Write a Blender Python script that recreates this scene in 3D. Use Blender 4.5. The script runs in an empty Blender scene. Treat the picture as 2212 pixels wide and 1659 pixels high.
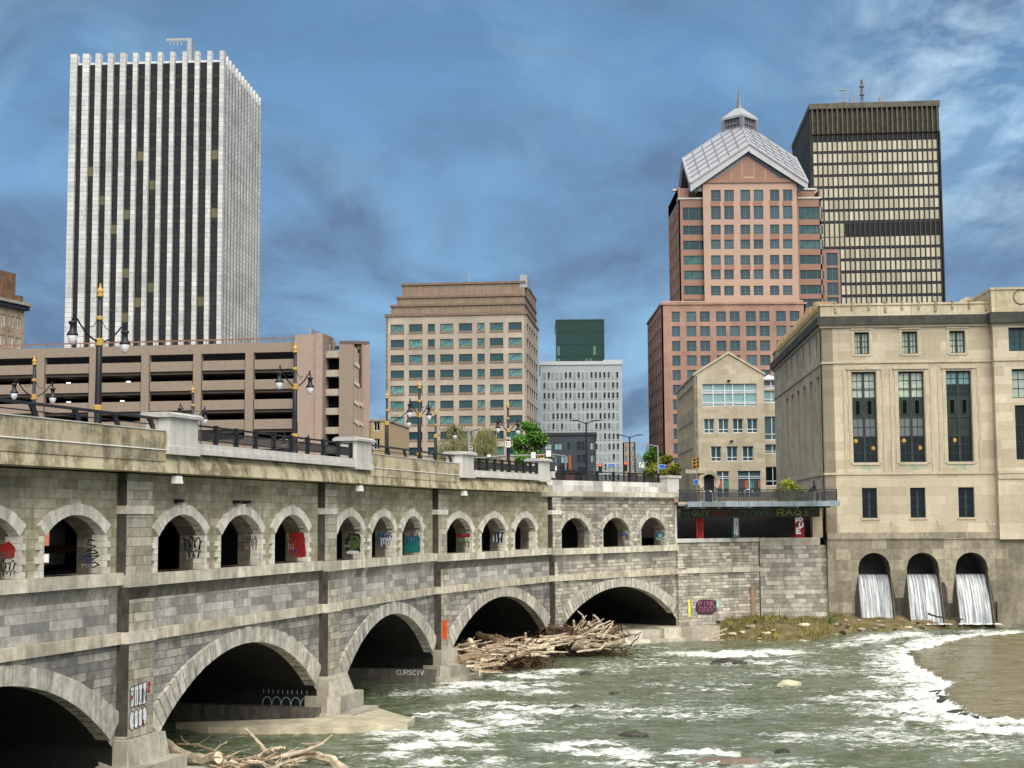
import bpy, bmesh, math, random
from mathutils import Matrix, Vector, noise
random.seed(7)
R = math.radians
# ------------------------------------------------------------------ camera
F_, PITCH, ROLL, CZ = 3184.0, R(5.2), -0.006, 10.0
RM = (Matrix.Rotation(math.pi/2+PITCH, 3, 'X') @ Matrix.Rotation(ROLL, 3, 'Z'))
def ray(x, y): return RM @ Vector(((x-1106)/F_, -(y-829.5)/F_, -1))
def at(x, y, D):
    d = ray(x, y); return Vector((0, 0, CZ)) + d*(D/d.y)
def gnd(x, y, z=0.0):
    d = ray(x, y); return Vector((0, 0, CZ)) + d*((z-CZ)/d.z)
S = bpy.context.scene
col = S.collection
cd = bpy.data.cameras.new('camera'); cam = bpy.data.objects.new('camera', cd); col.objects.link(cam)
cam.matrix_world = Matrix.Translation((0, 0, CZ)) @ RM.to_4x4()
cd.sensor_width = 36; cd.lens = F_/2212*36; cd.clip_end = 6000; cd.clip_start = .5
S.camera = cam
S.view_settings.view_transform = 'Standard'; S.view_settings.look = 'None'
S.view_settings.exposure = 0.5; S.view_settings.gamma = 1
# ------------------------------------------------------------------ mesh builder
class MB:
    def __init__(s): s.v = []; s.f = []; s.m = []; s.r = []
    def face(s, pts, m=0, r=.5):
        b = len(s.v); s.v += [tuple(p) for p in pts]; s.f.append(tuple(range(b, b+len(pts)))); s.m.append(m); s.r.append(r)
    def poly(s, vs, fs, m=0, r=.5):
        b = len(s.v); s.v += [tuple(p) for p in vs]
        for f in fs: s.f.append(tuple(b+i for i in f)); s.m.append(m); s.r.append(r)
    def box(s, x0, x1, y0, y1, z0, z1, m=0, r=.5):
        s.poly([(x0,y0,z0),(x1,y0,z0),(x1,y1,z0),(x0,y1,z0),(x0,y0,z1),(x1,y0,z1),(x1,y1,z1),(x0,y1,z1)],
               [(0,3,2,1),(4,5,6,7),(0,1,5,4),(1,2,6,5),(2,3,7,6),(3,0,4,7)], m, r)
    def prism(s, poly, z0, z1, m=0, r=.5, top=None):   # poly in xy, vertical
        n = len(poly); t = top or poly
        s.poly([(p[0],p[1],z0) for p in poly]+[(p[0],p[1],z1) for p in t],
               [tuple(range(n-1,-1,-1)), tuple(range(n,2*n))]+[(i,(i+1)%n,n+(i+1)%n,n+i) for i in range(n)], m, r)
    def prismy(s, poly, y0, y1, m=0, r=.5):            # poly in xz, extruded along y
        n = len(poly)
        s.poly([(p[0],y0,p[1]) for p in poly]+[(p[0],y1,p[1]) for p in poly],
               [tuple(range(n)), tuple(range(2*n-1,n-1,-1))]+[(i,n+i,n+(i+1)%n,(i+1)%n) for i in range(n)], m, r)
    def tube(s, pts, rad, n=8, m=0, r=.5, jit=0, cap=True):
        pts = [Vector(p) for p in pts]; k = len(pts)
        if not hasattr(rad, '__len__'): rad = [rad]*k
        vs = []; up = Vector((.13,.21,.97))
        for i, p in enumerate(pts):
            t = (pts[min(i+1,k-1)]-pts[max(i-1,0)]).normalized()
            a = t.cross(up)
            if a.length < .1: a = t.cross(Vector((1,0,0)))
            a.normalize(); b = t.cross(a); up = b*-1 if False else up
            for j in range(n):
                w = 2*math.pi*j/n; q = rad[i]*(1+(random.uniform(-jit,jit) if jit else 0))
                vs.append(p+a*math.cos(w)*q+b*math.sin(w)*q)
        fs = [(i*n+j, i*n+(j+1)%n, (i+1)*n+(j+1)%n, (i+1)*n+j) for i in range(k-1) for j in range(n)]
        if cap: fs += [tuple(range(n-1,-1,-1)), tuple(range((k-1)*n, k*n))]
        s.poly(vs, fs, m, r)
    def lathe(s, prof, c=(0,0,0), n=12, m=0, r=.5):    # prof [(radius,z)]
        vs = []; k = len(prof)
        for (q, z) in prof:
            for j in range(n):
                w = 2*math.pi*j/n; vs.append((c[0]+q*math.cos(w), c[1]+q*math.sin(w), c[2]+z))
        fs = [(i*n+j, i*n+(j+1)%n, (i+1)*n+(j+1)%n, (i+1)*n+j) for i in range(k-1) for j in range(n)]
        fs += [tuple(range(n-1,-1,-1)), tuple(range((k-1)*n, k*n))]
        s.poly(vs, fs, m, r)
    def mesh(s, name, mats, smooth=False):
        me = bpy.data.meshes.new(name); me.from_pydata(s.v, [], s.f)
        for x in (mats if isinstance(mats, (list, tuple)) else [mats]): me.materials.append(x)
        me.polygons.foreach_set('material_index', s.m)
        a = me.attributes.new('rnd', 'FLOAT', 'FACE'); a.data.foreach_set('value', s.r)
        if smooth: me.polygons.foreach_set('use_smooth', [True]*len(s.f))
        bm = bmesh.new(); bm.from_mesh(me); bmesh.ops.recalc_face_normals(bm, faces=bm.faces); bm.to_mesh(me); bm.free()
        me.update(); return me
    def build(s, name, mats, parent=None, M=None, smooth=False):
        return link(name, s.mesh(name, mats, smooth), parent, M)
def link(name, me, parent=None, M=None):
    o = bpy.data.objects.new(name, me); col.objects.link(o)
    if parent is not None: o.parent = parent; o.matrix_local = wm(parent).inverted() @ (M if M is not None else Matrix())
    elif M is not None: o.matrix_world = M
    WM[o.name] = M.copy() if M is not None else Matrix()
    return o
WM = {}
def wm(o): return WM[o.name]
def tag(o, label=None, cat=None, group=None, kind=None):
    if label: o['label'] = label
    if cat: o['category'] = cat
    if group: o['group'] = group
    if kind: o['kind'] = kind
    return o
def root(name, M, label, cat, group=None):
    o = bpy.data.objects.new(name, None); col.objects.link(o); o.empty_display_size = .5
    o.matrix_world = M; WM[o.name] = M.copy(); return tag(o, label, cat, group)
def dup(o, M, label=None):
    ch0 = [c for c in bpy.data.objects if c.parent == o]
    n = o.copy(); col.objects.link(n); n.matrix_world = M; WM[n.name] = M.copy()
    if label: n['label'] = label
    def rec(src, dst):
        for c in [c for c in list(KIDS.get(src.name, []))]:
            d = c.copy(); col.objects.link(d); d.parent = dst; rec(c, d)
    rec(o, n); return n
KIDS = {}
def index_kids():
    KIDS.clear()
    for c in bpy.data.objects:
        if c.parent: KIDS.setdefault(c.parent.name, []).append(c)
def fr(x, y, z=0, ang=0): return Matrix.Translation((x, y, z)) @ Matrix.Rotation(ang, 4, 'Z')
class Face:   # vertical facade plane: local x to the right, y into the building, z up
    def __init__(s, x, y, ang): s.o = Vector((x, y)); s.a = ang; s.M = fr(x, y, 0, ang)
    def sz(s, px, py):
        d = ray(px, py); t = Vector((math.cos(s.a), math.sin(s.a)))
        den = t.x*d.y - t.y*d.x                      # o + s t = k d
        k = (t.x*s.o.y - t.y*s.o.x)/den
        q = Vector((d.x*k, d.y*k)) - s.o
        return q.dot(t), CZ+d.z*k
    def left(s, depth):
        q = s.o + Vector((-math.sin(s.a), math.cos(s.a)))*depth; return Face(q.x, q.y, s.a-math.pi/2)
    def right(s, W):
        q = s.o + Vector((math.cos(s.a), math.sin(s.a)))*W; return Face(q.x, q.y, s.a+math.pi/2)
    def shift(s, dx, dy):
        q = s.M @ Vector((dx, dy, 0)); return Face(q.x, q.y, s.a)
def face_at(px, py, D, ang):
    p = at(px, py, D); return Face(p.x, p.y, ang)
# ------------------------------------------------------------------ materials
class NT:
    def __init__(s, m):
        m.use_nodes = True; s.t = m.node_tree; s.t.nodes.clear(); s.n = s.t.nodes
    def node(s, k, **kw):
        n = s.n.new(k)
        for a, b in kw.items(): setattr(n, a, b)
        return n
    def L(s, a, b): s.t.links.new(a, b)
    def put(s, sock, v):
        if isinstance(v, bpy.types.NodeSocket): s.L(v, sock)
        else: sock.default_value = v
    def math(s, op, a, b=0.0, c=None):
        n = s.node('ShaderNodeMath', operation=op); s.put(n.inputs[0], a); s.put(n.inputs[1], b)
        if c is not None: s.put(n.inputs[2], c)
        return n.outputs[0]
    def mix(s, f, a, b, t='MIX'):
        n = s.node('ShaderNodeMix', data_type='RGBA', blend_type=t); s.put(n.inputs[0], f)
        s.put(n.inputs[6], (*a, 1) if isinstance(a, tuple) and len(a) == 3 else a); s.put(n.inputs[7], (*b, 1) if isinstance(b, tuple) and len(b) == 3 else b)
        return n.outputs[2]
    def noise(s, vec, scale, det=4, rough=.6, dist=0):
        n = s.node('ShaderNodeTexNoise'); s.L(vec, n.inputs['Vector']); n.inputs['Scale'].default_value = scale
        n.inputs['Detail'].default_value = det; n.inputs['Roughness'].default_value = rough; n.inputs['Distortion'].default_value = dist
        return n.outputs['Fac']
    def ramp(s, f, a, b, x0=0.0, x1=1.0):
        n = s.node('ShaderNodeMapRange'); s.put(n.inputs[0], f); n.inputs[1].default_value = a; n.inputs[2].default_value = b
        n.inputs[3].default_value = x0; n.inputs[4].default_value = x1; return n.outputs[0]
    def mapv(s, vec, sc, loc=(0, 0, 0)):
        n = s.node('ShaderNodeMapping'); s.L(vec, n.inputs[0]); n.inputs['Scale'].default_value = sc; n.inputs['Location'].default_value = loc
        return n.outputs[0]
    def out(s, colr, rough=.8, bump=None, bs=.3, bd=.05, metal=0, spec=.5, **kw):
        p = s.node('ShaderNodeBsdfPrincipled'); s.put(p.inputs['Base Color'], (*colr, 1) if isinstance(colr, tuple) else colr)
        s.put(p.inputs['Roughness'], rough); p.inputs['Metallic'].default_value = metal; p.inputs['Specular IOR Level'].default_value = spec
        for k, v in kw.items(): s.put(p.inputs[k.replace('_', ' ')], v)
        if bump is not None:
            b = s.node('ShaderNodeBump'); s.L(bump, b.inputs['Height']); b.inputs['Strength'].default_value = bs; b.inputs['Distance'].default_value = bd
            s.L(b.outputs[0], p.inputs['Normal'])
        o = s.node('ShaderNodeOutputMaterial'); s.L(p.outputs[0], o.inputs[0]); return p
    def obj(s): return s.node('ShaderNodeTexCoord').outputs['Object']
    def rnd(s): return s.node('ShaderNodeAttribute', attribute_name='rnd').outputs['Fac']
    def orand(s): return s.node('ShaderNodeObjectInfo').outputs['Random']
def newm(n): return bpy.data.materials.new(n)
def M(name, c, rough=.8, var=.3, scale=1.5, bump=.15, metal=0, streak=0, streakc=.5, rv=.35, spec=.4, orv=0):
    m = newm(name); t = NT(m); v = t.obj()
    n1 = t.noise(v, scale, 6, .65)
    f = t.ramp(n1, .3, .7, 1-var, 1+var)
    f = t.math('MULTIPLY', f, t.ramp(t.rnd(), 0, 1, 1-rv, 1+rv))
    if orv: f = t.math('MULTIPLY', f, t.ramp(t.orand(), 0, 1, 1-orv, 1+orv))
    if streak:
        sn = t.noise(t.mapv(v, (2.2, 2.2, .16)), 1.0, 5, .7)
        f = t.math('MULTIPLY', f, t.ramp(sn, .42, .68, 1, 1-streak))
    h = t.node('ShaderNodeVectorMath', operation='SCALE'); h.inputs[0].default_value = c; t.L(f, h.inputs['Scale'])
    t.out(h.outputs[0], rough, t.noise(v, scale*6, 5, .7) if bump else None, bump, .05, metal, spec)
    return m
def BR(name, c1, c2, mort, bw, bh, ms=.012, var=.3, streak=.3, rough=.85, grime=(.07,.065,.055), gth=(.5,.72), gam=.6, bump=.5, big=.12, rv=0.0, zfade=None):
    """coursed blocks in the facade's own x/z coordinates, weathered"""
    m = newm(name); t = NT(m); tc = t.node('ShaderNodeTexCoord'); v = tc.outputs['Object']
    sep = t.node('ShaderNodeSeparateXYZ'); t.L(v, sep.inputs[0]); sn = t.node('ShaderNodeSeparateXYZ'); t.L(tc.outputs['Normal'], sn.inputs[0])
    side = t.math('GREATER_THAN', t.math('ABSOLUTE', sn.outputs[0]), .7)
    mx = t.node('ShaderNodeMix', data_type='FLOAT'); t.L(side, mx.inputs[0]); t.L(sep.outputs[0], mx.inputs[2]); t.L(sep.outputs[1], mx.inputs[3])
    wob = t.ramp(t.noise(v, .7, 2), 0, 1, -.05, .05)
    # vary the block length from course to course
    crs = t.math('FLOOR', t.math('DIVIDE', sep.outputs[2], bh))
    jig = t.math('MULTIPLY', t.math('FRACT', t.math('MULTIPLY', t.math('SINE', t.math('MULTIPLY', crs, 12.9898)), 43.7)), bw*.9)
    u0 = t.math('ADD', mx.outputs[0], jig)
    u1 = t.math('ADD', u0, t.math('MULTIPLY', t.math('SINE', t.math('ADD', t.math('MULTIPLY', u0, 2.1/bw), t.math('MULTIPLY', crs, 2.3))), bw*.16))
    cb = t.node('ShaderNodeCombineXYZ'); t.L(u1, cb.inputs[0]); t.L(t.math('ADD', sep.outputs[2], t.math('MULTIPLY', wob, .35)), cb.inputs[1])
    b = t.node('ShaderNodeTexBrick'); t.L(cb.outputs[0], b.inputs['Vector'])
    b.inputs['Color1'].default_value = (0, 0, 0, 1); b.inputs['Color2'].default_value = (1, 1, 1, 1); b.inputs['Mortar'].default_value = (.5, .5, .5, 1)
    b.inputs['Scale'].default_value = 1; b.inputs['Mortar Size'].default_value = ms; b.inputs['Mortar Smooth'].default_value = .3
    b.inputs['Brick Width'].default_value = bw; b.inputs['Row Height'].default_value = bh; b.inputs['Bias'].default_value = 0
    sp = t.node('ShaderNodeSeparateColor'); t.L(b.outputs['Color'], sp.inputs[0])
    c = t.mix(t.ramp(sp.outputs[0], .12, .88), c1, c2)
    f = t.ramp(t.noise(v, 2.6, 7, .7), .3, .7, 1-var, 1+var)
    f = t.math('MULTIPLY', f, t.ramp(t.noise(v, big, 3, .6), .3, .7, 1.22, .78))
    if rv: f = t.math('MULTIPLY', f, t.ramp(t.rnd(), 0, 1, 1-rv, 1+rv))
    sc = t.node('ShaderNodeVectorMath', operation='SCALE'); t.L(c, sc.inputs[0]); t.L(f, sc.inputs['Scale'])
    c = sc.outputs[0]
    g0 = t.noise(t.mapv(v, (1, 1, .55), (3, 7, 1)), .42, 6, .68); blk = t.math('SUBTRACT', .5, t.math('FRACT', t.math('MULTIPLY', sp.outputs[0], 7.7)))
    g1 = t.ramp(t.math('ADD', g0, t.math('MULTIPLY', blk, .22 if big > .1 else .02)), gth[0], gth[1], 0, gam)
    c = t.mix(g1, c, grime)
    if streak:
        g2 = t.ramp(t.noise(t.mapv(v, (1.5, 1.5, .11)), 1.0, 5, .75), .5, .72, 0, streak)
        c = t.mix(g2, c, grime)
    c = t.mix(t.math('MULTIPLY', b.outputs['Fac'], .8), c, mort)
    hb = t.math('ADD', t.math('MULTIPLY', b.outputs['Fac'], -1.0), t.math('MULTIPLY', t.noise(v, 5, 6, .7), .7))
    hb = t.math('ADD', hb, t.math('MULTIPLY', sp.outputs[0], .25))
    t.out(c, rough, hb, bump, .05, spec=.3)
    return m
def GL(name, c, c2, thr=.5, rough=.08, spec=.6, scale=0):
    """window glass: darker or paler from pane to pane (drawn blinds)"""
    m = newm(name); t = NT(m)
    x = t.math('FRACT', t.math('ADD', t.math('MULTIPLY', t.rnd(), 7.31), t.orand()))
    f = t.ramp(x, thr, 1, 0, 1)
    if scale:
        sep = t.node('ShaderNodeSeparateXYZ'); t.L(t.obj(), sep.inputs[0])
        q = t.noise(t.mapv(t.obj(), (scale, .01, scale*.8)), 1, 3, .6); f = t.math('MULTIPLY', f, t.ramp(q, .4, .6, .3, 1.1))
    t.out(t.mix(f, c, c2), rough, None, spec=spec)
    return m
wall_up = BR('upper_stone', (.34,.31,.215), (.47,.435,.325), (.17,.155,.105), .95, .36, .010, .28, .35, grime=(.05,.045,.025), gth=(.52,.75), gam=.5, bump=.5)
wall_mid = BR('middle_stone', (.37,.36,.335), (.54,.525,.48), (.19,.185,.17), 1.0, .36, .009, .3, .45, grime=(.12,.12,.12), gth=(.46,.60), gam=.6, bump=.6)
wall_low = BR('rusticated_stone', (.28,.27,.255), (.46,.44,.39), (.11,.105,.095), .95, .32, .013, .38, .45, grime=(.10,.10,.105), gth=(.47,.60), gam=.65, bump=.9)
wall_far = BR('far_rusticated_stone', (.32,.30,.26), (.60,.56,.48), (.13,.12,.10), .75, .27, .014, .35, .45, grime=(.085,.08,.075), gth=(.48,.68), gam=.55, bump=.9)
wall_abut = BR('abutment_stone', (.27,.26,.23), (.55,.53,.47), (.09,.085,.075), .95, .38, .013, .3, .5, grime=(.09,.085,.075), gth=(.48,.68), gam=.5, bump=.7)
course = BR('course_stone', (.45,.425,.36), (.70,.665,.57), (.14,.13,.10), 1.5, 2.0, .010, .25, .35, grime=(.13,.11,.08), gth=(.5,.7), gam=.5, bump=.3)
ringm = M('voussoir_stone', (.54,.515,.45), .85, .3, 3, .3, streak=.5, rv=.22)
ringw = M('pale_voussoir_stone', (.76,.735,.65), .8, .22, 3, .2, streak=.3, rv=.12)
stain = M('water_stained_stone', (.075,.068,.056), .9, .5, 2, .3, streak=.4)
stain2 = M('grimy_stone', (.15,.14,.12), .9, .4, 2, .3, streak=.5)
vault = M('shade_dark_vault_stone', (.011,.011,.010), .95, .5, 1.5, .3)  # grimy stone taken near black, the tunnel shade put into its colour
inner = M('dark_passage_stone', (.025,.022,.018), .95, .4, 1, .2)  # passage stone darkened, its unlit look put into the colour
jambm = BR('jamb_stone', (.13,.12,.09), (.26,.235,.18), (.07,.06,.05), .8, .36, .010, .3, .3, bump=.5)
def STC(name, c, dark, rust=.3):
    """board marked concrete with ragged dark runs and pale leached patches"""
    m = newm(name); t = NT(m); v = t.obj()
    a = t.noise(t.mapv(v, (1, 1, 1.2)), .55, 8, .72, .4); b = t.noise(t.mapv(v, (1.7, 1.7, .22), (3, 1, 2)), 1, 7, .75); d = t.noise(t.mapv(v, (.5, .5, .9), (9, 4, 1)), 1, 5, .6)
    k = t.math('ADD', t.math('MULTIPLY', a, .6), t.math('MULTIPLY', b, .4))
    cc = t.mix(t.ramp(k, .455, .56, 0, .88), c, dark); cc = t.mix(t.ramp(d, .58, .70, 0, rust), cc, (.42,.25,.08)); cc = t.mix(t.ramp(t.noise(v, 3.5, 6, .75), .56, .66, 0, .5), cc, (.62,.56,.42))
    sc = t.node('ShaderNodeVectorMath', operation='SCALE'); t.L(cc, sc.inputs[0]); t.L(t.ramp(t.rnd(), 0, 1, .85, 1.15), sc.inputs['Scale'])
    t.out(sc.outputs[0], .9, t.noise(v, 6, 6, .7), .3, .05, spec=.3); return m
conc = STC('weathered_concrete', (.60,.535,.37), (.15,.125,.07), .15)
concp = STC('parapet_concrete', (.56,.49,.34), (.17,.15,.10), .35)
whitec = M('white_cast_stone', (.64,.63,.60), .75, .12, 1.2, .1, streak=.25)
capst = M('grey_cap_stone', (.50,.50,.48), .75, .2, 2, .1, streak=.2)
blackm = M('black_paint', (.010,.011,.015), .45, .3, 3, .05, spec=.5)
goldm = M('gold_paint', (.50,.33,.08), .45, .2, 6, .05)
globe = M('frosted_globe', (.75,.78,.80), .2, .05, 3, 0)
asph = M('asphalt', (.05,.05,.052), .9, .2, 3, .3)
lime = BR('limestone_ashlar', (.43,.375,.28), (.53,.475,.37), (.27,.22,.15), 2.1, .78, .006, .08, .18, grime=(.20,.16,.11), gth=(.55,.8), gam=.35, bump=.08, big=.09)
limed = M('dark_granite_cornice', (.05,.052,.045), .7, .4, 1.2, .1, streak=.4)
limep = M('pale_limestone', (.50,.44,.325), .85, .14, 1.2, .05, streak=.2)
limebase = BR('river_wall_ashlar', (.24,.215,.165), (.36,.325,.25), (.13,.115,.09), 1.6, .9, .010, .3, .6, grime=(.09,.085,.07), gth=(.47,.7), gam=.65, bump=.25)
copper = M('verdigris_stain', (.36,.42,.32), .8, .3, 1.5, 0, streak=.3)
bronze = M('dark_green_bronze', (.018,.035,.03), .4, .3, 2, .05)
glass_dark = GL('dark_glass', (.008,.014,.016), (.03,.055,.055), .3, .06)
glass_pale = GL('curtained_glass', (.30,.38,.34), (.50,.56,.48), .0, .12, scale=2.0)
glass_mid = GL('half_lit_glass', (.12,.14,.15), (.22,.25,.25), .0, .1)
glass_teal = GL('teal_glass', (.018,.065,.078), (.16,.36,.34), .45, .06, scale=1.2)
glass_blue = GL('blue_grey_glass', (.035,.075,.095), (.07,.13,.15), .4, .08)
glass_sky = GL('pale_sky_glass', (.16,.30,.33), (.30,.46,.47), .0, .08)
glass_green = GL('green_curtain_glass', (.004,.040,.034), (.03,.11,.09), .6, .06)
pink = BR('pink_granite', (.33,.205,.16), (.37,.23,.18), (.28,.16,.12), 1.5, 1.33, .03, .06, .05, grime=(.3,.16,.12), gth=(.6,.9), gam=.3, bump=.02)
pinkl = M('pale_pink_granite', (.44,.305,.24), .7, .06, .3, 0)
pinkd = M('red_granite_spandrel', (.29,.165,.12), .7, .06, .3, 0)
metalroof = M('silver_metal_roof', (.41,.43,.46), .4, .1, .2, 0, metal=.1)
metalrib = M('roof_seams', (.22,.22,.27), .5, .1, 1, 0)
whitemet = M('white_metal', (.72,.76,.80), .45, .06, 1, 0)
steel = M('galvanised_steel', (.36,.38,.40), .4, .1, 2, 0, metal=.4)
marble = BR('white_marble_panels', (.50,.52,.52), (.62,.63,.62), (.22,.24,.24), 9, 1.3, .07, .05, .1, grime=(.5,.5,.46), gth=(.6,.9), gam=.3, bump=.05, rough=.5)
towglass = GL('dark_tower_glass', (.004,.005,.010), (.012,.013,.022), .5, .07)
litglass = GL('lit_office_glass', (.10,.10,.05), (.16,.15,.075), .0, .1)
darkfin = M('dark_bronze_mullion', (.050,.050,.046), .6, .2, .3, 0)
crownst = M('tower_crown_panels', (.12,.115,.085), .8, .35, .5, 0, streak=.3)
blind = GL('cream_blinds', (.36,.34,.25), (.58,.55,.42), .0, .3)
blackglass = GL('black_glass', (.004,.006,.009), (.008,.012,.016), .5, .06)
garage = M('exposed_aggregate', (.30,.24,.195), .9, .08, 1.5, .15, streak=.08)
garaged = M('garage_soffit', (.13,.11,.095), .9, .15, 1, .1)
garagel = M('pale_slab_edge', (.40,.36,.30), .9, .15, 1, .1)
black = M('garage_interior', (.006,.006,.007), .95, .3, 1, 0, spec=.05)  # near black: shade of the arcade and interiors put into the colour
beige = BR('beige_precast', (.40,.345,.285), (.43,.375,.315), (.33,.27,.21), 3.0, 3.66, .03, .06, .12, grime=(.3,.24,.18), gth=(.55,.85), gam=.3, bump=.02)
beiged = M('brown_precast', (.27,.205,.155), .9, .12, .6, .05, streak=.3)
greypan = M('grey_panels', (.36,.41,.44), .7, .06, .4, 0)
greylt = M('light_panel_reveals', (.48,.53,.55), .7, .06, 1, 0)
slate = BR('slate_blue_panels', (.045,.058,.075), (.055,.07,.09), (.03,.04,.05), 1.4, .45, .02, .08, .05, bump=.05)
rust = M('rust_orange_panel', (.30,.085,.03), .7, .15, 1, 0)
buff = M('buff_brick', (.50,.385,.215), .9, .1, 2, .05)
brick = BR('red_brick', (.40,.13,.07), (.55,.20,.11), (.4,.3,.25), .22, .075, .008, .1, .1, bump=.1)
oldbrick = BR('tan_brick', (.40,.30,.20), (.46,.36,.25), (.33,.25,.17), .6, .3, .01, .15, .2, bump=.05)
oldbrown = M('brown_stained_brick', (.19,.11,.06), .9, .6, .5, .1, streak=.5)
wood = M('bleached_wood', (.50,.425,.32), .85, .42, 4, .4, rv=.5)
woodd = M('weathered_wood', (.30,.22,.145), .9, .3, 3, .5, rv=.4)
rockm = M('pale_river_rock', (.46,.42,.31), .9, .35, 1.2, .5)
rockd = M('wet_dark_rock', (.045,.04,.033), .6, .5, 2, .5)
soil = M('muddy_bank', (.15,.12,.06), .95, .5, 1.2, .5)
grassm = M('bank_grass', (.20,.20,.045), .9, .4, .6, 0, rv=.55)
leafg = M('spring_green_leaves', (.09,.22,.025), .7, .3, 1, 0, rv=.6)
leafo = M('olive_budding_leaves', (.21,.22,.09), .8, .3, 1, 0, rv=.6)
leafy = M('yellow_green_leaves', (.26,.29,.04), .8, .3, 1, 0, rv=.6)
bark = M('grey_bark', (.10,.08,.06), .95, .3, 4, .3)
yellow = M('traffic_yellow', (.70,.38,.03), .5, .1, 4, 0)
blue = M('blue_sign', (.02,.13,.62), .5, .05, 4, 0)
whitep = M('white_paint', (.80,.80,.78), .6, .05, 4, 0)
darkcloth = M('dark_clothing', (.012,.013,.018), .9, .2, 8, 0)
skin = M('skin', (.30,.18,.12), .6, .1, 8, 0)
def paint(n, c): return M('paint_'+n, c, .7, .25, 3, 0)
pk, pw, pr, po, pg, pt, pb, py_, pp = (paint('black', (.01,.01,.012)), paint('white', (.72,.75,.78)), paint('red', (.38,.02,.015)), paint('orange', (.70,.11,.015)),
    paint('green', (.07,.14,.02)), paint('teal', (.015,.19,.17)), paint('blue', (.03,.10,.30)), paint('yellow', (.80,.78,.05)), paint('purple', (.06,.02,.05)))
def emit(n, c, s):
    m = newm(n); t = NT(m); t.out(c, .5, None, Emission_Color=(*c, 1), Emission_Strength=s); return m
redlamp = emit('red_signal_light', (1, .06, .02), 3.0)
warmlamp = emit('lit_amber_lamp', (.45, .26, .06), .12)
tubelamp = emit('garage_lamp', (1, .95, .8), 2.0)
# ------------------------------------------------------------------ sky and sun
SUN = Vector((.22, -.78, .88)).normalized()
w = bpy.data.worlds.new('World'); S.world = w; t = NT(w)
sky = t.node('ShaderNodeTexSky', sky_type='NISHITA', sun_disc=False, sun_elevation=math.asin(SUN.z), sun_rotation=math.atan2(SUN.x, SUN.y), air_density=1.0, dust_density=.6, ozone_density=2.5)
dirv = t.node('ShaderNodeTexCoord').outputs['Generated']
sp = t.node('ShaderNodeSeparateXYZ'); t.L(dirv, sp.inputs[0])
den = t.math('ADD', t.math('MAXIMUM', sp.outputs[2], 0.0), .22)
cb = t.node('ShaderNodeCombineXYZ'); t.L(t.math('DIVIDE', sp.outputs[0], den), cb.inputs[0]); t.L(t.math('DIVIDE', sp.outputs[1], den), cb.inputs[1])
pv = t.mapv(cb.outputs[0], (1.0, .75, 1), (2.3, 4.1, 0))
c1 = t.noise(pv, 2.1, 9, .56, .6)
c2 = t.noise(t.mapv(cb.outputs[0], (1.6, .8, 1), (9.3, 1.7, 0)), 2.1, 8, .55, .9)
dk = t.math('MULTIPLY', t.ramp(c1, .36, .58), t.ramp(t.noise(t.mapv(cb.outputs[0], (1, .6, 1), (6, 3, 0)), 5.5, 7, .6, .3), .30, .62, .45, 1.1))
lt = t.math('MULTIPLY', t.ramp(c2, .47, .70), t.ramp(t.noise(t.mapv(cb.outputs[0], (.9, .6, 1), (4.3, 8.7, 0)), 1.1, 4, .5), .42, .62))
elev = t.ramp(sp.outputs[2], .0, .32)
base = t.mix(elev, (1.35, 2.8, 4.5), (.66, 1.62, 2.9))
base = t.mix(.2, base, sky.outputs[0])
cl = t.mix(t.math('MULTIPLY', dk, .85), base, (.80, 1.30, 2.15))
cl = t.mix(t.math('MULTIPLY', lt, .6), cl, (2.1, 3.5, 4.9))
br_ = ray(2140, 170).normalized(); dp = t.node('ShaderNodeVectorMath', operation='DOT_PRODUCT'); t.L(dirv, dp.inputs[0]); dp.inputs[1].default_value = br_
gap = t.math('MULTIPLY', t.ramp(dp.outputs['Value'], .9925, .9995), t.ramp(t.noise(t.mapv(cb.outputs[0], (2.2, 1.5, 1), (1, 5, 0)), 4.0, 8, .6, .3), .40, .66))
cl = t.mix(t.math('MULTIPLY', gap, .5), cl, (5.0, 6.6, 7.6))
# pale cloud added out of view, overhead and behind, to fill side walls
over = t.math('MAXIMUM', t.ramp(sp.outputs[2], .38, .75), t.math('MULTIPLY', t.ramp(sp.outputs[1], .15, -.35), t.ramp(sp.outputs[2], -.02, .12)))
cl = t.mix(t.math('MULTIPLY', over, t.ramp(c1, .2, .8, .8, 1.0)), cl, (5.0, 4.9, 4.7))
bg = t.node('ShaderNodeBackground'); t.L(cl, bg.inputs[0]); bg.inputs[1].default_value = .118
o = t.node('ShaderNodeOutputWorld'); t.L(bg.outputs[0], o.inputs[0])
sl = bpy.data.lights.new('sun', 'SUN'); so = bpy.data.objects.new('sun', sl); col.objects.link(so)
sl.energy = 3.0; sl.angle = R(60); sl.color = (1, .93, .82); so.rotation_euler = SUN.to_track_quat('Z', 'Y').to_euler()
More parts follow.
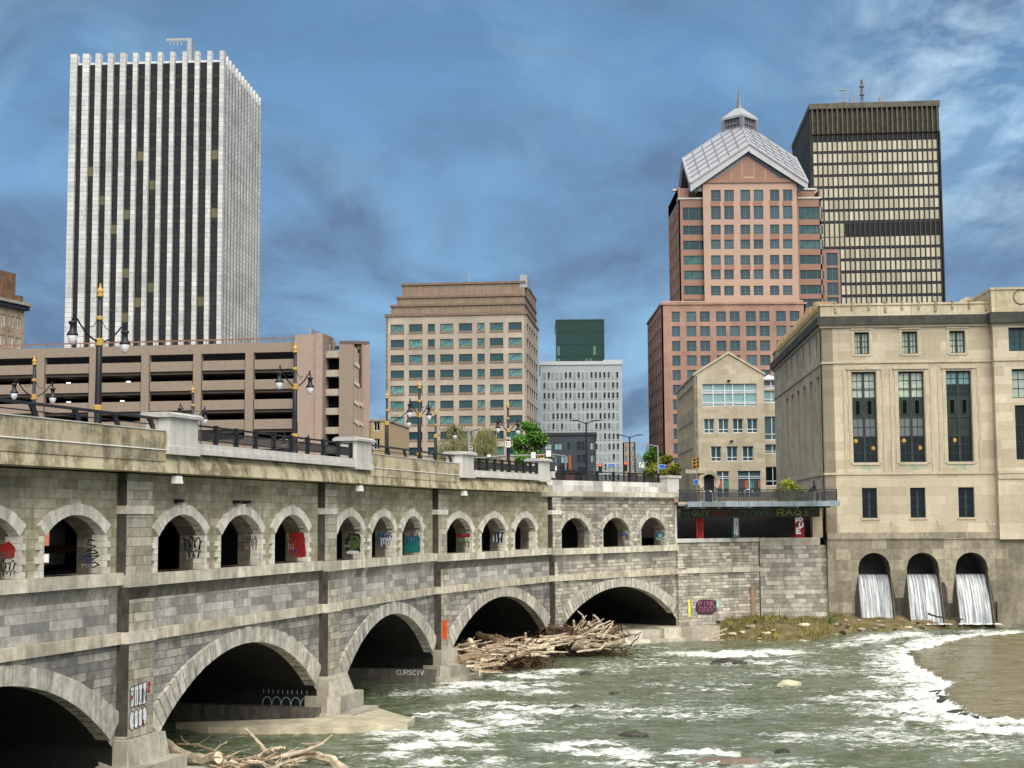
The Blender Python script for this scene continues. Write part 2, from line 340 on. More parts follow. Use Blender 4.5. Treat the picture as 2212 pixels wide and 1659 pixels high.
# ------------------------------------------------------------------ bridge geometry helpers
P = [Vector(p) for p in [(-20.3,39.5),(-15.0,56.5),(-9.7,74.5),(-4.9,92.5),(2.7,109.5),(13.5,122.5),(21,126.3),(26.6,127.0)]]
def offs(o):
    out = []
    for i in range(len(P)):
        ns = []
        if i > 0: q = (P[i]-P[i-1]).normalized(); ns.append(Vector((q.y, -q.x)))
        if i < len(P)-1: q = (P[i+1]-P[i]).normalized(); ns.append(Vector((q.y, -q.x)))
        n = sum(ns, Vector((0, 0))).normalized(); out.append(P[i]+n*(o/n.dot(ns[0])))
    return out
SS = [0]
for i in range(len(P)-1): SS.append(SS[-1]+(P[i+1]-P[i]).length)
def sp_(s, o):     # point at path length s, offset o towards the river side
    i = max(j for j in range(len(P)-1) if SS[j] <= s+1e-6 or j == 0)
    k = (s-SS[i])/(SS[i+1]-SS[i]); Q = offs(o); return Q[i].lerp(Q[i+1], k)
def tang(s):
    i = max(j for j in range(len(P)-1) if SS[j] <= s+1e-6 or j == 0); return (P[i+1]-P[i]).normalized()
def sweep(mb, prof, s0, s1, m=0, r=.5, step=None):   # prof closed [(offset,z)]
    st = [s0]+[x for x in SS if s0+.05 < x < s1-.05]+[s1]
    if step:
        k = int((s1-s0)/step); st = sorted(set(st+[s0+(s1-s0)*i/k for i in range(1, k)]))
    n = len(prof); vs = []
    for s in st:
        for (o, z) in prof: q = sp_(s, o); vs.append((q.x, q.y, z))
    fs = [(i*n+j, i*n+(j+1)%n, (i+1)*n+(j+1)%n, (i+1)*n+j) for i in range(len(st)-1) for j in range(n)]
    fs += [tuple(range(n-1,-1,-1)), tuple(range((len(st)-1)*n, len(st)*n))]
    mb.poly(vs, fs, m, r)
def rect(o0, o1, z0, z1): return [(o0, z0), (o1, z0), (o1, z1), (o0, z1)]
def arc(a, b, zs, zc):
    h = (b-a)/2; rise = zc-zs; Rr = (h*h+rise*rise)/(2*rise); return (a+b)/2, zc-Rr, Rr, math.asin(min(1, h/Rr)) if rise <= h else math.pi-math.asin(h/Rr)
def wall(mb, x0, x1, z0, z1, y, holes, depth, m=0, ms=1, back=True, N=14):
    """wall face with arched or square openings; holes = (a,b,sill,spring,crown)"""
    xs = [x0, x1]
    for h in holes: xs += [h[0]+(h[1]-h[0])*i/N for i in range(N+1)] if h[4] > h[3] else [h[0], h[1]]
    xs = sorted(set(round(q, 4) for q in xs if x0-1e-6 <= q <= x1+1e-6))
    def top(h, x):
        if h[4] <= h[3]: return h[3]
        xc, zc, Rr, _ = arc(h[0], h[1], h[3], h[4]); return zc+math.sqrt(max(0, Rr*Rr-(x-xc)**2))
    for a, b in zip(xs, xs[1:]):
        mid = (a+b)/2; hs = sorted([h for h in holes if h[0] < mid < h[1]], key=lambda h: h[2]); za = zb = z0
        for h in hs:
            if h[2] > max(za, zb)+1e-4:
                for yy in ([y, y+depth] if back else [y]): mb.face([(a,yy,za),(b,yy,zb),(b,yy,h[2]),(a,yy,h[2])], m)
                mb.face([(a,y,h[2]),(b,y,h[2]),(b,y+depth,h[2]),(a,y+depth,h[2])], ms)
            ta, tb = top(h, a), top(h, b)
            mb.face([(a,y,ta),(b,y,tb),(b,y+depth,tb),(a,y+depth,ta)], ms); za, zb = ta, tb
        for yy in ([y, y+depth] if back else [y]): mb.face([(a,yy,za),(b,yy,zb),(b,yy,z1),(a,yy,z1)], m)
    for h in holes:
        for x in (h[0], h[1]):
            if x0-1e-6 <= x <= x1+1e-6: mb.face([(x,y,h[2]),(x,y+depth,h[2]),(x,y+depth,h[3]),(x,y,h[3])], ms)
    mb.face([(x0,y,z0),(x0,y+depth,z0),(x0,y+depth,z1),(x0,y,z1)], m); mb.face([(x1,y,z0),(x1,y+depth,z0),(x1,y+depth,z1),(x1,y,z1)], m)
    mb.face([(x0,y,z1),(x1,y,z1),(x1,y+depth,z1),(x0,y+depth,z1)], m)
def ring(mb, a, b, zs, zc, t0, t1, y0, y1, n, gap=.012, xmin=-1e9, xmax=1e9):
    xc, c, Rr, ph = arc(a, b, zs, zc)
    for i in range(n):
        w0 = -ph+2*ph*i/n; w1 = -ph+2*ph*(i+1)/n
        g = gap/Rr; rr = random.random(); key = (n % 2 and i == n//2)
        def T(w): return t1+(t0-t1)*(abs(w)/ph)**2
        j = random.uniform(-.03, .03) if not key else .06; yy = y0-(random.uniform(0, .02)+(.05 if key else 0)); wa, wb = w0+g, w1-g
        ri = Rr-.005
        pts = [(xc+ri*math.sin(wa), c+ri*math.cos(wa)), (xc+ri*math.sin(wb), c+ri*math.cos(wb)),
               (xc+(Rr+T(wb)+j)*math.sin(wb), c+(Rr+T(wb)+j)*math.cos(wb)), (xc+(Rr+T(wa)+j)*math.sin(wa), c+(Rr+T(wa)+j)*math.cos(wa))]
        if min(p[0] for p in pts) < xmin or max(p[0] for p in pts) > xmax: continue
        mb.prismy(pts, yy, y1, 0, rr)
def ribbon(mb, pts, wd, m=0, y=-.006):
    for k, (p, q) in enumerate(zip(pts, pts[1:])):
        d = Vector((q[0]-p[0], q[1]-p[1]))
        if d.length < 1e-5: continue
        d.normalize(); n = Vector((-d.y, d.x))*wd/2; e = d*wd*.35; yy = y-.0006*(k % 5)
        mb.prismy([(p[0]-e.x+n.x,p[1]-e.y+n.y),(q[0]+e.x+n.x,q[1]+e.y+n.y),(q[0]+e.x-n.x,q[1]+e.y-n.y),(p[0]-e.x-n.x,p[1]-e.y-n.y)], yy, yy+.004, m)
def blob(mb, cx, cz, rx, rz, m=0, y=-.004, n=18, j=.15, sq=1):
    pts = []
    for i in range(n):
        w = 2*math.pi*i/n; k = 1+random.uniform(-j, j); cx_, sz_ = math.cos(w), math.sin(w)
        pts.append((cx+rx*k*math.copysign(abs(cx_)**sq, cx_), cz+rz*k*math.copysign(abs(sz_)**sq, sz_)))
    mb.prismy(pts, y, y+.003, m)
def scrawl(mb, x0, x1, z, h, wd, m=0, n=6, y=-.012):
    """looping tag handwriting"""
    pts = []; k = n*14
    for i in range(k+1):
        u = i/k; pts.append((x0+(x1-x0)*u+.32*(x1-x0)/n*math.sin(u*n*2*math.pi), z+h*.5*math.cos(u*n*2*math.pi+.6*math.sin(u*5))*(1+.35*math.sin(u*17))))
    ribbon(mb, pts, wd, m, y)
LET = {'A':[[(0,0),(.5,1),(1,0)],[(.2,.4),(.8,.4)]],'C':[[(1,.85),(.6,1),(.15,.8),(0,.5),(.15,.2),(.6,0),(1,.15)]],'D':[[(0,0),(0,1),(.6,.95),(1,.5),(.6,.05),(0,0)]],
 'E':[[(1,1),(0,1),(0,0),(1,0)],[(0,.5),(.8,.5)]],'G':[[(1,.85),(.5,1),(0,.5),(.5,0),(1,.2),(1,.5),(.6,.5)]],'I':[[(.5,0),(.5,1)]],'J':[[(.9,1),(.9,.25),(.5,0),(.1,.2)],[(.4,1),(1,1)]],
 'K':[[(0,0),(0,1)],[(1,1),(0,.45),(1,0)]],'L':[[(0,1),(0,0),(1,0)]],'M':[[(0,0),(0,1),(.5,.4),(1,1),(1,0)]],'N':[[(0,0),(0,1),(1,0),(1,1)]],'O':[[(.5,0),(0,.5),(.5,1),(1,.5),(.5,0)]],
 'P':[[(0,0),(0,1),(.8,1),(1,.75),(.8,.5),(0,.5)]],'R':[[(0,0),(0,1),(.8,1),(1,.75),(.8,.5),(0,.5)],[(.4,.5),(1,0)]],'S':[[(1,.85),(.5,1),(0,.75),(1,.28),(.5,0),(0,.15)]],'T':[[(0,1),(1,1)],[(.5,1),(.5,0)]],
 'U':[[(0,1),(0,.2),(.5,0),(1,.2),(1,1)]],'V':[[(0,1),(.5,0),(1,1)]],'W':[[(0,1),(.25,0),(.5,.7),(.75,0),(1,1)]],'Y':[[(0,1),(.5,.5),(1,1)],[(.5,.5),(.5,0)]],'2':[[(0,.8),(.5,1),(1,.75),(0,0),(1,0)]],
 '4':[[(.75,0),(.75,1),(0,.35),(1,.35)]],'!':[[(.5,1),(.5,.3)],[(.5,.12),(.5,0)]],'Z':[[(0,1),(1,1),(0,0),(1,0)]],'B':[[(0,0),(0,1),(.8,.95),(.8,.6),(0,.5),(1,.4),(.9,.05),(0,0)]],'1':[[(.2,.8),(.5,1),(.5,0)]],'3':[[(0,.9),(.6,1),(.9,.75),(.4,.52),(1,.3),(.6,0),(0,.1)]],'Q':[[(.5,0),(0,.5),(.5,1),(1,.5),(.5,0)],[(.6,.3),(1,-.05)]],'H':[[(0,0),(0,1)],[(1,0),(1,1)],[(0,.5),(1,.5)]],'F':[[(1,1),(0,1),(0,0)],[(0,.5),(.8,.5)]]}
def letters(mb, s, x, z, w_, h, wd, m=0, gap=.25, y=-.012):
    for ch in s:
        for st in LET.get(ch, []): ribbon(mb, [(x+p[0]*w_, z+p[1]*h) for p in st], wd, m, y)
        x += w_*(1+gap)
# ------------------------------------------------------------------ the aqueduct bridge
bridge = root('arch_bridge', fr(P[0].x, P[0].y), 'long stone aqueduct bridge with two tiers of arches crossing the river', 'bridge')
BF = []
for i in range(5): q = P[i+1]-P[i]; BF.append(Face(P[i].x, P[i].y, math.atan2(q.y, q.x)))
LN = [(P[i+1]-P[i]).length for i in range(5)]
ZS = [8.02, 7.92, 7.85, 7.78, 7.72]
OPN = [[(LN[0]-14.9, LN[0]-11.1), (LN[0]-9.9, LN[0]-6.2), (LN[0]-4.75, LN[0]-.97)],
       [(2.9,6.8),(8.25,12.2),(13.6,17.35)], [(2.3,6.1),(7.5,11.3),(12.6,16.3)], [(1.6,5.5),(6.95,10.85),(12.4,16.1)], [(1.5,5.05),(6.75,10.35),(11.9,15.45)]]
BIG = [(2.6, LN[0]-.2), (2.9, LN[1]-.25), (2.95, LN[2]-.25), (2.0, LN[3]-.5), (1.0, LN[4]-.15)]
UW = [.95]*5; 
PW = [2.0, 2.0, 1.7, 1.3, 1.1]
for i in range(5):
    f = BF[i]; L = LN[i]; zs = ZS[i]; last = i == 4
    yu = .12
    sprg = [9.48, 9.35, 9.2, 9.02, 8.95][i]; crn = [10.22, 10.24, 10.16, 10.04, 10.0][i]
    holes = [(a, b, zs, sprg, crn) for a, b in OPN[i] if a > 0]
    mb = MB(); wall(mb, 0, L, zs-.3, 11.8, yu, holes, 1.1, 0, 1)
    mb.build('arcade_wall', [wall_far if last else wall_up, jambm], bridge, f.M)
    for (a, b) in OPN[i]:
        if a < 0: continue
        mb = MB(); rt = .40 if not last else .42
        ring(mb, a, b, sprg, crn, rt+.08, rt, yu-(.14 if not last else .03), yu+.3, 17 if last else 15, .006)
        mb.build('arch_ring', ringw if not last else ringm, bridge, f.M)
        mb = MB(); mq = MB(); h = (sprg-zs)/6
        for k in range(6):
            e = .34 if k % 2 == 0 else .14
            e += .06
            for sx, (u, v) in ((0, (a-e, a+.004)), (1, (b-.004, b+e))): (mb, mq)[sx].box(u, v, yu-.10, yu+.45, zs+h*k+.006, zs+h*(k+1)-.006, 0, random.random())
        mq.build('jamb_quoins', ringw if not last else ringm, bridge, f.M); mb.build('jamb_quoins', ringw if not last else ringm, bridge, f.M)
    # sill course, cove, middle wall, string course
    mb = MB()
    n = int(L/1.15)
    for k in range(n):
        mb.box(L*k/n+.004, L*(k+1)/n-.004, -.22-random.uniform(0, .012), 1.3, zs-.46, zs-.002*(k % 2), 0, random.random())
    mb.build('sill_course', M('sill_%d' % i, (.62,.585,.48), .85, .25, 2, .2, streak=.35, rv=.2), bridge, f.M)
    mb = MB(); cv = [(.35, zs-.46)]
    for k in range(7): w_ = k/6; cv.append((-.12+.16*math.sin(w_*math.pi/2)+0, zs-.47-.5*w_))
    cv.append((.35, zs-.97)); vs = []
    for x in (0, L): vs += [(x, p[0], p[1]) for p in cv]
    n = len(cv); mb.poly(vs, [(j, (j+1) % n, n+(j+1) % n, n+j) for j in range(n)]+[tuple(range(n)), tuple(range(2*n-1, n-1, -1))])
    mb.build('cove_moulding', stain2 if i % 2 else BR('cove_%d' % i, (.28,.27,.24), (.42,.40,.35), (.08,.08,.07), 1.0, 3, .012, .3, .6, grime=(.09,.085,.08), gth=(.42,.62), gam=.7), bridge, f.M)
    mb = MB(); mb.box(0, L, .04, 1.2, 5.75, zs-.97); mb.build('spandrel_band', wall_far if last else wall_mid, bridge, f.M)
    mb = MB(); n = int(L/1.4)
    for k in range(n): mb.prismy([(L*k/n+.004, 5.33), (L*(k+1)/n-.004, 5.33), (L*(k+1)/n-.004, 5.76), (L*k/n+.004, 5.76)], -.17-random.uniform(0, .015), 1.0, 0, random.random())
    mb.build('string_course', M('string_%d' % i, (.58,.53,.42), .85, .3, 1.5, .25, streak=.4, rv=.18), bridge, f.M)
    a, b = BIG[i]; zsp = [1.5,1.5,1.45,1.6,1.7][i]; zcr = [4.55,4.52,4.62,4.68,4.62][i]
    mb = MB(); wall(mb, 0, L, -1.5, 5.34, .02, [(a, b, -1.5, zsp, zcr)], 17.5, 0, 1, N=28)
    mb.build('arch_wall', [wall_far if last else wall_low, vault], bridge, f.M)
    mb = MB(); ring(mb, a, b, zsp, zcr, 1.15, .66, -.10, .5, 37 if not last else 45, .026, -9, L+.4 if i < 3 else L+.2)
    mb.build('great_arch_ring', ringm, bridge, f.M)
    # footing inside the arch
    if i >= 1:
        mb = MB(); mb.box(b-.55 if not last else b-1.6, b+.3, -.3, 16, -1.2, .75 if not last else 1.1, 0, .4); mb.build('pier_footing', stain2 if i < 3 else rockm, bridge, f.M)
    # pilaster
    p = PW[i]; x0 = 0
    mb = MB()
    def pbox(y, z0, z1, m=0, x0=0, x1=p): mb.box(x0, x1, y, .4, z0, z1, m)
    pd = .34
    pbox(yu-pd, zs, 10.25); pbox(yu-pd, 10.56, 11.8); pbox(-.04-pd, 5.76, zs-.95); pbox(-.06-pd, -1, 5.32)
    mb.build('pilaster', wall_far if last else (wall_up if i < 2 else wall_mid) if False else BR('pilaster_%d' % i, (.33,.305,.235), (.54,.505,.42), (.12,.11,.09), .95, .36, .012, .3, .45, grime=(.08,.075,.06), gth=(.5,.7), gam=.55, bump=.6), bridge, f.M)
    mb = MB()
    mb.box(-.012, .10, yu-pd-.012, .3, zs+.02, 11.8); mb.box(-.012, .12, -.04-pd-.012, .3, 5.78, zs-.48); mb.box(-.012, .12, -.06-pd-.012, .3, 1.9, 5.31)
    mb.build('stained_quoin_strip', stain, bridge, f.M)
    mb = MB(); mb.box(-.05, p+.05, yu-pd-.06, .4, 10.25, 10.56, 0, .8); mb.build('impost_band', course if i < 3 else ringw, bridge, f.M)
    mb = MB(); mb.box(-.02, p+.04, -.22-pd+.05, .4, zs-.45, zs+.012, 0, .9); mb.build('sill_block', course, bridge, f.M)
    mb = MB(); mb.box(-.02, p+.04, -.17-pd+.02, .4, 5.345, 5.775, 0, .4); mb.build('string_block', course, bridge, f.M)
    # pier base: cap block and stepped foot
    zb = [1.9, 1.75, 2.2, 1.9, 1.5][i]
    if i < 4:
        mb = MB()
        e1, e2 = (.5, .42) if i in (0, 1, 3) else (.72, .42)
        mb.poly([(-.15,-e2-.13,zb),(p+.7,-e2-.13,zb),(p+.7,.6,zb),(-.15,.6,zb),(-.2,-e1-.2,zb-.95),(p+.8,-e1-.2,zb-.95),(p+.8,.6,zb-.95),(-.2,.6,zb-.95)],
                [(0,1,2,3),(4,7,6,5),(0,4,5,1),(1,5,6,2),(2,6,7,3),(3,7,4,0)], 0, .9)
        mb.build('pier_cap', course, bridge, f.M)
        mb = MB(); mb.box(-.4, p+1.1, -1.3, .6, zb-1.75, zb-.93); mb.box(-.6, p+1.4, -2.0, .6, -1.5, max(.32, zb-1.75)); mb.build('pier_foot', course, bridge, f.M)
# rear wall (other side of the bridge), passage floor
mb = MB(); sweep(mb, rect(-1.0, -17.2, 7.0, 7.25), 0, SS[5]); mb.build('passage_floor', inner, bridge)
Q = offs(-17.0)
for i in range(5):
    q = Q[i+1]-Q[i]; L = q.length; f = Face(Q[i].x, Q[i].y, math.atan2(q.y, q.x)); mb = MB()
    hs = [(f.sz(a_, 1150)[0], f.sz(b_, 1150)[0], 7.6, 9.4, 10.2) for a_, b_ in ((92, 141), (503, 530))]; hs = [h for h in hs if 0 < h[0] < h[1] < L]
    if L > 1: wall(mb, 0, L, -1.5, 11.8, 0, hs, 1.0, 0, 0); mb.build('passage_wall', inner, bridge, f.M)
mb = MB(); sweep(mb, rect(-6.5, -7.0, 5, 11.8), SS[2]-2, SS[5]+4); mb.build('added_dark_screen', inner, bridge)  # added wall, blocks light so the openings stay black
mb = MB(); sweep(mb, rect(-9.5, -10.0, 8.5, 8.85), 2, SS[5]-2); mb.build('passage_beam', M('old_rust_beam', (.10,.055,.03), .9), bridge)
# deck
DE = 71.4
mb = MB(); sweep(mb, [(.95, 11.85), (1.12, 11.85), (1.05, 12.3), (.8, 12.62), (-17.6, 12.62), (-17.6, 12.0)], 0, DE); mb.build('deck_slab', conc, bridge)
mb = MB(); sweep(mb, rect(.6, -16.8, 12.63, 12.66), 0, DE); sweep(mb, rect(-.45, -17, 12.05, 12.655), DE, SS[5]); mb.build('roadway', asph, bridge)
mb = MB(); sweep(mb, rect(-17.2, -17.6, 12.6, 13.5), 0, SS[5]); mb.build('parapet', concp, bridge)
PIL = [(19.3, 21.75), (38.4, 40.9), (56.5, 58.5), (69.4, 71.35)]
for (a, b) in ((0, 19.3), (40.9, 56.5)):
    mb = MB(); k = int((b-a)/4.2)+1
    for j in range(k): sweep(mb, [(1.09+.0, 12.28), (1.06, 13.46), (.62, 13.46), (.62, 12.5), (.9, 12.3)], a+(b-a)*j/k+.008, a+(b-a)*(j+1)/k-.008, 0, random.random())
    mb.build('parapet', concp, bridge)
for (a, b) in ((0, 19.3), (40.9, 56.5)): mb = MB(); sweep(mb, rect(1.10, .6, 13.463, 13.50), a, b); sweep(mb, [(1.125,12.72),(1.10,12.76),(1.0,12.76),(1.0,12.70)], a, b); mb.build('parapet_coping', whitec, bridge)
for (a, b) in ((21.75, 38.4), (58.5, 69.4)):
    mb = MB()
    sweep(mb, rect(1.22, .5, 12.66, 12.86), a, b); sweep(mb, rect(1.16, .5, 12.863, 13.1), a, b)
    mb.build('white_kerb', whitec, bridge)
for (a, b) in PIL:
    mb = MB(); sweep(mb, rect(1.26, .05, 12.58, 12.88), a, b); sweep(mb, rect(1.2, .1, 12.883, 14.02), a+.12, b-.12)
    c_ = mb.build('parapet_pillar', whitec, bridge)
    mb = MB(); sweep(mb, [(1.38,14.03),(1.38,14.14),(1.2,14.24),(.1,14.24),(-.08,14.14),(-.08,14.03)], a-.05, b+.05); mb.build('pillar_cap', capst, c_)
def railing(a, b, off, n, z0, z1, parent):
    mb = MB()
    for (z, h) in ((z1-.07, .08), (z1-.25, .045), (z0+.14, .05)): sweep(mb, rect(off+.03, off-.03, z, z+h), a, b)
    k = int((b-a)/.11)
    for j in range(k):
        s = a+(b-a)*(j+.5)/k; q = sp_(s, off); tt = tang(s)
        mb.tube([(q.x, q.y, z0+.15), (q.x, q.y, z1-.23)], .026, 4)
    r_ = mb.build('rail_panel', blackm, parent)
    for j in range(n+1):
        s = min(b-.08, max(a+.08, a+(b-a)*j/n)); mb = MB(); sweep(mb, rect(off+.10, off-.08, z0, z1+.05), s-.075, s+.075); mb.build('rail_post', blackm, parent)
railing(21.75, 38.4, .95, 9, 13.1, 13.88, bridge)
railing(58.5, 69.4, .95, 9, 13.1, 13.88, bridge)
for (a, b, n) in ((0, 19.3, 8), (40.9, 56.5, 6)):
    mb = MB(); sweep(mb, [(.62,13.93),(.72,13.93),(.74,13.98),(.72,14.03),(.62,14.03),(.60,13.98)], a, b); sweep(mb, rect(.60,.56,13.72,13.76), a, b)
    hr = mb.build('handrail', blackm, bridge)
    for j in range(n):
        s = a+1.2+(b-a-1.6)*j/(n-1); mb = MB()
        vs = []
        for (ds, z) in ((-.30, 13.95), (.0, 13.95), (.28, 13.50), (.05, 13.50)):
            for o_ in (.70, .62): q = sp_(max(0, s-ds*-1), o_); vs.append((q.x, q.y, z))
        mb.poly(vs, [(0,2,4,6),(7,5,3,1),(0,1,3,2),(2,3,5,4),(4,5,7,6),(6,7,1,0)]); mb.build('rail_bracket', blackm, hr)
# end section: masonry cornice, white parapet, end pillar, cap rail
mb = MB(); sweep(mb, [(.30,11.55),(.36,11.62),(.36,11.95),(.2,12.0),(-.6,12.0),(-.6,11.55)], DE, SS[5]+.15); mb.build('cornice', course, bridge)
mb = MB()
for j in range(14):
    a = DE+(89.1-DE)*j/14; b = DE+(89.1-DE)*(j+1)/14
    sweep(mb, rect(.26, -.3, 12.0, 12.42), a+.006, b-.006, 0, random.random()); sweep(mb, rect(.22, -.3, 12.427, 12.80), a+.006, b-.006, 0, random.random())
mb.build('white_parapet', whitec, bridge)
mb = MB(); sweep(mb, rect(.34, -.9, 12.0, 13.22), 89.1, SS[5]+.05); c_ = mb.build('end_pillar', whitec, bridge)
mb = MB(); sweep(mb, rect(.46, -1.0, 13.22, 13.42), 89.0, SS[5]+.2); mb.build('pillar_cap', capst, c_)
mb = MB(); sweep(mb, rect(1.26, -.5, 12.9, 13.35), 71.35, 72.1); mb.build('parapet_pillar', whitec, bridge)
railing(72.2, 89.1, -.6, 8, 12.66, 13.55, bridge)
# small drain stubs above the arches
for (i, x) in ((1, 4.4), (1, 10.5), (1, 9.6)):
    mb = MB(); mb.box(x-.12, x+.12, -.25, .2, 10.72, 10.86); mb.build('drain_spout', blackm, bridge, BF[i].M)
# graffiti on bridge (paint, part of the bridge)
def gpart(mb, mats, M_, label, name='graffiti'):
    o_ = mb.build(name, mats, bridge, M_); o_['label'] = label; return o_
def jamb(i, k):   # frame lying on the far jamb of opening k in bay i; x runs out of the wall towards the river
    a, b = OPN[i][k]; f = BF[i]; q = f.M @ Vector((b-.006, 1.2, 0)); return fr(q.x, q.y, 0, f.a-math.pi/2)
mb = MB(); z = 8.15
for k in range(5): blob(mb, .55+.1*(k % 2), 8.35+.22*k, .22, .10, 0, -.001, 12, .0) if False else None
scr = [(.75,9.25),(.5,9.3),(.45,9.1),(.8,9.05),(.6,8.95),(.4,8.85),(.75,8.9),(.9,8.8),(.55,8.75),(.3,8.65),(.7,8.68),(.95,8.7),(.6,8.5),(.55,8.4),(.8,8.45),(.95,8.35),(.7,8.25),(.6,8.32)]
ribbon(mb, scr, .045, 0); gpart(mb, pk, jamb(0, 2), 'looping black spray tag on the arch jamb')
mb = MB(); scrawl(mb, .15, 1.05, 9.0, .45, .05, 0, 4); scrawl(mb, .35, 1.0, 8.6, .3, .045, 0, 3); gpart(mb, pk, jamb(1, 0), 'black scribbled tag')
mb = MB(); scrawl(mb, .2, 1.0, 8.9, .5, .03, 0, 5); gpart(mb, M('paint_faded', (.14,.07,.05)), jamb(1, 1), 'faded brown scribble')
mb = MB(); blob(mb, .62, 8.75, .46, .62, 0, sq=.5); scrawl(mb, .2, 1.05, 8.9, .5, .03, 1, 5); scrawl(mb, .2, 1.05, 8.45, .3, .03, 1, 4); gpart(mb, [pr, paint('dark_red', (.18,.01,.01))], jamb(1, 2), 'large red block graffiti')
mb = MB(); blob(mb, .66, 8.75, .42, .6, 1, -.004, sq=.6); ribbon(mb, [(.55,8.2),(.55,9.1),(.9,9.0),(.98,8.7),(.8,8.45),(.6,8.5)], .14, 0, -.014); blob(mb, .6, 8.2, .4, .1, 2, -.02); gpart(mb, [pg, pk, pw], jamb(2, 0), 'green letter D graffiti outlined in black')
mb = MB(); scrawl(mb, .15, 1.0, 8.85, .6, .06, 0, 6); scrawl(mb, .3, 1.0, 8.7, .4, .045, 1, 5, -.02); gpart(mb, [pb, pw], jamb(2, 1), 'blue and white scribble')
mb = MB(); blob(mb, .55, 8.45, .5, .52, 0, -.004, sq=.3, j=.03); scrawl(mb, .15, 1.0, 8.75, .4, .05, 1, 5); gpart(mb, [pt, pb], jamb(2, 2), 'teal painted panel with blue scribble')
mb = MB(); blob(mb, .55, 9.0, .5, .25, 0, sq=.3, j=.03); scrawl(mb, .2, 1.0, 8.3, .4, .05, 1, 4); gpart(mb, [pr, pg], jamb(3, 0), 'red patch over a green scribble')
mb = MB(); blob(mb, .6, 8.8, .4, .5, 0, -.004); scrawl(mb, .25, 1.0, 8.8, .7, .1, 1, 3); gpart(mb, [pw, pk], jamb(3, 1), 'black and white letter graffiti')
mb = MB(); scrawl(mb, .2, 1.0, 8.6, .6, .05, 0, 5); gpart(mb, M('paint_grey', (.2,.2,.2)), jamb(4, 0), 'grey scribble')
mb = MB(); blob(mb, .55, 8.5, .45, .35, 0); blob(mb, .6, 8.4, .2, .2, 1, -.012); gpart(mb, [pb, M('paint_ochre', (.4,.2,.05))], jamb(4, 1), 'blue and ochre graffiti')
mb = MB(); blob(mb, .55, 8.45, .48, .42, 0); blob(mb, .6, 8.5, .2, .15, 1, -.012); ribbon(mb, [(.2,8.3),(.6,8.15),(1,8.4)], .06, 1, -.014); gpart(mb, [pt, pw], jamb(4, 2), 'teal eye shaped graffiti')
mb = MB(); blob(mb, .7, 9.0, .4, .3, 0); scrawl(mb, .1, 1.1, 8.5, .25, .03, 1, 6); scrawl(mb, .1, 1.1, 8.25, .15, .02, 1, 7); gpart(mb, [pr, pk], jamb(0, 1), 'red patch and black scribbles')
fades = [paint('faded_grey', (.12,.12,.12)), paint('faded_blue', (.05,.07,.16)), paint('faded_brown', (.11,.07,.04)), paint('chalk', (.40,.40,.38))]
for i in range(5):
    for k in range(3):
        if OPN[i][k][0] < 0: continue
        mb = MB()
        for q in range(5):
            x = random.uniform(.05, .5); scrawl(mb, x, x+random.uniform(.3, .55), random.uniform(8.15, 9.2), random.uniform(.1, .3), random.choice((.014, .02, .03)), random.randrange(4), random.choice((3, 4, 5)), -.006-.002*q)
        for q in range(4): x = random.uniform(.15, 1.0); z = random.uniform(8.3, 8.8); ribbon(mb, [(x, z), (x, z-random.uniform(.1, .4))], .012, random.randrange(4), -.003)
        o_ = mb.build('faded_tags', fades, bridge, jamb(i, k))
# river face tags on the pier fronts
f1 = BF[1].shift(0, -.06-.34-.01)
mb = MB(); x = .28
for k in range(4):
    mb.prismy([(x,2.95),(x+.27,2.98),(x+.27,3.72+.03*k),(x,3.68+.03*k)], -.004, -.001, 0); ribbon(mb, [(x,2.95),(x+.27,2.98),(x+.27,3.72+.03*k),(x,3.68+.03*k),(x,2.95)], .025, 1, -.012)
    blob(mb, x+.14, 2.45+.02*k, .19, .36, 0, -.004-.0015*k, 18, .02)
    ribbon(mb, [(x+.14+.19*math.cos(a_*math.pi/8), 2.45+.02*k+.36*math.sin(a_*math.pi/8)) for a_ in range(17)], .03, 1, -.016-.002*k)
    x += .30
letters(mb, 'PIUN', .33, 3.05, .17, .5, .03, 1, .78)
blob(mb, .4, 3.3, .05, .09, 2, -.02); blob(mb, 1.25, 2.25, .05, .14, 2, -.02); letters(mb, '2', 1.55, 3.4, .16, .35, .08, 2)
gpart(mb, [pw, pk, pr], f1.M, 'white bubble letters outlined in black on the near pier')
f3 = BF[3].shift(0, -.06-.34-.01)
mb = MB()
for k in range(3): blob(mb, .35+.22*k, 3.1, .14, .62, 0, -.004-.001*k, 16, .1, .6)
for k in range(3): ribbon(mb, [(.3+.22*k,2.6),(.42+.22*k,3.0),(.28+.22*k,3.3),(.4+.22*k,3.62)], .03, 1, -.014)
gpart(mb, [po, paint('dark_orange', (.35,.02,.005))], f3.M, 'orange vertical graffiti beside the driftwood')
# letters painted inside the second arch, on the pier side
a, b = BIG[1]; q = BF[1].M @ Vector((b-.02, 3.0, 0)); gm = fr(q.x, q.y, 0, BF[1].a-math.pi/2)
mb = MB()
for k in range(5):
    x = .1+.52*k; ribbon(mb, [(x,1.35),(x,2.1),(x+.28,2.1),(x+.28,1.35)], .035, 0); ribbon(mb, [(x+.2+.26*math.cos(a_*math.pi/8), .75+.42*math.sin(a_*math.pi/8)) for a_ in range(-5, 9)], .035, 0, -.012)
gpart(mb, paint('pale_blue', (.28,.45,.55)), gm, 'pale outlined bubble letters inside the arch')
q = BF[2].M @ Vector((BIG[2][1]-.57, 2.4, 0)); gm = fr(q.x, q.y, 0, BF[2].a-math.pi/2)
mb = MB(); letters(mb, 'CURSCIV', .2, .42, .2, .28, .04, 0, .3); gpart(mb, pw, gm, 'small white tag on the pier footing')
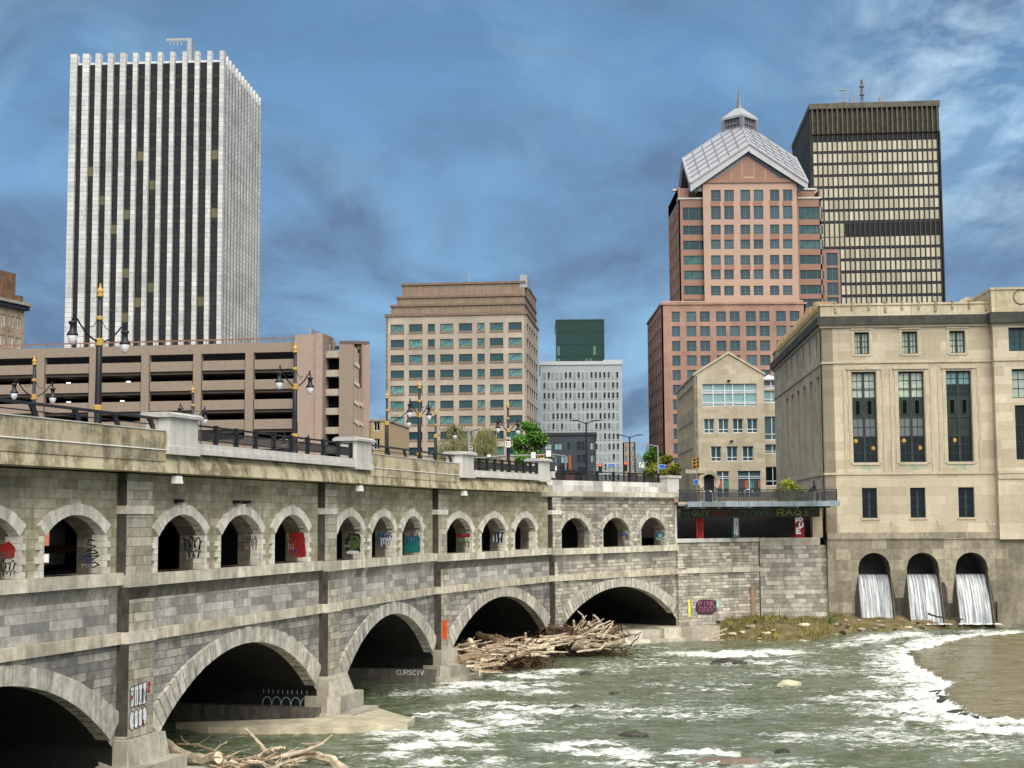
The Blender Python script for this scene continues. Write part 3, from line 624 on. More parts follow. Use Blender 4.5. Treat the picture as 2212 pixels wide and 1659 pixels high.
# ------------------------------------------------------------------ abutment wall between bridge and library
AB = Face(P[5].x, P[5].y, math.atan2((P[6]-P[5]).y, (P[6]-P[5]).x)); LA = (P[6]-P[5]).length
AB2 = Face(P[6].x, P[6].y, math.atan2((P[7]-P[6]).y, (P[7]-P[6]).x)); LB = (P[7]-P[6]).length
abut = root('river_wall', AB.M, 'grey stone river wall between the last bridge arch and the building with outfalls', 'wall')
mb = MB(); mb.box(0, LA, .1, 2, -1, 5.35); mb.box(0, LA, .14, 1, 5.8, 7.9); mb.box(-.02, .9, -.25, 1, -1, 5.33); mb.box(-.02, .9, -.2, 1, 5.8, 7.4); mb.build('coursed_wall', wall_far, abut, AB.M)
mb = MB(); mb.box(-.05, LA-.05, -.05, 1, 5.36, 5.79); mb.build('string_course', course, abut, AB.M)
mb = MB(); mb.box(0, LB+.6, -.1, 2, -1, 7.55); mb.build('coursed_wall', wall_abut, abut, AB2.M)
mb = MB(); mb.box(-.02, LA-.02, -.04, .45, 7.9, 8.22); mb.build('coping', whitec, abut, AB.M)
mb = MB(); mb.box(0, LB-.35, -.16, .45, 7.55, 8.2); mb.build('coping', course, abut, AB2.M)
mb = MB(); mb.box(-2.2, 3.2, -1.4, .2, -.5, 1.05); mb.box(-6.5, -2.2, -.9, 1.2, -.5, .95); mb.box(-8, 2.6, -2.0, -1.3, -.5, .28); mb.build('toe_footing', course, abut, AB.M)
mb = MB(); mb.box(LA-1.0, LA-.55, -.05, .5, .6, 4.2); mb.build('weathered_timber_post', woodd, abut, AB.M)
mb = MB()
for p_ in ([(LA-.5,1),(LA+.2,1),(LA+.1,3.5),(LA-.3,4.0)],): mb.prismy(p_, -.03, .2)
mb.build('dark_recess', stain, abut, AB2.shift(-LA+.4, 0).M)
fa = AB.shift(0, .06)
mb = MB(); blob(mb, 2.9, 2.55, 1.05, .62, 0, -.004, 24, .08, .6)
for k in range(4): ribbon(mb, [(2.2+.45*k,2.15),(2.25+.45*k,2.55),(2.5+.45*k,2.5),(2.5+.45*k,2.15)], .03, 1, -.014)
letters(mb, 'PINK', 2.15, 2.65, .3, .36, .035, 1, .4); blob(mb, 4.05, 2.75, .14, .42, 2, -.012)
o_ = mb.build('graffiti', [pp, paint('pink_line', (.5,.22,.25)), paint('mint', (.35,.6,.5))], abut, fa.M); o_['label'] = 'dark purple bubble graffiti on the river wall'
mb = MB(); blob(mb, 1.15, 2.5, .17, .75, 0, -.004, 14, .2, .5); o_ = mb.build('graffiti', py_, abut, fa.M); o_['label'] = 'yellow paint patch'
# ------------------------------------------------------------------ terrace over the dark arcade
terr = root('terrace', AB.M, 'steel edged terrace with glass railing over a dark graffiti arcade, left of the library', 'terrace')
T0 = at(1467, 1090, 121.2); T1 = at(1815, 1096, 121.6); ta = math.atan2(T1.y-T0.y, T1.x-T0.x); TF = Face(T0.x, T0.y, ta); TL = (Vector((T1.x, T1.y))-Vector((T0.x, T0.y))).length
mb = MB(); mb.box(0, TL, .25, 6.5, 11.02, 11.22); mb.build('floor_slab', concp, terr, TF.M)
mb = MB(); k = 7
for j in range(k): mb.box(TL*j/k+.01+(.7 if j == 0 else 0), TL*(j+1)/k-.01, 0, .22, 10.83, 11.25, 0, random.random())
mb.box(0, .69, .3, .5, 10.9, 11.25); mb.build('steel_fascia', M('zinc_fascia', (.22,.27,.31), .5, .3, .6, .1, metal=.3, streak=.3), terr, TF.M)
for j in range(10):
    mb = MB(); x = .5+TL*j/10; mb.box(x, x+.12, .3, 6, 10.72, 11.0); mb.build('floor_beam', steel if j % 3 == 1 else blackm, terr, TF.M)
mb = MB(); mb.box(0, TL-.15, .3, .38, 12.15, 12.23); 
mb.build('top_rail', blackm, terr, TF.M)
for j in range(9):
    mb = MB(); x = .05+(TL-.3)*j/8; mb.box(x, x+.10, .29, .40, 11.22, 12.2); mb.build('rail_post', blackm, terr, TF.M)
tglass = newm('tinted_rail_glass'); t = NT(tglass); t.out((.03,.035,.045), .3, None, Alpha=.55)
mb = MB()
for j in range(8): x = .18+(TL-.3)*j/8; mb.box(x, x+(TL-.3)/8-.16, .33, .35, 11.3, 12.08)
mb.build('rail_infill', tglass, terr, TF.M)
# arcade: back wall, columns, soffit panel
AR = AB.shift(0, 3.2); 
mb = MB(); mb.box(-1, LA+LB, 3.5, 4, 7.9, 11.0); mb.box(-1, LA+LB, 0, 3.5, 8.2, 8.24); mb.build('back_wall', black, terr, AR.M)
FW = Face(T0.x, T0.y+2.9, ta)
def tx(px): return FW.sz(px, 1130)[0]
colr = [(1504, 1519.5, pr, 'red painted column'), (1582.4, 1597.4, paint('dark_teal', (.04,.09,.09)), 'teal painted column'), (1717, 1737.6, paint('deep_red', (.20,.005,.01)), 'deep red painted column')]

for (xa, xb, m_, lb) in colr:
    a, b = FW.sz(xa, 1130)[0], FW.sz(xb, 1130)[0]; mb = MB(); mb.box(a, b, 0, .5, 8.22, 10.7, 0)
    if lb.startswith('deep'):
        letters(mb, 'G', a+.12, 10.0, .3, .36, .12, 1); letters(mb, 'O', a+.32, 9.55, .32, .36, .12, 1); letters(mb, 'F', a+.1, 9.5, .2, .34, .11, 1); letters(mb, 'U', a+.38, 9.1, .28, .34, .12, 1); letters(mb, 'E', a+.14, 8.6, .32, .42, .12, 1)
    elif lb.startswith('teal'): scrawl(mb, a+.1, b-.1, 9.4, 1.4, .05, 1, 3)
    else: scrawl(mb, a+.1, b-.1, 9.4, 1.4, .07, 2, 3)
    o_ = mb.build('column', [m_, pw, paint('dark_red2', (.15,.01,.01))], terr, FW.M); o_['label'] = lb
mb = MB(); a, b = tx(1472), tx(1771); mb.box(a, b, -.02, .3, 9.95, 10.7, 0)
s_ = M('dark_soffit_beam', (.05,.06,.045), .9, .3)
letters(mb, 'GUY', a+.9, 10.1, .36, .45, .07, 1, .5, -.035); letters(mb, 'RAD', a+2.6, 10.1, .4, .4, .09, 2, .4, -.035)
scrawl(mb, a+5.2, a+7.4, 10.3, .35, .05, 3, 5, -.035); letters(mb, 'RAQ!', a+8.1, 10.08, .55, .5, .10, 1, .3, -.035); scrawl(mb, a+.1, a+.7, 10.3, .3, .05, 3, 3, -.035)
o_ = mb.build('graffiti_beam', [s_, paint('olive', (.22,.24,.08)), paint('maroon', (.2,.02,.03)), paint('pale_teal', (.08,.16,.15))], terr, FW.M)
mb = MB(); mb.box(-.05, .12, .05, .6, 7.6, 11.0); mb.build('white_edge_pilaster', whitec, terr, AB.shift(-.0, 0).M)
LF = face_at(1783, 1025, 126.8, R(-4))
mb = MB(); mb.box(-1.15, -.3, .3, 3, 8.2, 10.9); mb.build('end_pier', limep, terr, LF.M)
# ------------------------------------------------------------------ library
lib = root('limestone_library', LF.M, 'large limestone civic building with tall green windows and three river outfalls in its base', 'building')
LW, LD = 24.0, 0
d_ = LF.left(0)
LD = -d_.sz(1672, 800)[0]        # depth of the left flank
PJ = LF.sz(2142, 800)[0]         # projecting end bay starts here
Z0, ZT, ZC0, ZC1, ZS1, ZS2 = 7.98, 28.25, 26.45, 27.2, 13.62, 23.2
tall = [(1841.5, 1894.5), (1942.5, 1998), (2046, 2100.5)]
up = [(1846, 1877.5), (1949, 1982), (2051.5, 2085)]
low = [(1862.5, 1895.0), (1966.5, 1999.5), (2070.5, 2105)]
def rng(pa, py): return LF.sz(pa[0], py)[0], LF.sz(pa[1], py)[0]
T = [rng(q, 900) for q in tall]; U = [rng(q, 740) for q in up]; Lw = [rng(q, 1085) for q in low]
zt0, zt1 = LF.sz(1870, 999)[1], LF.sz(1870, 803)[1]; zu0, zu1 = LF.sz(1870, 765)[1], LF.sz(1870, 717)[1]; zl0, zl1 = LF.sz(1880, 1119)[1], LF.sz(1880, 1054)[1]
mb = MB(); wall(mb, 0, PJ, Z0, ZC0, 0, [(a, b, zt0, zt1, zt1) for a, b in T]+[(a, b, zu0, zu1, zu1) for a, b in U]+[(a, b, zl0, zl1, zl1) for a, b in Lw], .7, 0, 1, back=False)
mb.build('wall', [lime, limep], lib, LF.M)
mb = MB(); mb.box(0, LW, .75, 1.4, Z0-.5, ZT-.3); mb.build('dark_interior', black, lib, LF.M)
def lwin(a, b, z0, z1, nx, nz, glz, y=.42, lam=False, parent=lib, M_=None):
    """bronze framed casement pair with glazing bars; glz = list of (z0,z1,material)"""
    mb = MB(); M_ = M_ or LF.M; t_ = .09
    mb.box(a, b, y, y+.12, z0, z0+t_); mb.box(a, b, y, y+.12, z1-t_, z1); mb.box(a, a+t_, y, y+.12, z0+t_, z1-t_); mb.box(b-t_, b, y, y+.12, z0+t_, z1-t_)
    c = (a+b)/2; mb.box(c-.10, c+.10, y-.03, y+.12, z0+t_, z1-t_)
    w_ = b-a
    for g0, g1, gm, bars in glz:
        if gm is None:      # spandrel panel
            mb.box(a+t_, b-t_, y+.02, y+.1, g0, g1)
            for s in (a+w_*.14, a+w_*.62): mb.box(s, s+w_*.24, y-.03, y+.02, g0+.2, g1-.2); 
            continue
        for k in range(1, nx*2):
            if k == nx: continue
            x = a+w_*k/(nx*2); mb.box(x-.022, x+.022, y+.03, y+.1, g0, g1)
        for z in bars: mb.box(a+t_, b-t_, y+.03, y+.1, g0+(g1-g0)*z-.025, g0+(g1-g0)*z+.025)
        mb.box(a+t_, b-t_, y-.0, y+.11, g1-.05, g1+.05)
    wnd = mb.build('window', bronze, parent, M_)
    for g0, g1, gm, bars in glz:
        if gm is None:
            mb = MB()
            for s in (a+w_*.14, a+w_*.62): mb = MB(); mb.box(s+.09, s+w_*.24-.09, y-.035, y-.032, g0+.3, g1-.3); mb.build('sunk_panel', black, wnd, M_)
            continue
        mb = MB(); mb.box(a+t_, b-t_, y+.07, y+.09, g0, g1, 0, random.random()); mb.build('pane', gm, wnd, M_)
    return wnd
for i, (a, b) in enumerate(T):
    H = zt1-zt0; zz = [zt0+.09, zt0+H*.285, zt0+H*.495, zt0+H*.72, zt1-.09]
    if i < 2: g = [(zz[0], zz[1], blackglass, [.33,.66]), (zz[1], zz[2], glass_mid, [.5]), (zz[2], zz[3], None, []), (zz[3], zz[4], glass_pale, [.30,.36,.68])]
    else: g = [(zz[0], zz[1], blackglass, [.33,.66]), (zz[1], zz[2], bronze, [.5]), (zz[2], zz[3], None, []), (zz[3], zt1-H*.15, glass_dark, [.4]), (zt1-H*.15, zz[4], glass_sky, [.5])]
    wd = lwin(a, b, zt0, zt1, 2, 4, g)
    for (u, v) in ([(.06,.9),(.94,.62)] if i == 0 else [(.2,.9),(.82,.62)] if i == 1 else [(.32,.9)]):
        mb = MB(); mb.lathe([(.01,-.24),(.12,-.22),(.22,-.10),(.22,.10),(.12,.20),(.01,.22)], (a+(b-a)*max(.14, min(.86, u)), .62, zt0+H*.285*v-.15), 10); mb.build('hanging_lamp', warmlamp, wd, LF.M)
for a, b in U: lwin(a, b, zu0, zu1, 2, 3, [(zu0+.09, zu1-.09, glass_pale, [.33,.6])])
for a, b in Lw: lwin(a, b, zl0, zl1, 1, 2, [(zl0+.09, zl1-.09, blackglass, [.35,.7])], .35)
# surrounds, sills, verdigris runs
for a, b in T:
    mb = MB(); mb.box(a-.42, b+.42, -.14, .1, zt1+.18, zt1+.42); mb.box(a-.32, a-.06, -.05, .1, zt0-.1, zt1+.17); mb.box(b+.06, b+.32, -.05, .1, zt0-.1, zt1+.17)
    mb.box(b+.5, b+.72, -.07, .1, ZS1+.1, zt1+.17); mb.box(a-.72, a-.5, -.07, .1, ZS1+.1, zt1+.17); mb.build('window_surround', limep, lib, LF.M)
    mb = MB(); mb.box(a-.1, b+.1, -.08, .1, zt0-.22, zt0-.02); s_ = mb.build('window_sill', limep, lib, LF.M)
    mb = MB(); mb.prismy([(a+.3, zt0-.24), (b-.3, zt0-.24), (b-.6, ZS1+.25), (a+.8, ZS1+.4)], -.006, -.002); mb.build('verdigris_run', copper, s_, LF.M)
for a, b in U:
    mb = MB(); mb.box(a-.32, b+.32, -.10, .1, zu1+.18, zu1+.32); mb.box(a-.26, a-.08, -.04, .1, zu0-.1, zu1+.175); mb.box(b+.08, b+.26, -.04, .1, zu0-.1, zu1+.175); mb.box(a-.1, b+.1, -.06, .1, zu0-.18, zu0-.02)
    mb.build('window_surround', limep, lib, LF.M)
for a, b in Lw: mb = MB(); mb.box(a-.12, b+.12, -.07, .1, zl0-.16, zl0-.02); mb.build('window_sill', limep, lib, LF.M)
def band(z0, z1, y, m, nm, x1=PJ, flank=True):
    mb = MB(); mb.box(-.0, x1, -y, .2, z0, z1); 
    if flank: mb.box(-y, -.0, -y, LD+y, z0, z1)
    mb.build(nm, m, lib, LF.M)
band(ZS1-.10, ZS1+.10, .10, limep, 'string_course'); band(ZS2-.08, ZS2+.08, .12, limep, 'string_course')
band(ZC0, ZC1, .42, limed, 'cornice'); band(ZC0-.22, ZC0-.002, .2, limep, 'cornice_bed')
par = BR('parapet_limestone', (.42,.37,.25), (.56,.51,.38), (.2,.17,.12), 2.3, 3, .02, .2, .4, grime=(.22,.19,.13), gth=(.5,.75), gam=.5, bump=.05)
mb = MB(); mb.box(-.1, PJ, -.1, 1.2, ZC1, 28.15); mb.box(-.1, 1.2, 1.2, LD, ZC1, 28.15); mb.box(-.2, PJ, -.2, 1.3, 28.15, 28.32); mb.box(-.2, 1.3, 1.3, LD, 28.15, 28.32); mb.build('parapet', par, lib, LF.M)
mb = MB(); mb.box(.5, LW+6, 1.3, LD, 27.2, 27.9); mb.build('roof', conc, lib, LF.M)
strap = M('tan_timber_brackets', (.33,.255,.15), .9, .3)
for k in range(11): mb = MB(); x = 1.2+1.42*k; mb.box(x-.05, x+.08, -.26, 1.3, 27.75, 28.48) if k % 3 else mb.box(x-.08, x+.1, -.26, 1.3, 27.55, 28.5); mb.build('parapet_bracket', strap, lib, LF.M)
for k in range(34): mb = MB(); y = .4+.96*k; mb.box(-.36, 1.3, y, y+.22, 27.75, 28.62+.12*(k % 3)); (mb.build('parapet_bracket', strap, lib, LF.M) if y < LD else None)
# left flank with thin upper windows and tall recessed bays
FL = LF.left(LD)
def fz(px, py): return FL.sz(px, py)
ub = [(1721.5,1726.5),(1741,1746),(1760.5,1765.5)]
xs6 = []
hs = []
for k in range(6):
    xc = LD-2.2-(LD-7.5)*k/5.6; xc = LD-3.3-4.75*k
    hs.append((xc-.55, xc+.55, 23.95, 26.0, 26.0)); hs.append((xc-1.0, xc+1.0, 14.4, 22.3, 22.3)); xs6.append(xc)
mb = MB(); wall(mb, 0, LD, Z0, ZC0, 0, hs, .9, 0, 1, back=False); mb.build('wall', [lime, limep], lib, FL.M)
mb = MB(); mb.box(0, LD-1.5, 1.0, 1.5, Z0, 27); mb.build('dark_interior', black, lib, FL.M)
for xc in xs6:
    lwin(xc-1.0, xc+1.0, 14.4, 22.3, 1, 2, [(14.5, 22.2, blackglass, [.3,.5,.72])], .8, parent=lib, M_=FL.M)
    lwin(xc-.55, xc+.55, 23.95, 26.0, 1, 2, [(24.05, 25.9, blackglass, [.5])], .7, parent=lib, M_=FL.M)
# projecting end bay at the right
R0 = -.85
z2 = 29.05
up4 = LF.sz(2184, 770); wx = LF.sz(2187, 900)[0]
mb = MB(); wall(mb, PJ, LW, Z0, ZC0, R0, [(wx, wx+2.6, zt0+.1, 19.3, 19.3), (wx-.15, wx+2.4, 19.9, zt1+.0, zt1+.0), (wx-.3, wx+2.0, zu0, zu1+.1, zu1+.1), (wx+.65, wx+2.6, zl0, zl1, zl1)], .8, 0, 1, back=False); mb.build('end_bay_wall', [lime, limep], lib, LF.M)
mb = MB(); mb.box(PJ-.3, LW, R0-.45, .3, ZC0-.1, ZC1+.05); mb.build('cornice', limed, lib, LF.M)
mb = MB(); mb.box(PJ-.05, LW, R0-.1, 6, ZC1+.05, 29.2); mb.box(PJ-.15, LW, R0-.2, 6, 29.2, 29.4); mb.build('parapet', par, lib, LF.M)
mb = MB(); mb.box(PJ+.02, LW, R0-.12, R0+.1, ZS1-.55, ZS1-.1); mb.box(PJ+.02, LW, R0-.18, R0+.1, ZS1-.1, ZS1+.12); mb.build('string_course', limep, lib, LF.M); mb = MB(); mb.box(PJ, LW, R0-.1, R0+.1, ZS2-.1, ZS2+.08); mb.build('string_course', limep, lib, LF.M)
mb = MB(); rx, rz = LF.sz(2199, 645)
mb.tube([(rx+.62*math.cos(a_*math.pi/12), R0-.12, rz+.62*math.sin(a_*math.pi/12)) for a_ in range(25)], .05, 6); mb.build('roundel', stain2, lib, LF.M)
for (a, b, z0, z1, g) in ((wx, wx+2.6, zt0+.1, 19.3, blackglass), (wx-.15, wx+2.4, 19.9, zt1, glass_pale), (wx-.3, wx+2.0, zu0, zu1+.1, glass_teal), (wx+.65, wx+2.6, zl0, zl1, blackglass)):
    lwin(a, b, z0, z1, 2, 3, [(z0+.09, z1-.09, g, [.33,.66])], R0+.4)
mb = MB(); a_, b_ = LF.sz(2077, 640)[0], LF.sz(2155, 640)[0]; mb.prismy([(a_, 28.3), (a_+2.2, 29.9), (b_, 29.9), (b_, 28.3)], 8, 14); mb.build('roof_penthouse', par, lib, LF.M)
# security cameras / lamps on the wall
for px, py in ((1772+3, 1105), ): pass
for px, py in ((1935, 1136), (2035, 1134), (2143, 1133)):
    x, z = LF.sz(px, py); mb = MB(); mb.tube([(x-.35, -.02, z+.45), (x-.3, -.3, z+.1), (x, -.45, z)], .035, 6); mb.tube([(x, -.45, z), (x+.35, -.3, z+.25)], .03, 6); mb.lathe([(.03,-.12),(.13,-.08),(.13,.05),(.04,.12)], (x, -.5, z), 8); mb.build('wall_lamp', capst, lib, LF.M)
# base course and river wall with three arched outfalls
mb = MB(); mb.box(0, LW, -.35, .75, Z0+.03, Z0+.62); mb.build('base_moulding', limebase, lib, LF.M)
OF = [(LF.sz(1852.8, 1225)[0], LF.sz(1922, 1225)[0]), (LF.sz(1957.6, 1225)[0], LF.sz(2027, 1225)[0]), (LF.sz(2062.6, 1225)[0], LF.sz(2132.5, 1225)[0])]
mb = MB(); wall(mb, -.02, LW, -.8, Z0+.02, -.25, [(a, b, -.8, 5.55, 5.55+(b-a)/2-.02) for a, b in OF], 4.5, 0, 1, N=22); mb.build('river_wall', [limebase, stain2], lib, LF.M)
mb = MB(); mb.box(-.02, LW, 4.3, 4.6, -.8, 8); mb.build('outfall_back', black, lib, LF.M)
for a, b in OF:   # flared cut-water cheeks beside each outfall
    for s, x in ((-1, a), (1, b)):
        mb = MB(); e = s*.16
        mb.poly([(x, -.26, 5.0), (x+e*.3, -.26, 5.0), (x+e*.3+s*.05, -1.9, .5), (x+s*.02, -1.9, .5), (x, -.26, .5), (x+s*.38, -.26, .5), (x+s*.34, -.26, 3.2)], [(0,1,2,3), (0,3,4), (1,6,5,2), (0,4,5,6,1), (2,5,4,3)]); mb.build('outfall_cheek', stain2, lib, LF.M)
mb = MB(); x = (OF[1][1]+OF[2][0])/2
mb.prismy([(x-.55, .6), (x+.5, .6), (x+.45, 2.6), (x-.05, 2.65), (x-.1, 3.9), (x-.3, 4.4), (x-.5, 4.4)], -.27, -.2); mb.build('slime_stain', stain, lib, LF.M); x = (OF[0][1]+OF[1][0])/2; mb = MB()
mb.prismy([(x-.6, .6), (x+.6, .6), (x+.5, 3.1), (x-.5, 3.1)], -.27, -.2); mb.build('slime_stain', stain, lib, LF.M)
mb = MB(); mb.box(OF[2][1]+.55, LW, -.7, -.2, -.8, 2.75); mb.build('plinth', limebase, lib, LF.M)
# falling water
fw = newm('falling_water'); t = NT(fw); v = t.obj()
n1 = t.noise(t.mapv(v, (6.5, .3, .16)), 1, 6, .7); n2 = t.noise(t.mapv(v, (15, .6, .9), (3, 1, 5)), 1, 5, .7)
f = t.math('ADD', t.math('MULTIPLY', n1, .65), t.math('MULTIPLY', n2, .35))
t.out(t.mix(t.ramp(f, .40, .64), (.07,.09,.11), (.80,.85,.90)), .5, n1, .6, .08)
foamm = newm('churned_foam'); t = NT(foamm); v = t.obj(); t.out(t.mix(t.ramp(t.noise(v, 3, 5, .7), .35, .6), (.35,.38,.36), (.85,.88,.90)), .6, t.noise(v, 6, 4), .6, .08)
for i, (a, b) in enumerate(OF):
    mb = MB(); nx, nz = 28, 16; vs = []
    for j in range(nz+1):
        u = j/nz; zz = 4.98-(4.98-.95)*u
        for k in range(nx+1):
            q = k/nx; wob_ = .10*noise.noise(Vector((q*9+i*7, u*.8, i)))+.05*noise.noise(Vector((q*25, u*3, i)))
            vs.append((a+.04+(b-a-.08)*q, 1.0-2.35*u**.62+wob_*2*u, zz))
    fs = [(j*(nx+1)+k, j*(nx+1)+k+1, (j+1)*(nx+1)+k+1, (j+1)*(nx+1)+k) for j in range(nz) for k in range(nx)]
    # river inside the culvert
    mb.poly(vs, fs); n0 = len(mb.v); mb.face([(a, 1.2, 4.98), (b, 1.2, 4.98), (b, 4.2, 5.0), (a, 4.2, 5.0)])
    o_ = mb.build('waterfall', fw, None, LF.M, True)
    tag(o_, ['left waterfall pouring from the outfall nearest the grey river wall', 'middle waterfall of the three, with a dark branch lying at its foot', 'right waterfall of the three outfalls, nearest the frame edge'][i], 'waterfall', 'waterfalls from the building base')
    mb = MB(); rr = random.Random(i)
    for k in range(60):
        x = rr.uniform(a-.2, b+.5); y = -1.7+rr.uniform(-.45, .35); s = rr.uniform(.08, .26)
        mb.lathe([(.01, 0), (s, .02), (s*.7, s*.4), (.02, s*.55)], (x, y, .93), 6)
    s_ = mb.build('splash', foamm, None, LF.M, True); tag(s_, ['white splash under the left waterfall', 'white splash under the middle waterfall', 'white splash under the right waterfall'][i], 'splash', 'splashes under the outfalls', 'stuff')
# ------------------------------------------------------------------ bank in front of the building
rb = random.Random(5)
edge = [gnd(x, y, z) for x, y, z in ((1470,1372,0),(1512,1379,0),(1560,1381,0),(1610,1384,0),(1650,1387,0),(1700,1386,0),(1750,1385,0),(1800,1383,0),(1850,1380,.05),(1900,1375,.35),(1950,1367,.55),(2000,1362,.62),(2060,1360,.62),(2130,1358,.62),(2230,1356,.62),(2330,1356,.62))]
mb = MB(); rows = 14; n = len(edge)*4; vs = []
def eat(u):
    k = min(int(u*(len(edge)-1)), len(edge)-2); return edge[k].lerp(edge[k+1], u*(len(edge)-1)-k)
def bankp(u, v):
    e = eat(u); tx_ = e.x*1.05+.5; q = Vector((tx_, (126.4 if tx_ > 27 else 123.0+(tx_-13.5)*.45)+.6, 0)); p_ = e.lerp(q, v)
    hmax = 1.65 if u < .9 else 1.1
    z = -.25+ (hmax+.25)*(1-(1-v)**1.6) + .16*noise.noise(Vector((p_.x*.7, p_.y*.7, 1)))+.08*noise.noise(Vector((p_.x*2.4, p_.y*2.4, 3)))
    return Vector((p_.x+.5*noise.noise(Vector((p_.x*.5, 0, 9))), p_.y+(1-v)*.8*noise.noise(Vector((p_.x*.9, 4, 2))), z))
for j in range(rows+1):
    for k in range(n+1): vs.append(bankp(k/n, j/rows))
mb.poly(vs, [(j*(n+1)+k, j*(n+1)+k+1, (j+1)*(n+1)+k+1, (j+1)*(n+1)+k) for j in range(rows) for k in range(n)])
bank = mb.build('river_bank', soil, None, None, True); tag(bank, 'low muddy bank at the foot of the river wall', kind='structure')
mb = MB()
for _ in range(9000):
    u, v = rb.random()**1.15, rb.random(); 
    if u > .62 and rb.random() < .75: continue
    p_ = bankp(u, v)
    if noise.noise(Vector((p_.x*.6, p_.y*.8, 0))) < -.15+.25*(1 if u > .45 else 0) or p_.z < .02: continue
    h = rb.uniform(.10, .42)*(1.3 if v > .8 else 1); a_ = rb.uniform(0, 6.28); w_ = rb.uniform(.02, .05); dx, dy = math.cos(a_), math.sin(a_); l = rb.uniform(.3, .9)
    mb.face([(p_.x-dy*w_, p_.y+dx*w_, p_.z-.02), (p_.x+dy*w_, p_.y-dx*w_, p_.z-.02), (p_.x+dx*h*l, p_.y+dy*h*l, p_.z+h)], 0, rb.random())
g_ = mb.build('bank_grass', grassm); tag(g_, 'short olive grass covering the muddy bank', 'grass', kind='stuff')
def rock(mb, c, sx, sy, sz, seed, m=0):
    bm = bmesh.new(); bmesh.ops.create_icosphere(bm, subdivisions=2, radius=1)
    for v in bm.verts:
        k = 1+.35*noise.noise(v.co*1.3+Vector((seed*3.1, seed, 0))); v.co *= k
        v.co.z = max(v.co.z, -.5); v.co = Vector((v.co.x*sx, v.co.y*sy, v.co.z*sz))+Vector(c)
    bm.verts.index_update(); mb.poly([v.co.copy() for v in bm.verts], [[v.index for v in f.verts] for f in bm.faces], m, rb.random()); bm.free()
def put_rock(px, py, z, sx, sy, sz, mat, label, group=None, name='rock'):
    q = gnd(px, py, z); mb = MB(); rock(mb, (0, 0, 0), sx, sy, sz, px*.13); o_ = mb.build(name, mat, None, fr(q.x, q.y, z)); return tag(o_, label, 'rock', group)
put_rock(1908, 1352, .55, 1.05, .6, .42, rockm, 'largest pale boulder lying on the bank below the outfalls')
put_rock(1903, 1366, .3, .5, .3, .2, rockm, 'pale flat rock at the waterline under the largest boulder')
put_rock(1932, 1366, .3, .55, .35, .2, rockm, 'pale rock right of the flat rock at the waterline below the outfalls')
put_rock(1840, 1348, .6, .35, .3, .25, rockm, 'pale stone beside the foot of the left waterfall')
for k in range(64):
    u, v = rb.random()*.85, rb.random()**1.5*.8; p_ = bankp(u, v)
    s = rb.uniform(.12, .6); mb = MB(); rock(mb, (0, 0, 0), s, s*.6, s*.32, k); tag(mb.build('rock', rockm if k % 4 else rockd, None, fr(p_.x, p_.y, p_.z+.02, rb.random()*3)), 'small pale rock scattered along the muddy bank', 'rock', 'small rocks on the bank')
# river rocks breaking the surface
for (px, py, sx, sz, mt, lb) in ((1572,1432,1.2,.22,rockd,'dark flat rock in the white streak of the river, left one of the pair'), (1545,1436,.5,.14,rockd,'low dark rock left of the pair in the white streak'),(1598,1436,.7,.16,rockd,'dark rock in the white streak, right one of the pair'),
        (1704,1480,.75,.24,rockm,'pale flat rock alone in mid river'), (1367,1591,.75,.2,rockd,'dark pointed rock in the rapids near the bottom centre'), (1266,1459,.45,.2,rockd,'dark rock in the rapids right of the driftwood'),
        (1580,1645,1.6,.12,M('brown_rock',(.16,.13,.10)),'brown rock shelf at the bottom edge of the river'), (1690,1627,.35,.15,rockd,'small dark rock above the brown shelf'), (1327,1500,.3,.14,rockd,'small dark rock in the middle of the rapids'), (1245,1528,.3,.12,rockd,'tiny dark rock at the tip of a white wave')):
    put_rock(px, py, -.02, sx, sx*.45, sz*1.3, mt, lb)
# bush, person and pot on the terrace

# ------------------------------------------------------------------ windows helper: up to 100 separate, the rest one part
def windows(rt, items, frame_m, y=.25, bar='t', cap=100, name='window'):
    """items: (M_, x, z, w, h, glass, bars) ; meshes are shared between equal sizes"""
    cache = {}; rest = {}
    items = sorted(items, key=lambda q: -q[3]*q[4]) if False else items
    for n, (M_, x, z, w_, h, g, b) in enumerate(items):
        if n < cap:
            k = (round(w_, 2), round(h, 2), g.name, b)
            if k not in cache: mb = MB(); winm(mb, 0, 0, w_, h, y, b); cache[k] = mb.mesh(name, [frame_m, g])
            link(name, cache[k], rt, M_ @ Matrix.Translation((x, 0, z)))
        else:
            rest.setdefault('a', []).append((M_, x, z, w_, h, g, b))
    if rest:
        mb = MB(); gl = []; 
        for (M_, x, z, w_, h, g, b) in rest['a']:
            if g not in gl: gl.append(g)
            q = MB(); winm(q, x, z, w_, h, y, b); r_ = random.random()
            base_ = len(mb.v); mb.v += [tuple(M_ @ Vector(p_)) for p_ in q.v]
            for f_, m_ in zip(q.f, q.m): mb.f.append(tuple(i+base_ for i in f_)); mb.m.append(0 if m_ == 0 else 1+gl.index(g)); mb.r.append(r_)
        o_ = mb.build(name+'_rows', [frame_m]+gl, rt); o_['kind'] = 'stuff'
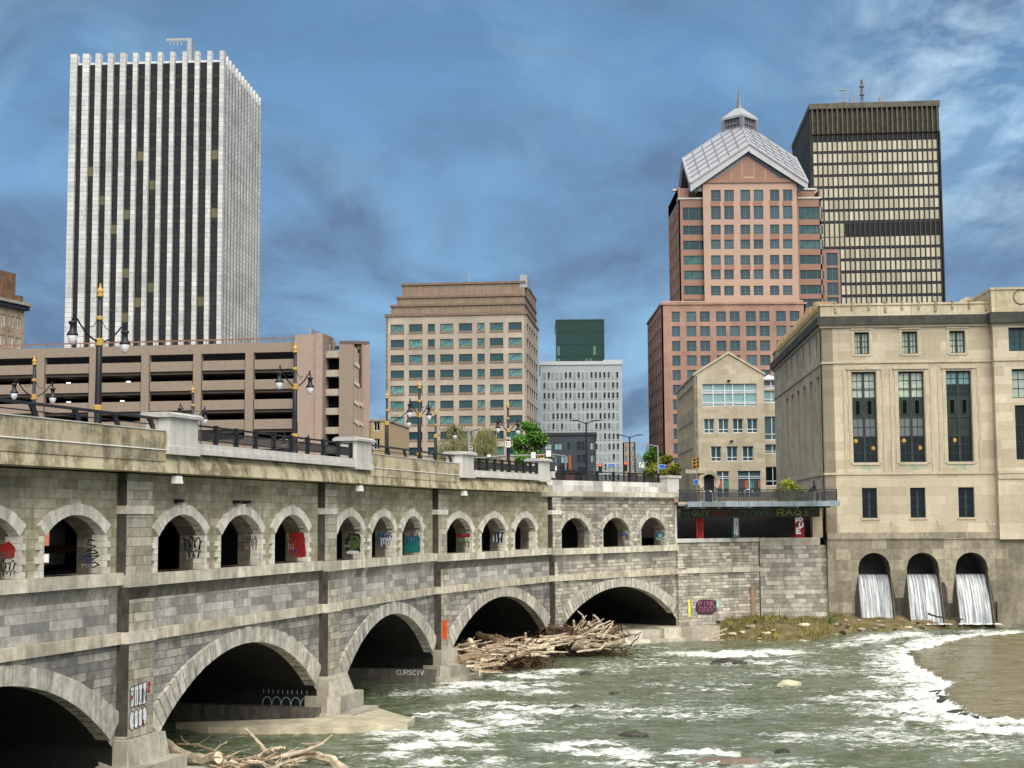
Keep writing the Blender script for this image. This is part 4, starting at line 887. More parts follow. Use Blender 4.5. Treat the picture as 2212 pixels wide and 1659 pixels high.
def winm(mb, x, z, w_, h, y, b):
    t_ = .09; mb.box(x, x+w_, y+.06, y+.10, z, z+h, 1)
    if b == 'n': return
    mb.box(x, x+w_, y, y+.055, z, z+t_); mb.box(x, x+w_, y, y+.055, z+h-t_, z+h); mb.box(x, x+t_, y, y+.055, z+t_, z+h-t_); mb.box(x+w_-t_, x+w_, y, y+.055, z+t_, z+h-t_)
    if b == 't': mb.box(x+t_, x+w_-t_, y, y+.055, z+h*.24, z+h*.24+.08); mb.box(x+w_/2-.04, x+w_/2+.04, y+.01, y+.058, z+t_, z+h-t_)
    if b == 'x': mb.box(x+w_/2-.04, x+w_/2+.04, y+.01, y+.058, z+t_, z+h-t_)
    if b == 'w':
        for q in (.27, .73): mb.box(x+w_*q-.04, x+w_*q+.04, y+.01, y+.058, z+t_, z+h-t_)
def holes_of(items, M_): return [(x, x+w_, z, z+h, z+h) for (m_, x, z, w_, h, g, b) in items if m_ is M_]
GZ = 11.0
def shell(rt, f, W, Dp, z0, z1, mat, items, wl=True, wr=True, reveal=.3, rm=None, FLm=None, FRm=None, nm='wall'):
    """front, left, right walls with window openings, back wall and flat roof"""
    fl, frr = FLm or f.left(Dp), FRm or f.right(W)
    for ff, ww, on, q in ((f, W, True, 'front_'), (fl, Dp, wl, 'left_'), (frr, Dp, wr, 'right_')):
        mb = MB(); wall(mb, 0, ww, z0, z1, 0, holes_of(items, ff.M), .45, 0, 1, back=False); mb.build(nm, [mat, rm or mat], rt, ff.M)
    mb = MB(); mb.box(.4, W-.4, .46, Dp-.4, z0, z1-.2); mb.build('core', black, rt, f.M)
    mb = MB(); mb.box(.0, W, .05, Dp, z1-.15, z1-.01); mb.build('roof', asph, rt, f.M)
# ------------------------------------------------------------------ white finned tower
TF_ = face_at(479.5, 740, 385, R(-3.2)); TW = -TF_.sz(139, 740)[0]; TF_ = TF_.shift(-TW, 0)
TFr = TF_.right(TW); TD = TFr.sz(567, 740)[0]
ztop = TF_.shift(0, 0).sz(479, 108.7)[1]; zgl = TF_.sz(460, 134)[1]
tw = root('finned_office_tower', TF_.M, 'tallest white tower with vertical marble fins and dark glass between them', 'tower')
mb = MB(); mb.box(1.0, TW-1.0, 1.0, TD-1, GZ, zgl+.3); mb.build('glass_body', towglass, tw, TF_.M)
mb = MB(); mb.box(.9, TW-.9, 1.1, TD-.9, zgl+.3, zgl+.9); mb.build('roof_edge', whitemet, tw, TF_.M)
fx = lambda px: TF_.sz(px, 400)[0]
for k in range(13):
    x = .9+(TW-1.8)*k/12; wd = 1.75 if k < 2 else 1.5 if k < 5 else 1.2
    mb = MB(); mb.box(x-wd/2, x+wd/2, -.15, 1.6 if k not in (0, 12) else 2.0, GZ, ztop); mb.build('marble_fin', marble, tw, TF_.M)
nF = 13
for k in range(nF):
    x = 1.0+(TD-1.4)*(k+.35)/nF
    mb = MB(); mb.box(x-.5, x+.5, .55, 1.7, GZ, ztop); mb.build('marble_fin', marble, tw, TFr.M)
rt_ = random.Random(3)
mb = MB()
H_ = zgl-GZ; NFL = 27
for k in range(12):
    for j in range(NFL):
        x0 = .9+(TW-1.8)*k/12+.75; x1 = x0+(TW-1.8)/12-1.5; z = zgl-3.95*j-2.6
        if z < GZ+1: continue
        mb.box(x0, x1, .88, .96, z, z+2.5, 1 if (rt_.random() < .10 and 5 < j < 18) else 0, rt_.random())
        mb.box(x0, x1, .90, .98, z-1.35, z-.1, 2)
o_ = mb.build('office_window_rows', [towglass, litglass, M('tower_spandrel', (.014,.013,.014), .5)], tw, TF_.M); o_['kind'] = 'stuff'
mb = MB(); x, z = fx(372), zgl
mb.box(x-4.0, x+3.0, 6, 6.6, z+8.2, z+8.8); mb.box(x+1.8, x+3, 6, 9, z+1, z+8.2); 
for q in (-3, -2, -1, 0): mb.box(x+q, x+q+.25, 6.1, 6.4, z+7.0, z+8.3)
mb.build('roof_crane', steel, tw, TF_.M)
# ------------------------------------------------------------------ dark bank tower with cream blinds
DF = face_at(1763.6, 640, 480, R(-4.6)); DW = DF.sz(2036, 640)[0]; DD = 52
dt = root('dark_grid_tower', DF.M, 'dark concrete tower with rows of cream blinds between thin mullions and antennas on top', 'tower')
zt = DF.sz(1763.6, 226)[1]; 
def dz(yz): return DF.sz(1900, 137.2+yz*.3308)[1]+0
zc = dz(292); zcb = dz(455)
mb = MB(); mb.box(0, DW, 0.5, DD, GZ, zcb); mb.build('body', blackglass, dt, DF.M)
mb = MB(); mb.box(-1.0, DW+.9, -1.2, DD+1, zc, zt); mb.build('crown_fascia', crownst, dt, DF.M)
mb = MB(); mb.box(-.8, DW+.7, -.2, DD+.8, zcb, zc); mb.build('crown_recess', M('crown_dark_panels', (.06,.055,.04), .8, .5, .6, 0, streak=.5), dt, DF.M)
NB = 25; bw_ = DW/NB
for k in range(NB+1):
    x = bw_*k
    mb = MB(); mb.box(x-.14, x+.14, -.22, .5, GZ, zcb); mb.build('mullion', darkfin, dt, DF.M)
    mb = MB(); mb.box(x-.2, x+.2, -1.1, .0, zcb-.0, zc); mb.build('crown_fin', crownst, dt, DF.M)
mb = MB(); mb.box(-.9, -.4, -.9, DD, GZ, zcb); mb.box(DW+.4, DW+.8, -.9, DD, GZ, zcb); mb.build('side_wall', M('dark_side_concrete', (.035,.038,.036), .8, .5, .3, 0, streak=.4), dt, DF.M)
per = (dz(505)-dz(1460))/12.5; it = []
rows_ = [(505+76.3*j, 57) for j in range(7)]+[(1040, 84)]+[(1130+79*j, 58) for j in range(7)]
for n_, (yy, hh) in enumerate(rows_):
    z1 = dz(yy); z0 = dz(yy+hh)
    for k in range(NB-1, -1, -1):
        if n_ == 7 and k > 5: continue
        if n_ > 8 and k < 4: continue
        if z0 > GZ: it.append((DF.M, bw_*k+.18, z0, bw_-.46, z1-z0, blind, 'n'))
windows(dt, it, darkfin, .1, cap=96, name='blind_window')
mb = MB()
for n_, (yy, hh) in enumerate(rows_): z0 = dz(yy+hh); mb.box(0, DW, .25, .45, z0-1.15, z0-.1)
mb.build('spandrel_bands', M('ink_blue_spandrel', (.006,.007,.022), .5), dt, DF.M)
for (px, py, r_, nm) in ((1865, 165, .45, 'candelabra_mast'), (1831, 187, .25, 'antenna_mast'), (1850, 178, .2, 'antenna_mast'), (1813, 205, .22, 'antenna_mast'), (1909, 190, .22, 'antenna_mast'), (1879, 211, .2, 'antenna_mast'), (1844, 205, .35, 'antenna_mast'), (1905, 203, .5, 'antenna_mast'), (1820, 213, .3, 'antenna_mast')):
    x, z = DF.sz(px, py); mb = MB(); z = z+(z-zt)*.0
    mb.tube([(x, 4, zt-.2), (x, 4, z)], r_, 6)
    if nm[0] == 'c':
        for q in range(3): mb.lathe([(.2,0),(.9,.9),(.2,1.8)], (x, 4, z-3.2-2.8*q), 6)
    elif px == 1831:
        for q in (0, 4, 9): mb.tube([(x-2.2, 4, z-q), (x, 4, z-q)], .35, 5)
    mb.build(nm, M('mast_red', (.17,.13,.15)) if nm[0] == 'c' else steel, dt, DF.M)
# ------------------------------------------------------------------ pink granite tower with silver helm roof
def q3(x, y): return 1398.9+x*.23148, 164.6+y*.23148
PF = face_at(1521.6, 600, 400, 0.0); PWc = PF.sz(1725.3, 600)[0]
pt_ = root('pink_granite_tower', PF.M, 'pink granite tower with stepped corners and a silver helm roof topped by a spire', 'tower')
def pz(y, x=1620): return PF.sz(x, y)[1]
def pxx(px, y=500): return PF.sz(px, y)[0]
zE = pz(q3(945, 962)[1]); zA = pz(q3(945, 752)[1])
items = []
wcol = [(590, 682), (713, 804), (865, 957), (988, 1079), (1141, 1228), (1262, 1350)]
wrow = [(1060, 1165), (1212, 1335), (1385, 1475), (1525, 1612), (1670, 1760), (1805, 1895), (1955, 2045)]
CX0, CX1 = 0, PWc
base_y = [r_ for r_ in wrow]
def zq(y): return pz(164.6+y*.23148)
for (ya, yb) in wrow:
    for (xa, xb) in wcol:
        x0, x1 = pxx(q3(xa, 0)[0], q3(0, ya)[1]), pxx(q3(xb, 0)[0], q3(0, ya)[1])
        items.append((PF.M, x0, zq(yb), x1-x0, zq(ya)-zq(yb), glass_blue, 't'))
PDEP = 32
zB = pz(655)
mb = MB(); wall(mb, 0, PWc, zB-4, zE, 0, holes_of(items, PF.M), .45, 0, 1, back=False); mb.build('wall', [pinkl, pinkd], pt_, PF.M)
mb = MB()
for (ya, yb), (yc, yd) in ((wrow[0], wrow[1]), (wrow[2], wrow[3]), (wrow[4], wrow[5])):
    for (xa, xb) in wcol: x0, x1 = pxx(q3(xa, 0)[0]), pxx(q3(xb, 0)[0]); mb.box(x0, x1, -.05, .3, zq(yc)+.02, zq(yb)-.02)
mb.build('spandrel_panel', pinkd, pt_, PF.M)
mb = MB(); mb.box(.3, PWc-.3, .5, PDEP, GZ, zE-.2); mb.build('core', black, pt_, PF.M)
mb = MB(); g0, g1 = pxx(q3(640, 0)[0]), pxx(q3(1262, 0)[0]); gm_ = (g0+g1)/2; mb.prismy([(g0, zE), (gm_, zA), (g1, zE)], -.05, 3)
mb.box(-.3, PWc+.3, -.35, 2, zE-1.0, zE+.02); mb.build('gable_wall', pinkd, pt_, PF.M)
mb = MB()
for xx in (892, 1003, 790, 1110): x = pxx(q3(xx, 0)[0]); mb.box(x-.12, x+.12, -.12, 0, zE, zE+(zA-zE)*(1-abs(x-gm_)/(g1-gm_))-.3)
mb.box(gm_-1.3, gm_+1.3, -.14, 0, zE+.2, zE+.75); mb.build('gable_trim', pinkl, pt_, PF.M)
# setback corner wings with strip windows
WX0, WX1 = pxx(1468), pxx(1777); WF = PF.shift(WX0, 1.6); WW = WX1-WX0
zW = WF.sz(1480, q3(0, 1150)[1])[1]
wi = []; glass_wing = GL('wing_glass', (.02,.055,.068), (.06,.15,.155), .4, .07, scale=.6)
def wsx(px): return WF.sz(px, 500)[0]
LG = (wsx(q3(330, 0)[0]), wsx(q3(537, 0)[0])); RG = (wsx(q3(1413, 0)[0]), wsx(q3(1640, 0)[0]))
for ya, yb in ((1225, 1345), (1395, 1480), (1535, 1620), (1675, 1760), (1815, 1900), (1955, 2040), (2085, 2170)):
    for (a, b) in (LG, RG): z0, z1 = WF.sz(1480, q3(0, yb)[1])[1], WF.sz(1480, q3(0, ya)[1])[1]; wi.append((WF.M, a, z0, b-a, z1-z0, glass_wing, 'w'))
WFl = WF.left(26); WFr = WF.right(WW)
LI = []
for j in range(7):
    for k in range(4):
        for u in (0, 2.9): LI.append((WFl.M, 2.0+6.4*k+u, WF.sz(1480, q3(0, 1345+140*j)[1])[1], 1.9, 2.3, glass_blue, 'x'))
mb = MB(); wall(mb, 0, WW, zB-4, zW, 0, holes_of(wi, WF.M), .5, 0, 1, back=False); mb.build('wing_wall', [pinkd, pinkd], pt_, WF.M)
zW2 = WF.sz(1463, 404)[1]
mb = MB(); wall(mb, 0, 26, zB-4, zW2, 0, holes_of(LI, WFl.M), .4, 0, 1, back=False); mb.box(0, 24.4, 0, 3, zW, zW2); mb.build('wall', [pink, pinkd], pt_, WFl.M)
mb = MB(); wall(mb, 0, 26, zB-4, zW2-1, 0, [], .4, 0, 1, back=False); mb.build('wall', [pink, pinkd], pt_, WFr.M)
mb = MB(); mb.box(.5, WW-.5, .6, 26, GZ, zW-.3); mb.box(1, WW-.6, 4.5, 25, zW, zW2-.4); mb.build('wing_core', pinkd, pt_, WF.M)
mb = MB(); mb.box(-.2, LG[1]+.2, -.3, 3, zW, zW+.45); mb.box(RG[0]-.2, WW+.1, -.3, 3, zW, zW+.45); mb.box(-1, LG[1]+.1, 4.5, 6, zW2, zW2+.5); mb.box(RG[0], WW, 4.5, 6, zW2, zW2+.5); mb.build('wing_cornice', whitec, pt_, WF.M)
# right lower wing
RW = PF.shift(pxx(1779), 4.0); rwW = RW.sz(1815, 600)[0]
ri = [(RW.M, RW.sz(1784+2, 600)[0], RW.sz(1786, y1)[1], 3.2, 3.6, glass_blue, 'x') for y1 in (574, 606, 638, 670)]
mb = MB(); wall(mb, 0, rwW, GZ, RW.sz(1790, 539)[1], 0, holes_of(ri, RW.M), .4, 0, 1, back=False); mb.box(.1, rwW, .5, 20, GZ, RW.sz(1790, 540)[1]); mb.build('side_wing', [pink, pinkd], pt_, RW.M)
# podium
PO = face_at(1432, 900, 385, 0.0); POW = PO.sz(1741, 700)[0]
zP = PO.sz(1500, 655)[1]
def pox(x): return PO.sz(1371.5+x*.38, 720)[0]
pi_ = []
cols_ = [(210,257),(293,349),(370,427),(462,519),(540,597),(632,690),(709,767),(804,860),(881,938)]
r0 = 672.0
for j in range(12):
    yt = 673+31.6*j
    for (xa, xb) in cols_:
        xx0, xx1 = pox(xa), pox(xb); z1 = PO.sz(1500, yt)[1]; pi_.append((PO.M, xx0, z1-2.75, xx1-xx0, 2.75, glass_blue, 't'))
POl = PO.left(40); pl_ = []
for j in range(12):
    for k in range(6): pl_.append((POl.M, 2.5+6.3*k, PO.sz(1500, 673+31.6*j)[1]-2.75, 3.6, 2.75, glass_blue, 'x'))
shell(pt_, PO, POW, 40, GZ, zP-.4, pink, pi_+pl_, rm=pinkd, FLm=POl, nm='podium_wall')
mb = MB(); mb.box(-.3, POW+.3, -.3, 40, zP-.4, zP+.1); mb.build('podium_cornice', pink, pt_, PO.M)
mb = MB(); mb.box(.5, POW-.5, .5, .6, zP+.3, zP+.7); mb.build('podium_rail', pinkl, pt_, PO.M)
windows(pt_, items+wi+ri+LI[:8]+pi_+pl_+LI[8:], M('window_frame_grey', (.16,.19,.22), .5), .22, cap=98)
# helm roof
c0 = pxx(q3(395, 0)[0], 400); c1 = pxx(q3(1487, 0)[0], 400); side = (c1-c0); xm = pxx(q3(945, 0)[0], 320)
zc_ = pz(q3(945, 1003)[1]); zap = pz(q3(945, 640)[1])+0; cy = side/2-.8
ztp = at(q3(880, 0)[0], q3(0, 480)[1], 400+cy).z+2.0
Cn = Vector((xm, cy, ztp)); ms = [Vector((xm, -1.2, zap)), Vector((c1, cy, zap)), Vector((xm, side, zap)), Vector((c0, cy, zap))]
cs = [Vector((c1, -1.2, zc_)), Vector((c1, side, zc_)), Vector((c0, side, zc_)), Vector((c0, -1.2, zc_))]
mb = MB(); mr = MB(); mt = MB()
for k in range(4):
    A, B, D_ = ms[k], cs[k], ms[(k+1) % 4]          # rhombus: front apex, low corner, next apex, top
    mb.face([Cn, A, B, D_])
    for q in range(1, 6): 
        u = q/6; mr.tube([Cn.lerp(A, u)+Vector((0, 0, .12)), D_.lerp(B, u)+Vector((0, 0, .12))], .16, 4); mr.tube([Cn.lerp(D_, u)+Vector((0, 0, .12)), A.lerp(B, u)+Vector((0, 0, .12))], .16, 4)
    mt.tube([Cn, A], .25, 6); mt.tube([A, B], .38, 6); mt.tube([B, D_], .38, 6)
    # fascia under the eaves
    for (u, v) in ((A, B), (B, D_)): mt.face([u, v, v-Vector((0, 0, 1.9)), u-Vector((0, 0, 2.4))])
rf = mb.build('helm_roof', metalroof, pt_, PF.M); mr.build('roof_seam', metalrib, rf, PF.M); mt.build('eave_trim', metalroof, rf, PF.M)
for k in range(4):
    mb = MB(); A = ms[k].copy(); B, D_ = cs[k-1], cs[k]; n_ = (Vector((xm, cy, 0))-Vector((A.x, A.y, 0))).normalized()*2.2
    dn = Vector((0, 0, -1.8)); mb.face([A+n_+dn, B+n_+dn, D_+n_+dn]); mb.build('gable_infill', metalroof, rf, PF.M)
# lantern
LA_ = at(q3(870, 0)[0], q3(0, 480)[1], 400+cy); sc_ = (400+cy)/F_
lw_ = (305*.23148)*sc_/1.41; lz0 = at(1600, q3(0, 548)[1], 400+cy).z-3; lz1 = at(1600, q3(0, 415)[1], 400+cy).z; lz2 = at(1600, q3(0, 325)[1], 400+cy).z; lz3 = at(1600, 192.4, 400+cy).z
LM = PF.M @ Matrix.Translation((Cn.x, Cn.y, 0)) @ Matrix.Rotation(R(45), 4, 'Z'); h_ = lw_/2
mb = MB(); mb.box(-h_+.4, h_-.4, -h_+.4, h_-.4, lz0, lz1); ln = mb.build('lantern', M('lantern_glass', (.16,.13,.13), .4), pt_, LM)
mb = MB()
for s in (-1, 1):
    for u in (-1, 1): mb.box(s*h_-.5, s*h_+.5, u*h_-.5, u*h_+.5, lz0, lz1)
for k in range(1, 6):
    x = -h_+2*h_*k/6
    for s in (-1, 1): mb.box(x-.12, x+.12, s*(h_-.3)-.15, s*(h_-.3)+.15, lz0, lz1); mb.box(s*(h_-.3)-.15, s*(h_-.3)+.15, x-.12, x+.12, lz0, lz1)
for z in (lz0+(lz1-lz0)*.45, lz0+(lz1-lz0)*.75): mb.box(-h_, h_, -h_, h_, z, z+.25)
mb.build('lantern_frame', metalrib, ln, LM)
mb = MB(); e = h_+.5; mb.poly([(-e,-e,lz1),(e,-e,lz1),(e,e,lz1),(-e,e,lz1),(-e,-e,lz1+.6),(e,-e,lz1+.6),(e,e,lz1+.6),(-e,e,lz1+.6),(0,0,lz2+1.5)], [(0,1,2,3),(0,1,5,4),(1,2,6,5),(2,3,7,6),(3,0,4,7),(4,5,8),(5,6,8),(6,7,8),(7,4,8)])
mb.build('lantern_cap', metalroof, ln, LM); mb = MB(); mb.tube([(0,0,lz2-.5),(0,0,lz2+2),(0,0,lz3)], [1.3,.7,.08], 6); mb.build('spire', M('spire_grey', (.16,.18,.22), .4), ln, LM)
# ------------------------------------------------------------------ beige stepped office block
def q7(x, y): return 768+x*.3224, 548.6+y*.3224
BGa = R(-6.0); BF_ = face_at(q7(1148, 0)[0], 900, 335, BGa); BW = -BF_.sz(q7(202, 0)[0], 900)[0]; BF_ = BF_.shift(-BW, 0)
BR_ = BF_.right(BW); BD = BR_.sz(q7(1228, 0)[0], 900)[0]
bg_ = root('beige_office_block', BF_.M, 'beige concrete office block with three stepped tiers on top and rows of green windows', 'building')
def bx(x, y=800): return BF_.sz(q7(x, 0)[0], y)[0]
def bz(y): return BF_.sz(990, q7(0, y)[1])[1]
zb_ = bz(412); bi = []
pit = (bz(465)-bz(1085))/6.0
for j in range(9):
    for k, (xa, xb) in enumerate([(235,325),(358,448),(484,532),(567,656),(693,782),(817,866),(901,991),(1026,1116)]):
        z1 = bz(465)-pit*j; x0, x1 = bx(xa), bx(xb)
        if z1-1.8 > GZ: bi.append((BF_.M, x0, z1-1.78, x1-x0, 1.78, glass_teal, 'w' if x1-x0 > 4 else 'x'))
bs = []
for j in range(9):
    for k in range(5):
        z1 = bz(465)-pit*j; bs.append((BR_.M, 1.4+(BD-2.5)*k/5, z1-1.78, (BD-2.5)/5-1.4, 1.78, glass_teal, 'x'))
shell(bg_, BF_, BW, BD, GZ, zb_, beige, bi+bs, FRm=BR_)
windows(bg_, bi+bs[:28]+bs[28:], M('window_frame_dark', (.07,.08,.09), .5), .2, cap=100)
bsm = M('brown_sill', (.24,.18,.14), .8); bsc = {}
for (m_, x, z, w_, h, g, b) in bi:
    k = round(w_, 2)
    if k not in bsc: mb = MB(); mb.box(-.1, w_+.1, -.12, .1, -.42, -.02); bsc[k] = mb.mesh('window_sill', bsm)
    link('window_sill', bsc[k], bg_, BF_.M @ Matrix.Translation((x, 0, z)))
for (xa, ya, yb, dx) in ((237, 345, 412, 0), (275, 288, 345, 0), (307, 200, 288, 0)):
    i0 = bx(xa, 690); ins = i0*.62; mb = MB(); mb.box(i0, BW-.4, ins*.45, BD-ins*.5, bz(yb)-.6, bz(ya)); mb.build('roof_tier', beiged, bg_, BF_.M)
    mb = MB(); mb.box(i0-.25, BW-.2, ins*.45-.3, BD-ins*.5, bz(ya), bz(ya)+.5); mb.build('tier_cornice', M('tier_trim', (.20,.145,.11), .8), bg_, BF_.M)
mb = MB(); mb.box(-.25, BW+.25, -.3, BD, zb_, zb_+.6); mb.build('cornice', M('tier_trim2', (.20,.145,.11), .8), bg_, BF_.M)
mb = MB(); x = bx(725, 600); z = bz(200); mb.tube([(x, 9, z), (x, 9, bz(80))], .2, 6); mb.tube([(bx(698,600), 9, z), (bx(698,600), 9, bz(160))], .15, 5); mb.build('flagpole', steel, bg_, BF_.M)
mb = MB(); mb.box(bx(340), BW-.6, 5.3, 5.4, z+1.0, z+1.15); 
for k in range(12): x = bx(340)+(BW-.6-bx(340))*k/11; mb.box(x-.06, x+.06, 5.3, 5.4, z, z+1.0)
mb.build('roof_rail', steel, bg_, BF_.M)
mb = MB(); mb.box(BW-1.5, BW+.2, 1, 5, z-1, z+1.9); mb.build('roof_plant', steel, bg_, BF_.M)
mb = MB(); mb.lathe([(.1,0),(.35,.6),(.35,1.0),(.1,1.3)], (bx(706, 640), 4.4, bz(272)), 8); mb.build('wall_lamp', whitep, bg_, BF_.M)
# ------------------------------------------------------------------ grey slab with small windows and green glass box
GF = face_at(q7(1240, 0)[0], 900, 372, R(-1)); GW = GF.sz(q7(1788, 0)[0], 900)[0]
gb = root('grey_panel_block', GF.M, 'pale grey panel block dotted with small upright windows and a grey plant room', 'building')
def gx(x): return GF.sz(q7(x, 0)[0], 900)[0]
def gz(y): return GF.sz(1250, q7(0, y)[1])[1]
GLP = GL('grey_blinds', (.20,.25,.27), (.34,.40,.42), .0, .3); gi = []; rg = random.Random(11)
for j in range(11):
    for k in range(18):
        x = gx(1263+28.7*k); z1 = gz(778+68.5*j); gi.append((GF.M, x, z1-1.95, .48, 1.45, blackglass if rg.random() < .13 else glass_dark if rg.random() < .5 else GLP, 'n'))
zg = gz(742)
mb = MB(); mb.box(0, GW, .35, 30, GZ, zg); mb.build('wall', greypan, gb, GF.M)
mb = MB()
for (m_, x, z, w_, h, g, b) in gi: mb.box(x-.12, x+w_+.05, .2, .34, z-.28, z+h)
o_ = mb.build('window_reveals', greylt, gb, GF.M); o_['kind'] = 'stuff'
windows(gb, gi, greypan, .02, cap=100)
mb = MB(); mb.box(-.2, GW+.2, .1, 30, zg, zg+.9); mb.build('parapet', greylt, gb, GF.M)
mb = MB(); mb.box(gx(1668), GW+.5, 3, 25, zg+.9, gz(702)); mb.build('plant_room', greypan, gb, GF.M)
mb = MB(); x = gx(1712); mb.tube([(x, 6, zg), (x, 6, gz(682))], .12, 5); mb.build('roof_mast', steel, gb, GF.M)
NF = face_at(q7(1345, 0)[0], 780, 404, R(-1)); NW = NF.sz(q7(1667, 0)[0], 780)[0]
gt = root('green_glass_tower', NF.M, 'dark green glass box tower rising behind the grey panel block', 'tower')
zn = NF.sz(1250, q7(0, 440)[1])[1]; zn0 = NF.sz(1250, q7(0, 760)[1])[1]
mb = MB(); mb.box(0, NW, .1, 30, GZ, zn-.3); mb.build('glass_body', glass_green, gt, NF.M)
rn = random.Random(8)
for j in range(11):
    for k in range(12):
        if rn.random() < .22 and j > 1: mb = MB(); mb.box(NW*k/12+.3, NW*(k+1)/12-.1, .0, .08, zn-3.36*(j+1)+.25, zn-3.36*j-.7, 0, rn.random()); mb.build('lit_pane', GL('pale_green_panes', (.05,.13,.10), (.09,.18,.13), .0, .1) if 'plg' not in globals() else plg, gt, NF.M)
mb = MB()
for k in range(13): mb.box(NW*k/12-.07, NW*k/12+.07, -.06, .1, zn0-20, zn)
for j in range(18): mb.box(0, NW, -.04, .1, zn-3.36*j-.08, zn-3.36*j+.08)
mb.box(-.1, NW+.1, -.1, 30, zn-.3, zn); mb.build('curtain_wall_grid', M('green_mullion', (.008,.035,.03), .5), gt, NF.M)
# ------------------------------------------------------------------ slate blue low block
SF = face_at(q7(1236, 0)[0], 1000, 300, R(-3)); SW = SF.sz(q7(1612, 0)[0], 1000)[0]
sb = root('slate_blue_block', SF.M, 'low slate blue apartment block with an orange strip and white framed windows', 'building')
def sx_(x): return SF.sz(q7(x, 0)[0], 1000)[0]
def sz_(y): return SF.sz(1230, q7(0, y)[1])[1]
si = []
for (xa, xb, ya, yb, g) in ((1268,1316,1268,1310,glass_sky),(1334,1386,1266,1312,glass_sky),(1420,1438,1266,1314,blackglass),(1483,1510,1262,1318,blackglass),(1515,1536,1262,1318,blackglass),(1572,1610,1262,1314,glass_sky),
    (1268,1316,1362,1404,glass_blue),(1334,1350,1350,1400,glass_sky),(1375,1425,1350,1402,glass_sky),(1486,1508,1348,1400,blackglass),(1515,1540,1348,1400,blackglass),(1574,1610,1346,1398,glass_sky),
    (1375,1425,1435,1480,glass_sky),(1488,1545,1430,1490,blackglass),(1590,1611,1424,1480,glass_sky)):
    a, b = sx_(xa), sx_(xb); si.append((SF.M, a, sz_(yb), b-a, sz_(ya)-sz_(yb), g, 'x'))
SR = SF.right(SW)
shell(sb, SF, SW, 24, GZ, sz_(1213), slate, si, FRm=SR)
windows(sb, si, M('dark_frame', (.02,.03,.04), .5), .15)
mb = MB(); mb.box(sx_(1427), sx_(1446), -.2, .1, sz_(1480), sz_(1350)); mb.build('orange_strip', rust, sb, SF.M)
mb = MB(); mb.box(sx_(1375), sx_(1426), -.9, .0, sz_(1432), sz_(1404)); mb.build('balcony_panel', blackm, sb, SF.M)
mb = MB(); mb.box(-.2, SW+.2, -.2, 24, sz_(1213)-.1, sz_(1213)+.5); mb.build('parapet_trim', M('dark_trim', (.03,.035,.04)), sb, SF.M)
mb = MB(); mb.box(0, sx_(1480), 6, 12, sz_(1213)+.4, sz_(1196)); mb.build('white_penthouse', whitep, sb, SF.M)
mb = MB(); mb.box(-.5, sx_(1390), 4.5, 13, sz_(1196), sz_(1190)); mb.build('penthouse_roof', blackm, sb, SF.M)
# ------------------------------------------------------------------ gabled stone building on the street corner
def q2(x, y): return 1371.5+x*.26452, 658.3+y*.26452
CF = face_at(q2(492, 0)[0], 950, 185, R(-1.5)); CW = CF.sz(q2(1063, 0)[0], 950)[0]
CFl0 = CF.left(0); CD = -CFl0.sz(1463, 950)[0]; CL = CF.left(CD)
gbk = root('gabled_stone_building', CF.M, 'pale stone building with a pointed gable, wide top window and rounded entrance arch', 'building')
def cx(x): return CF.sz(q2(x, 0)[0], 950)[0]
def cz(y, x=1580): return CF.sz(x, q2(0, y)[1])[1]
ci = [(CF.M, cx(557), cz(826), cx(1003)-cx(557), cz(645)-cz(826), glass_sky, 'n')]
for xa, xb in ((565,652),(683,770),(800,888),(918,1008)): ci.append((CF.M, cx(xa), cz(1048), cx(xb)-cx(xa), cz(930)-cz(1048), glass_blue, 't'))
for xa, xb in ((618,706),(748,838),(876,968)): ci.append((CF.M, cx(xa), cz(1278), cx(xb)-cx(xa), cz(1155)-cz(1278), glass_blue, 't'))
for xa, xb in ((662,764),(834,1022)): ci.append((CF.M, cx(xa), cz(1575), cx(xb)-cx(xa), cz(1357)-cz(1575), glass_blue, 'n'))
ze, za = cz(575), cz(408); cl_ = []
cst = BR('pale_cut_stone', (.42,.37,.275), (.50,.45,.345), (.34,.29,.21), 1.3, .62, .006, .1, .2, grime=(.25,.21,.15), gth=(.52,.78), gam=.4, bump=.05)
for j, (y0, y1, n) in enumerate(((645, 830, 9), (930, 1048, 9), (1155, 1278, 9))):
    for k in range(n): cl_.append((CL.M, CD-3.5-(CD-5)*k/n-1.6, cz(y1), 1.9 if j else 2.6, cz(y0)-cz(y1), glass_blue, 'n'))
arch_h = [(cx(558), cx(640), GZ, cz(1480), cz(1385))]
mb = MB(); wall(mb, 0, CW, GZ, ze, 0, holes_of(ci, CF.M)+arch_h, .5, 0, 1, back=False); mb.prismy([(0, ze), (CW/2, za), (CW, ze)], 0, .5); mb.build('wall', [cst, limep], gbk, CF.M)
mb = MB(); wall(mb, 0, CD, GZ, ze, 0, holes_of(cl_, CL.M), .4, 0, 1, back=False); mb.build('wall', [cst, limep], gbk, CL.M)
mb = MB(); mb.box(.4, CW-.4, .55, CD, GZ, ze-.2); mb.build('core', M('entry_shadow', (.02,.022,.03)), gbk, CF.M)
mb = MB(); mb.poly([(-.15,-.15,ze-.05),(CW/2,-.15,za+.12),(CW+.15,-.15,ze-.05),(-.15,CD,ze-.05),(CW/2,CD,za+.12),(CW+.15,CD,ze-.05),(-.15,-.15,ze+.25),(CW/2,-.15,za+.42),(CW+.15,-.15,ze+.25),(-.15,CD,ze+.25),(CW/2,CD,za+.42),(CW+.15,CD,ze+.25)],
    [(6,7,10,9),(7,8,11,10),(0,3,4,1),(1,4,5,2),(0,1,7,6),(1,2,8,7),(0,6,9,3),(2,5,11,8)]); mb.build('gable_roof', limep, gbk, CF.M)
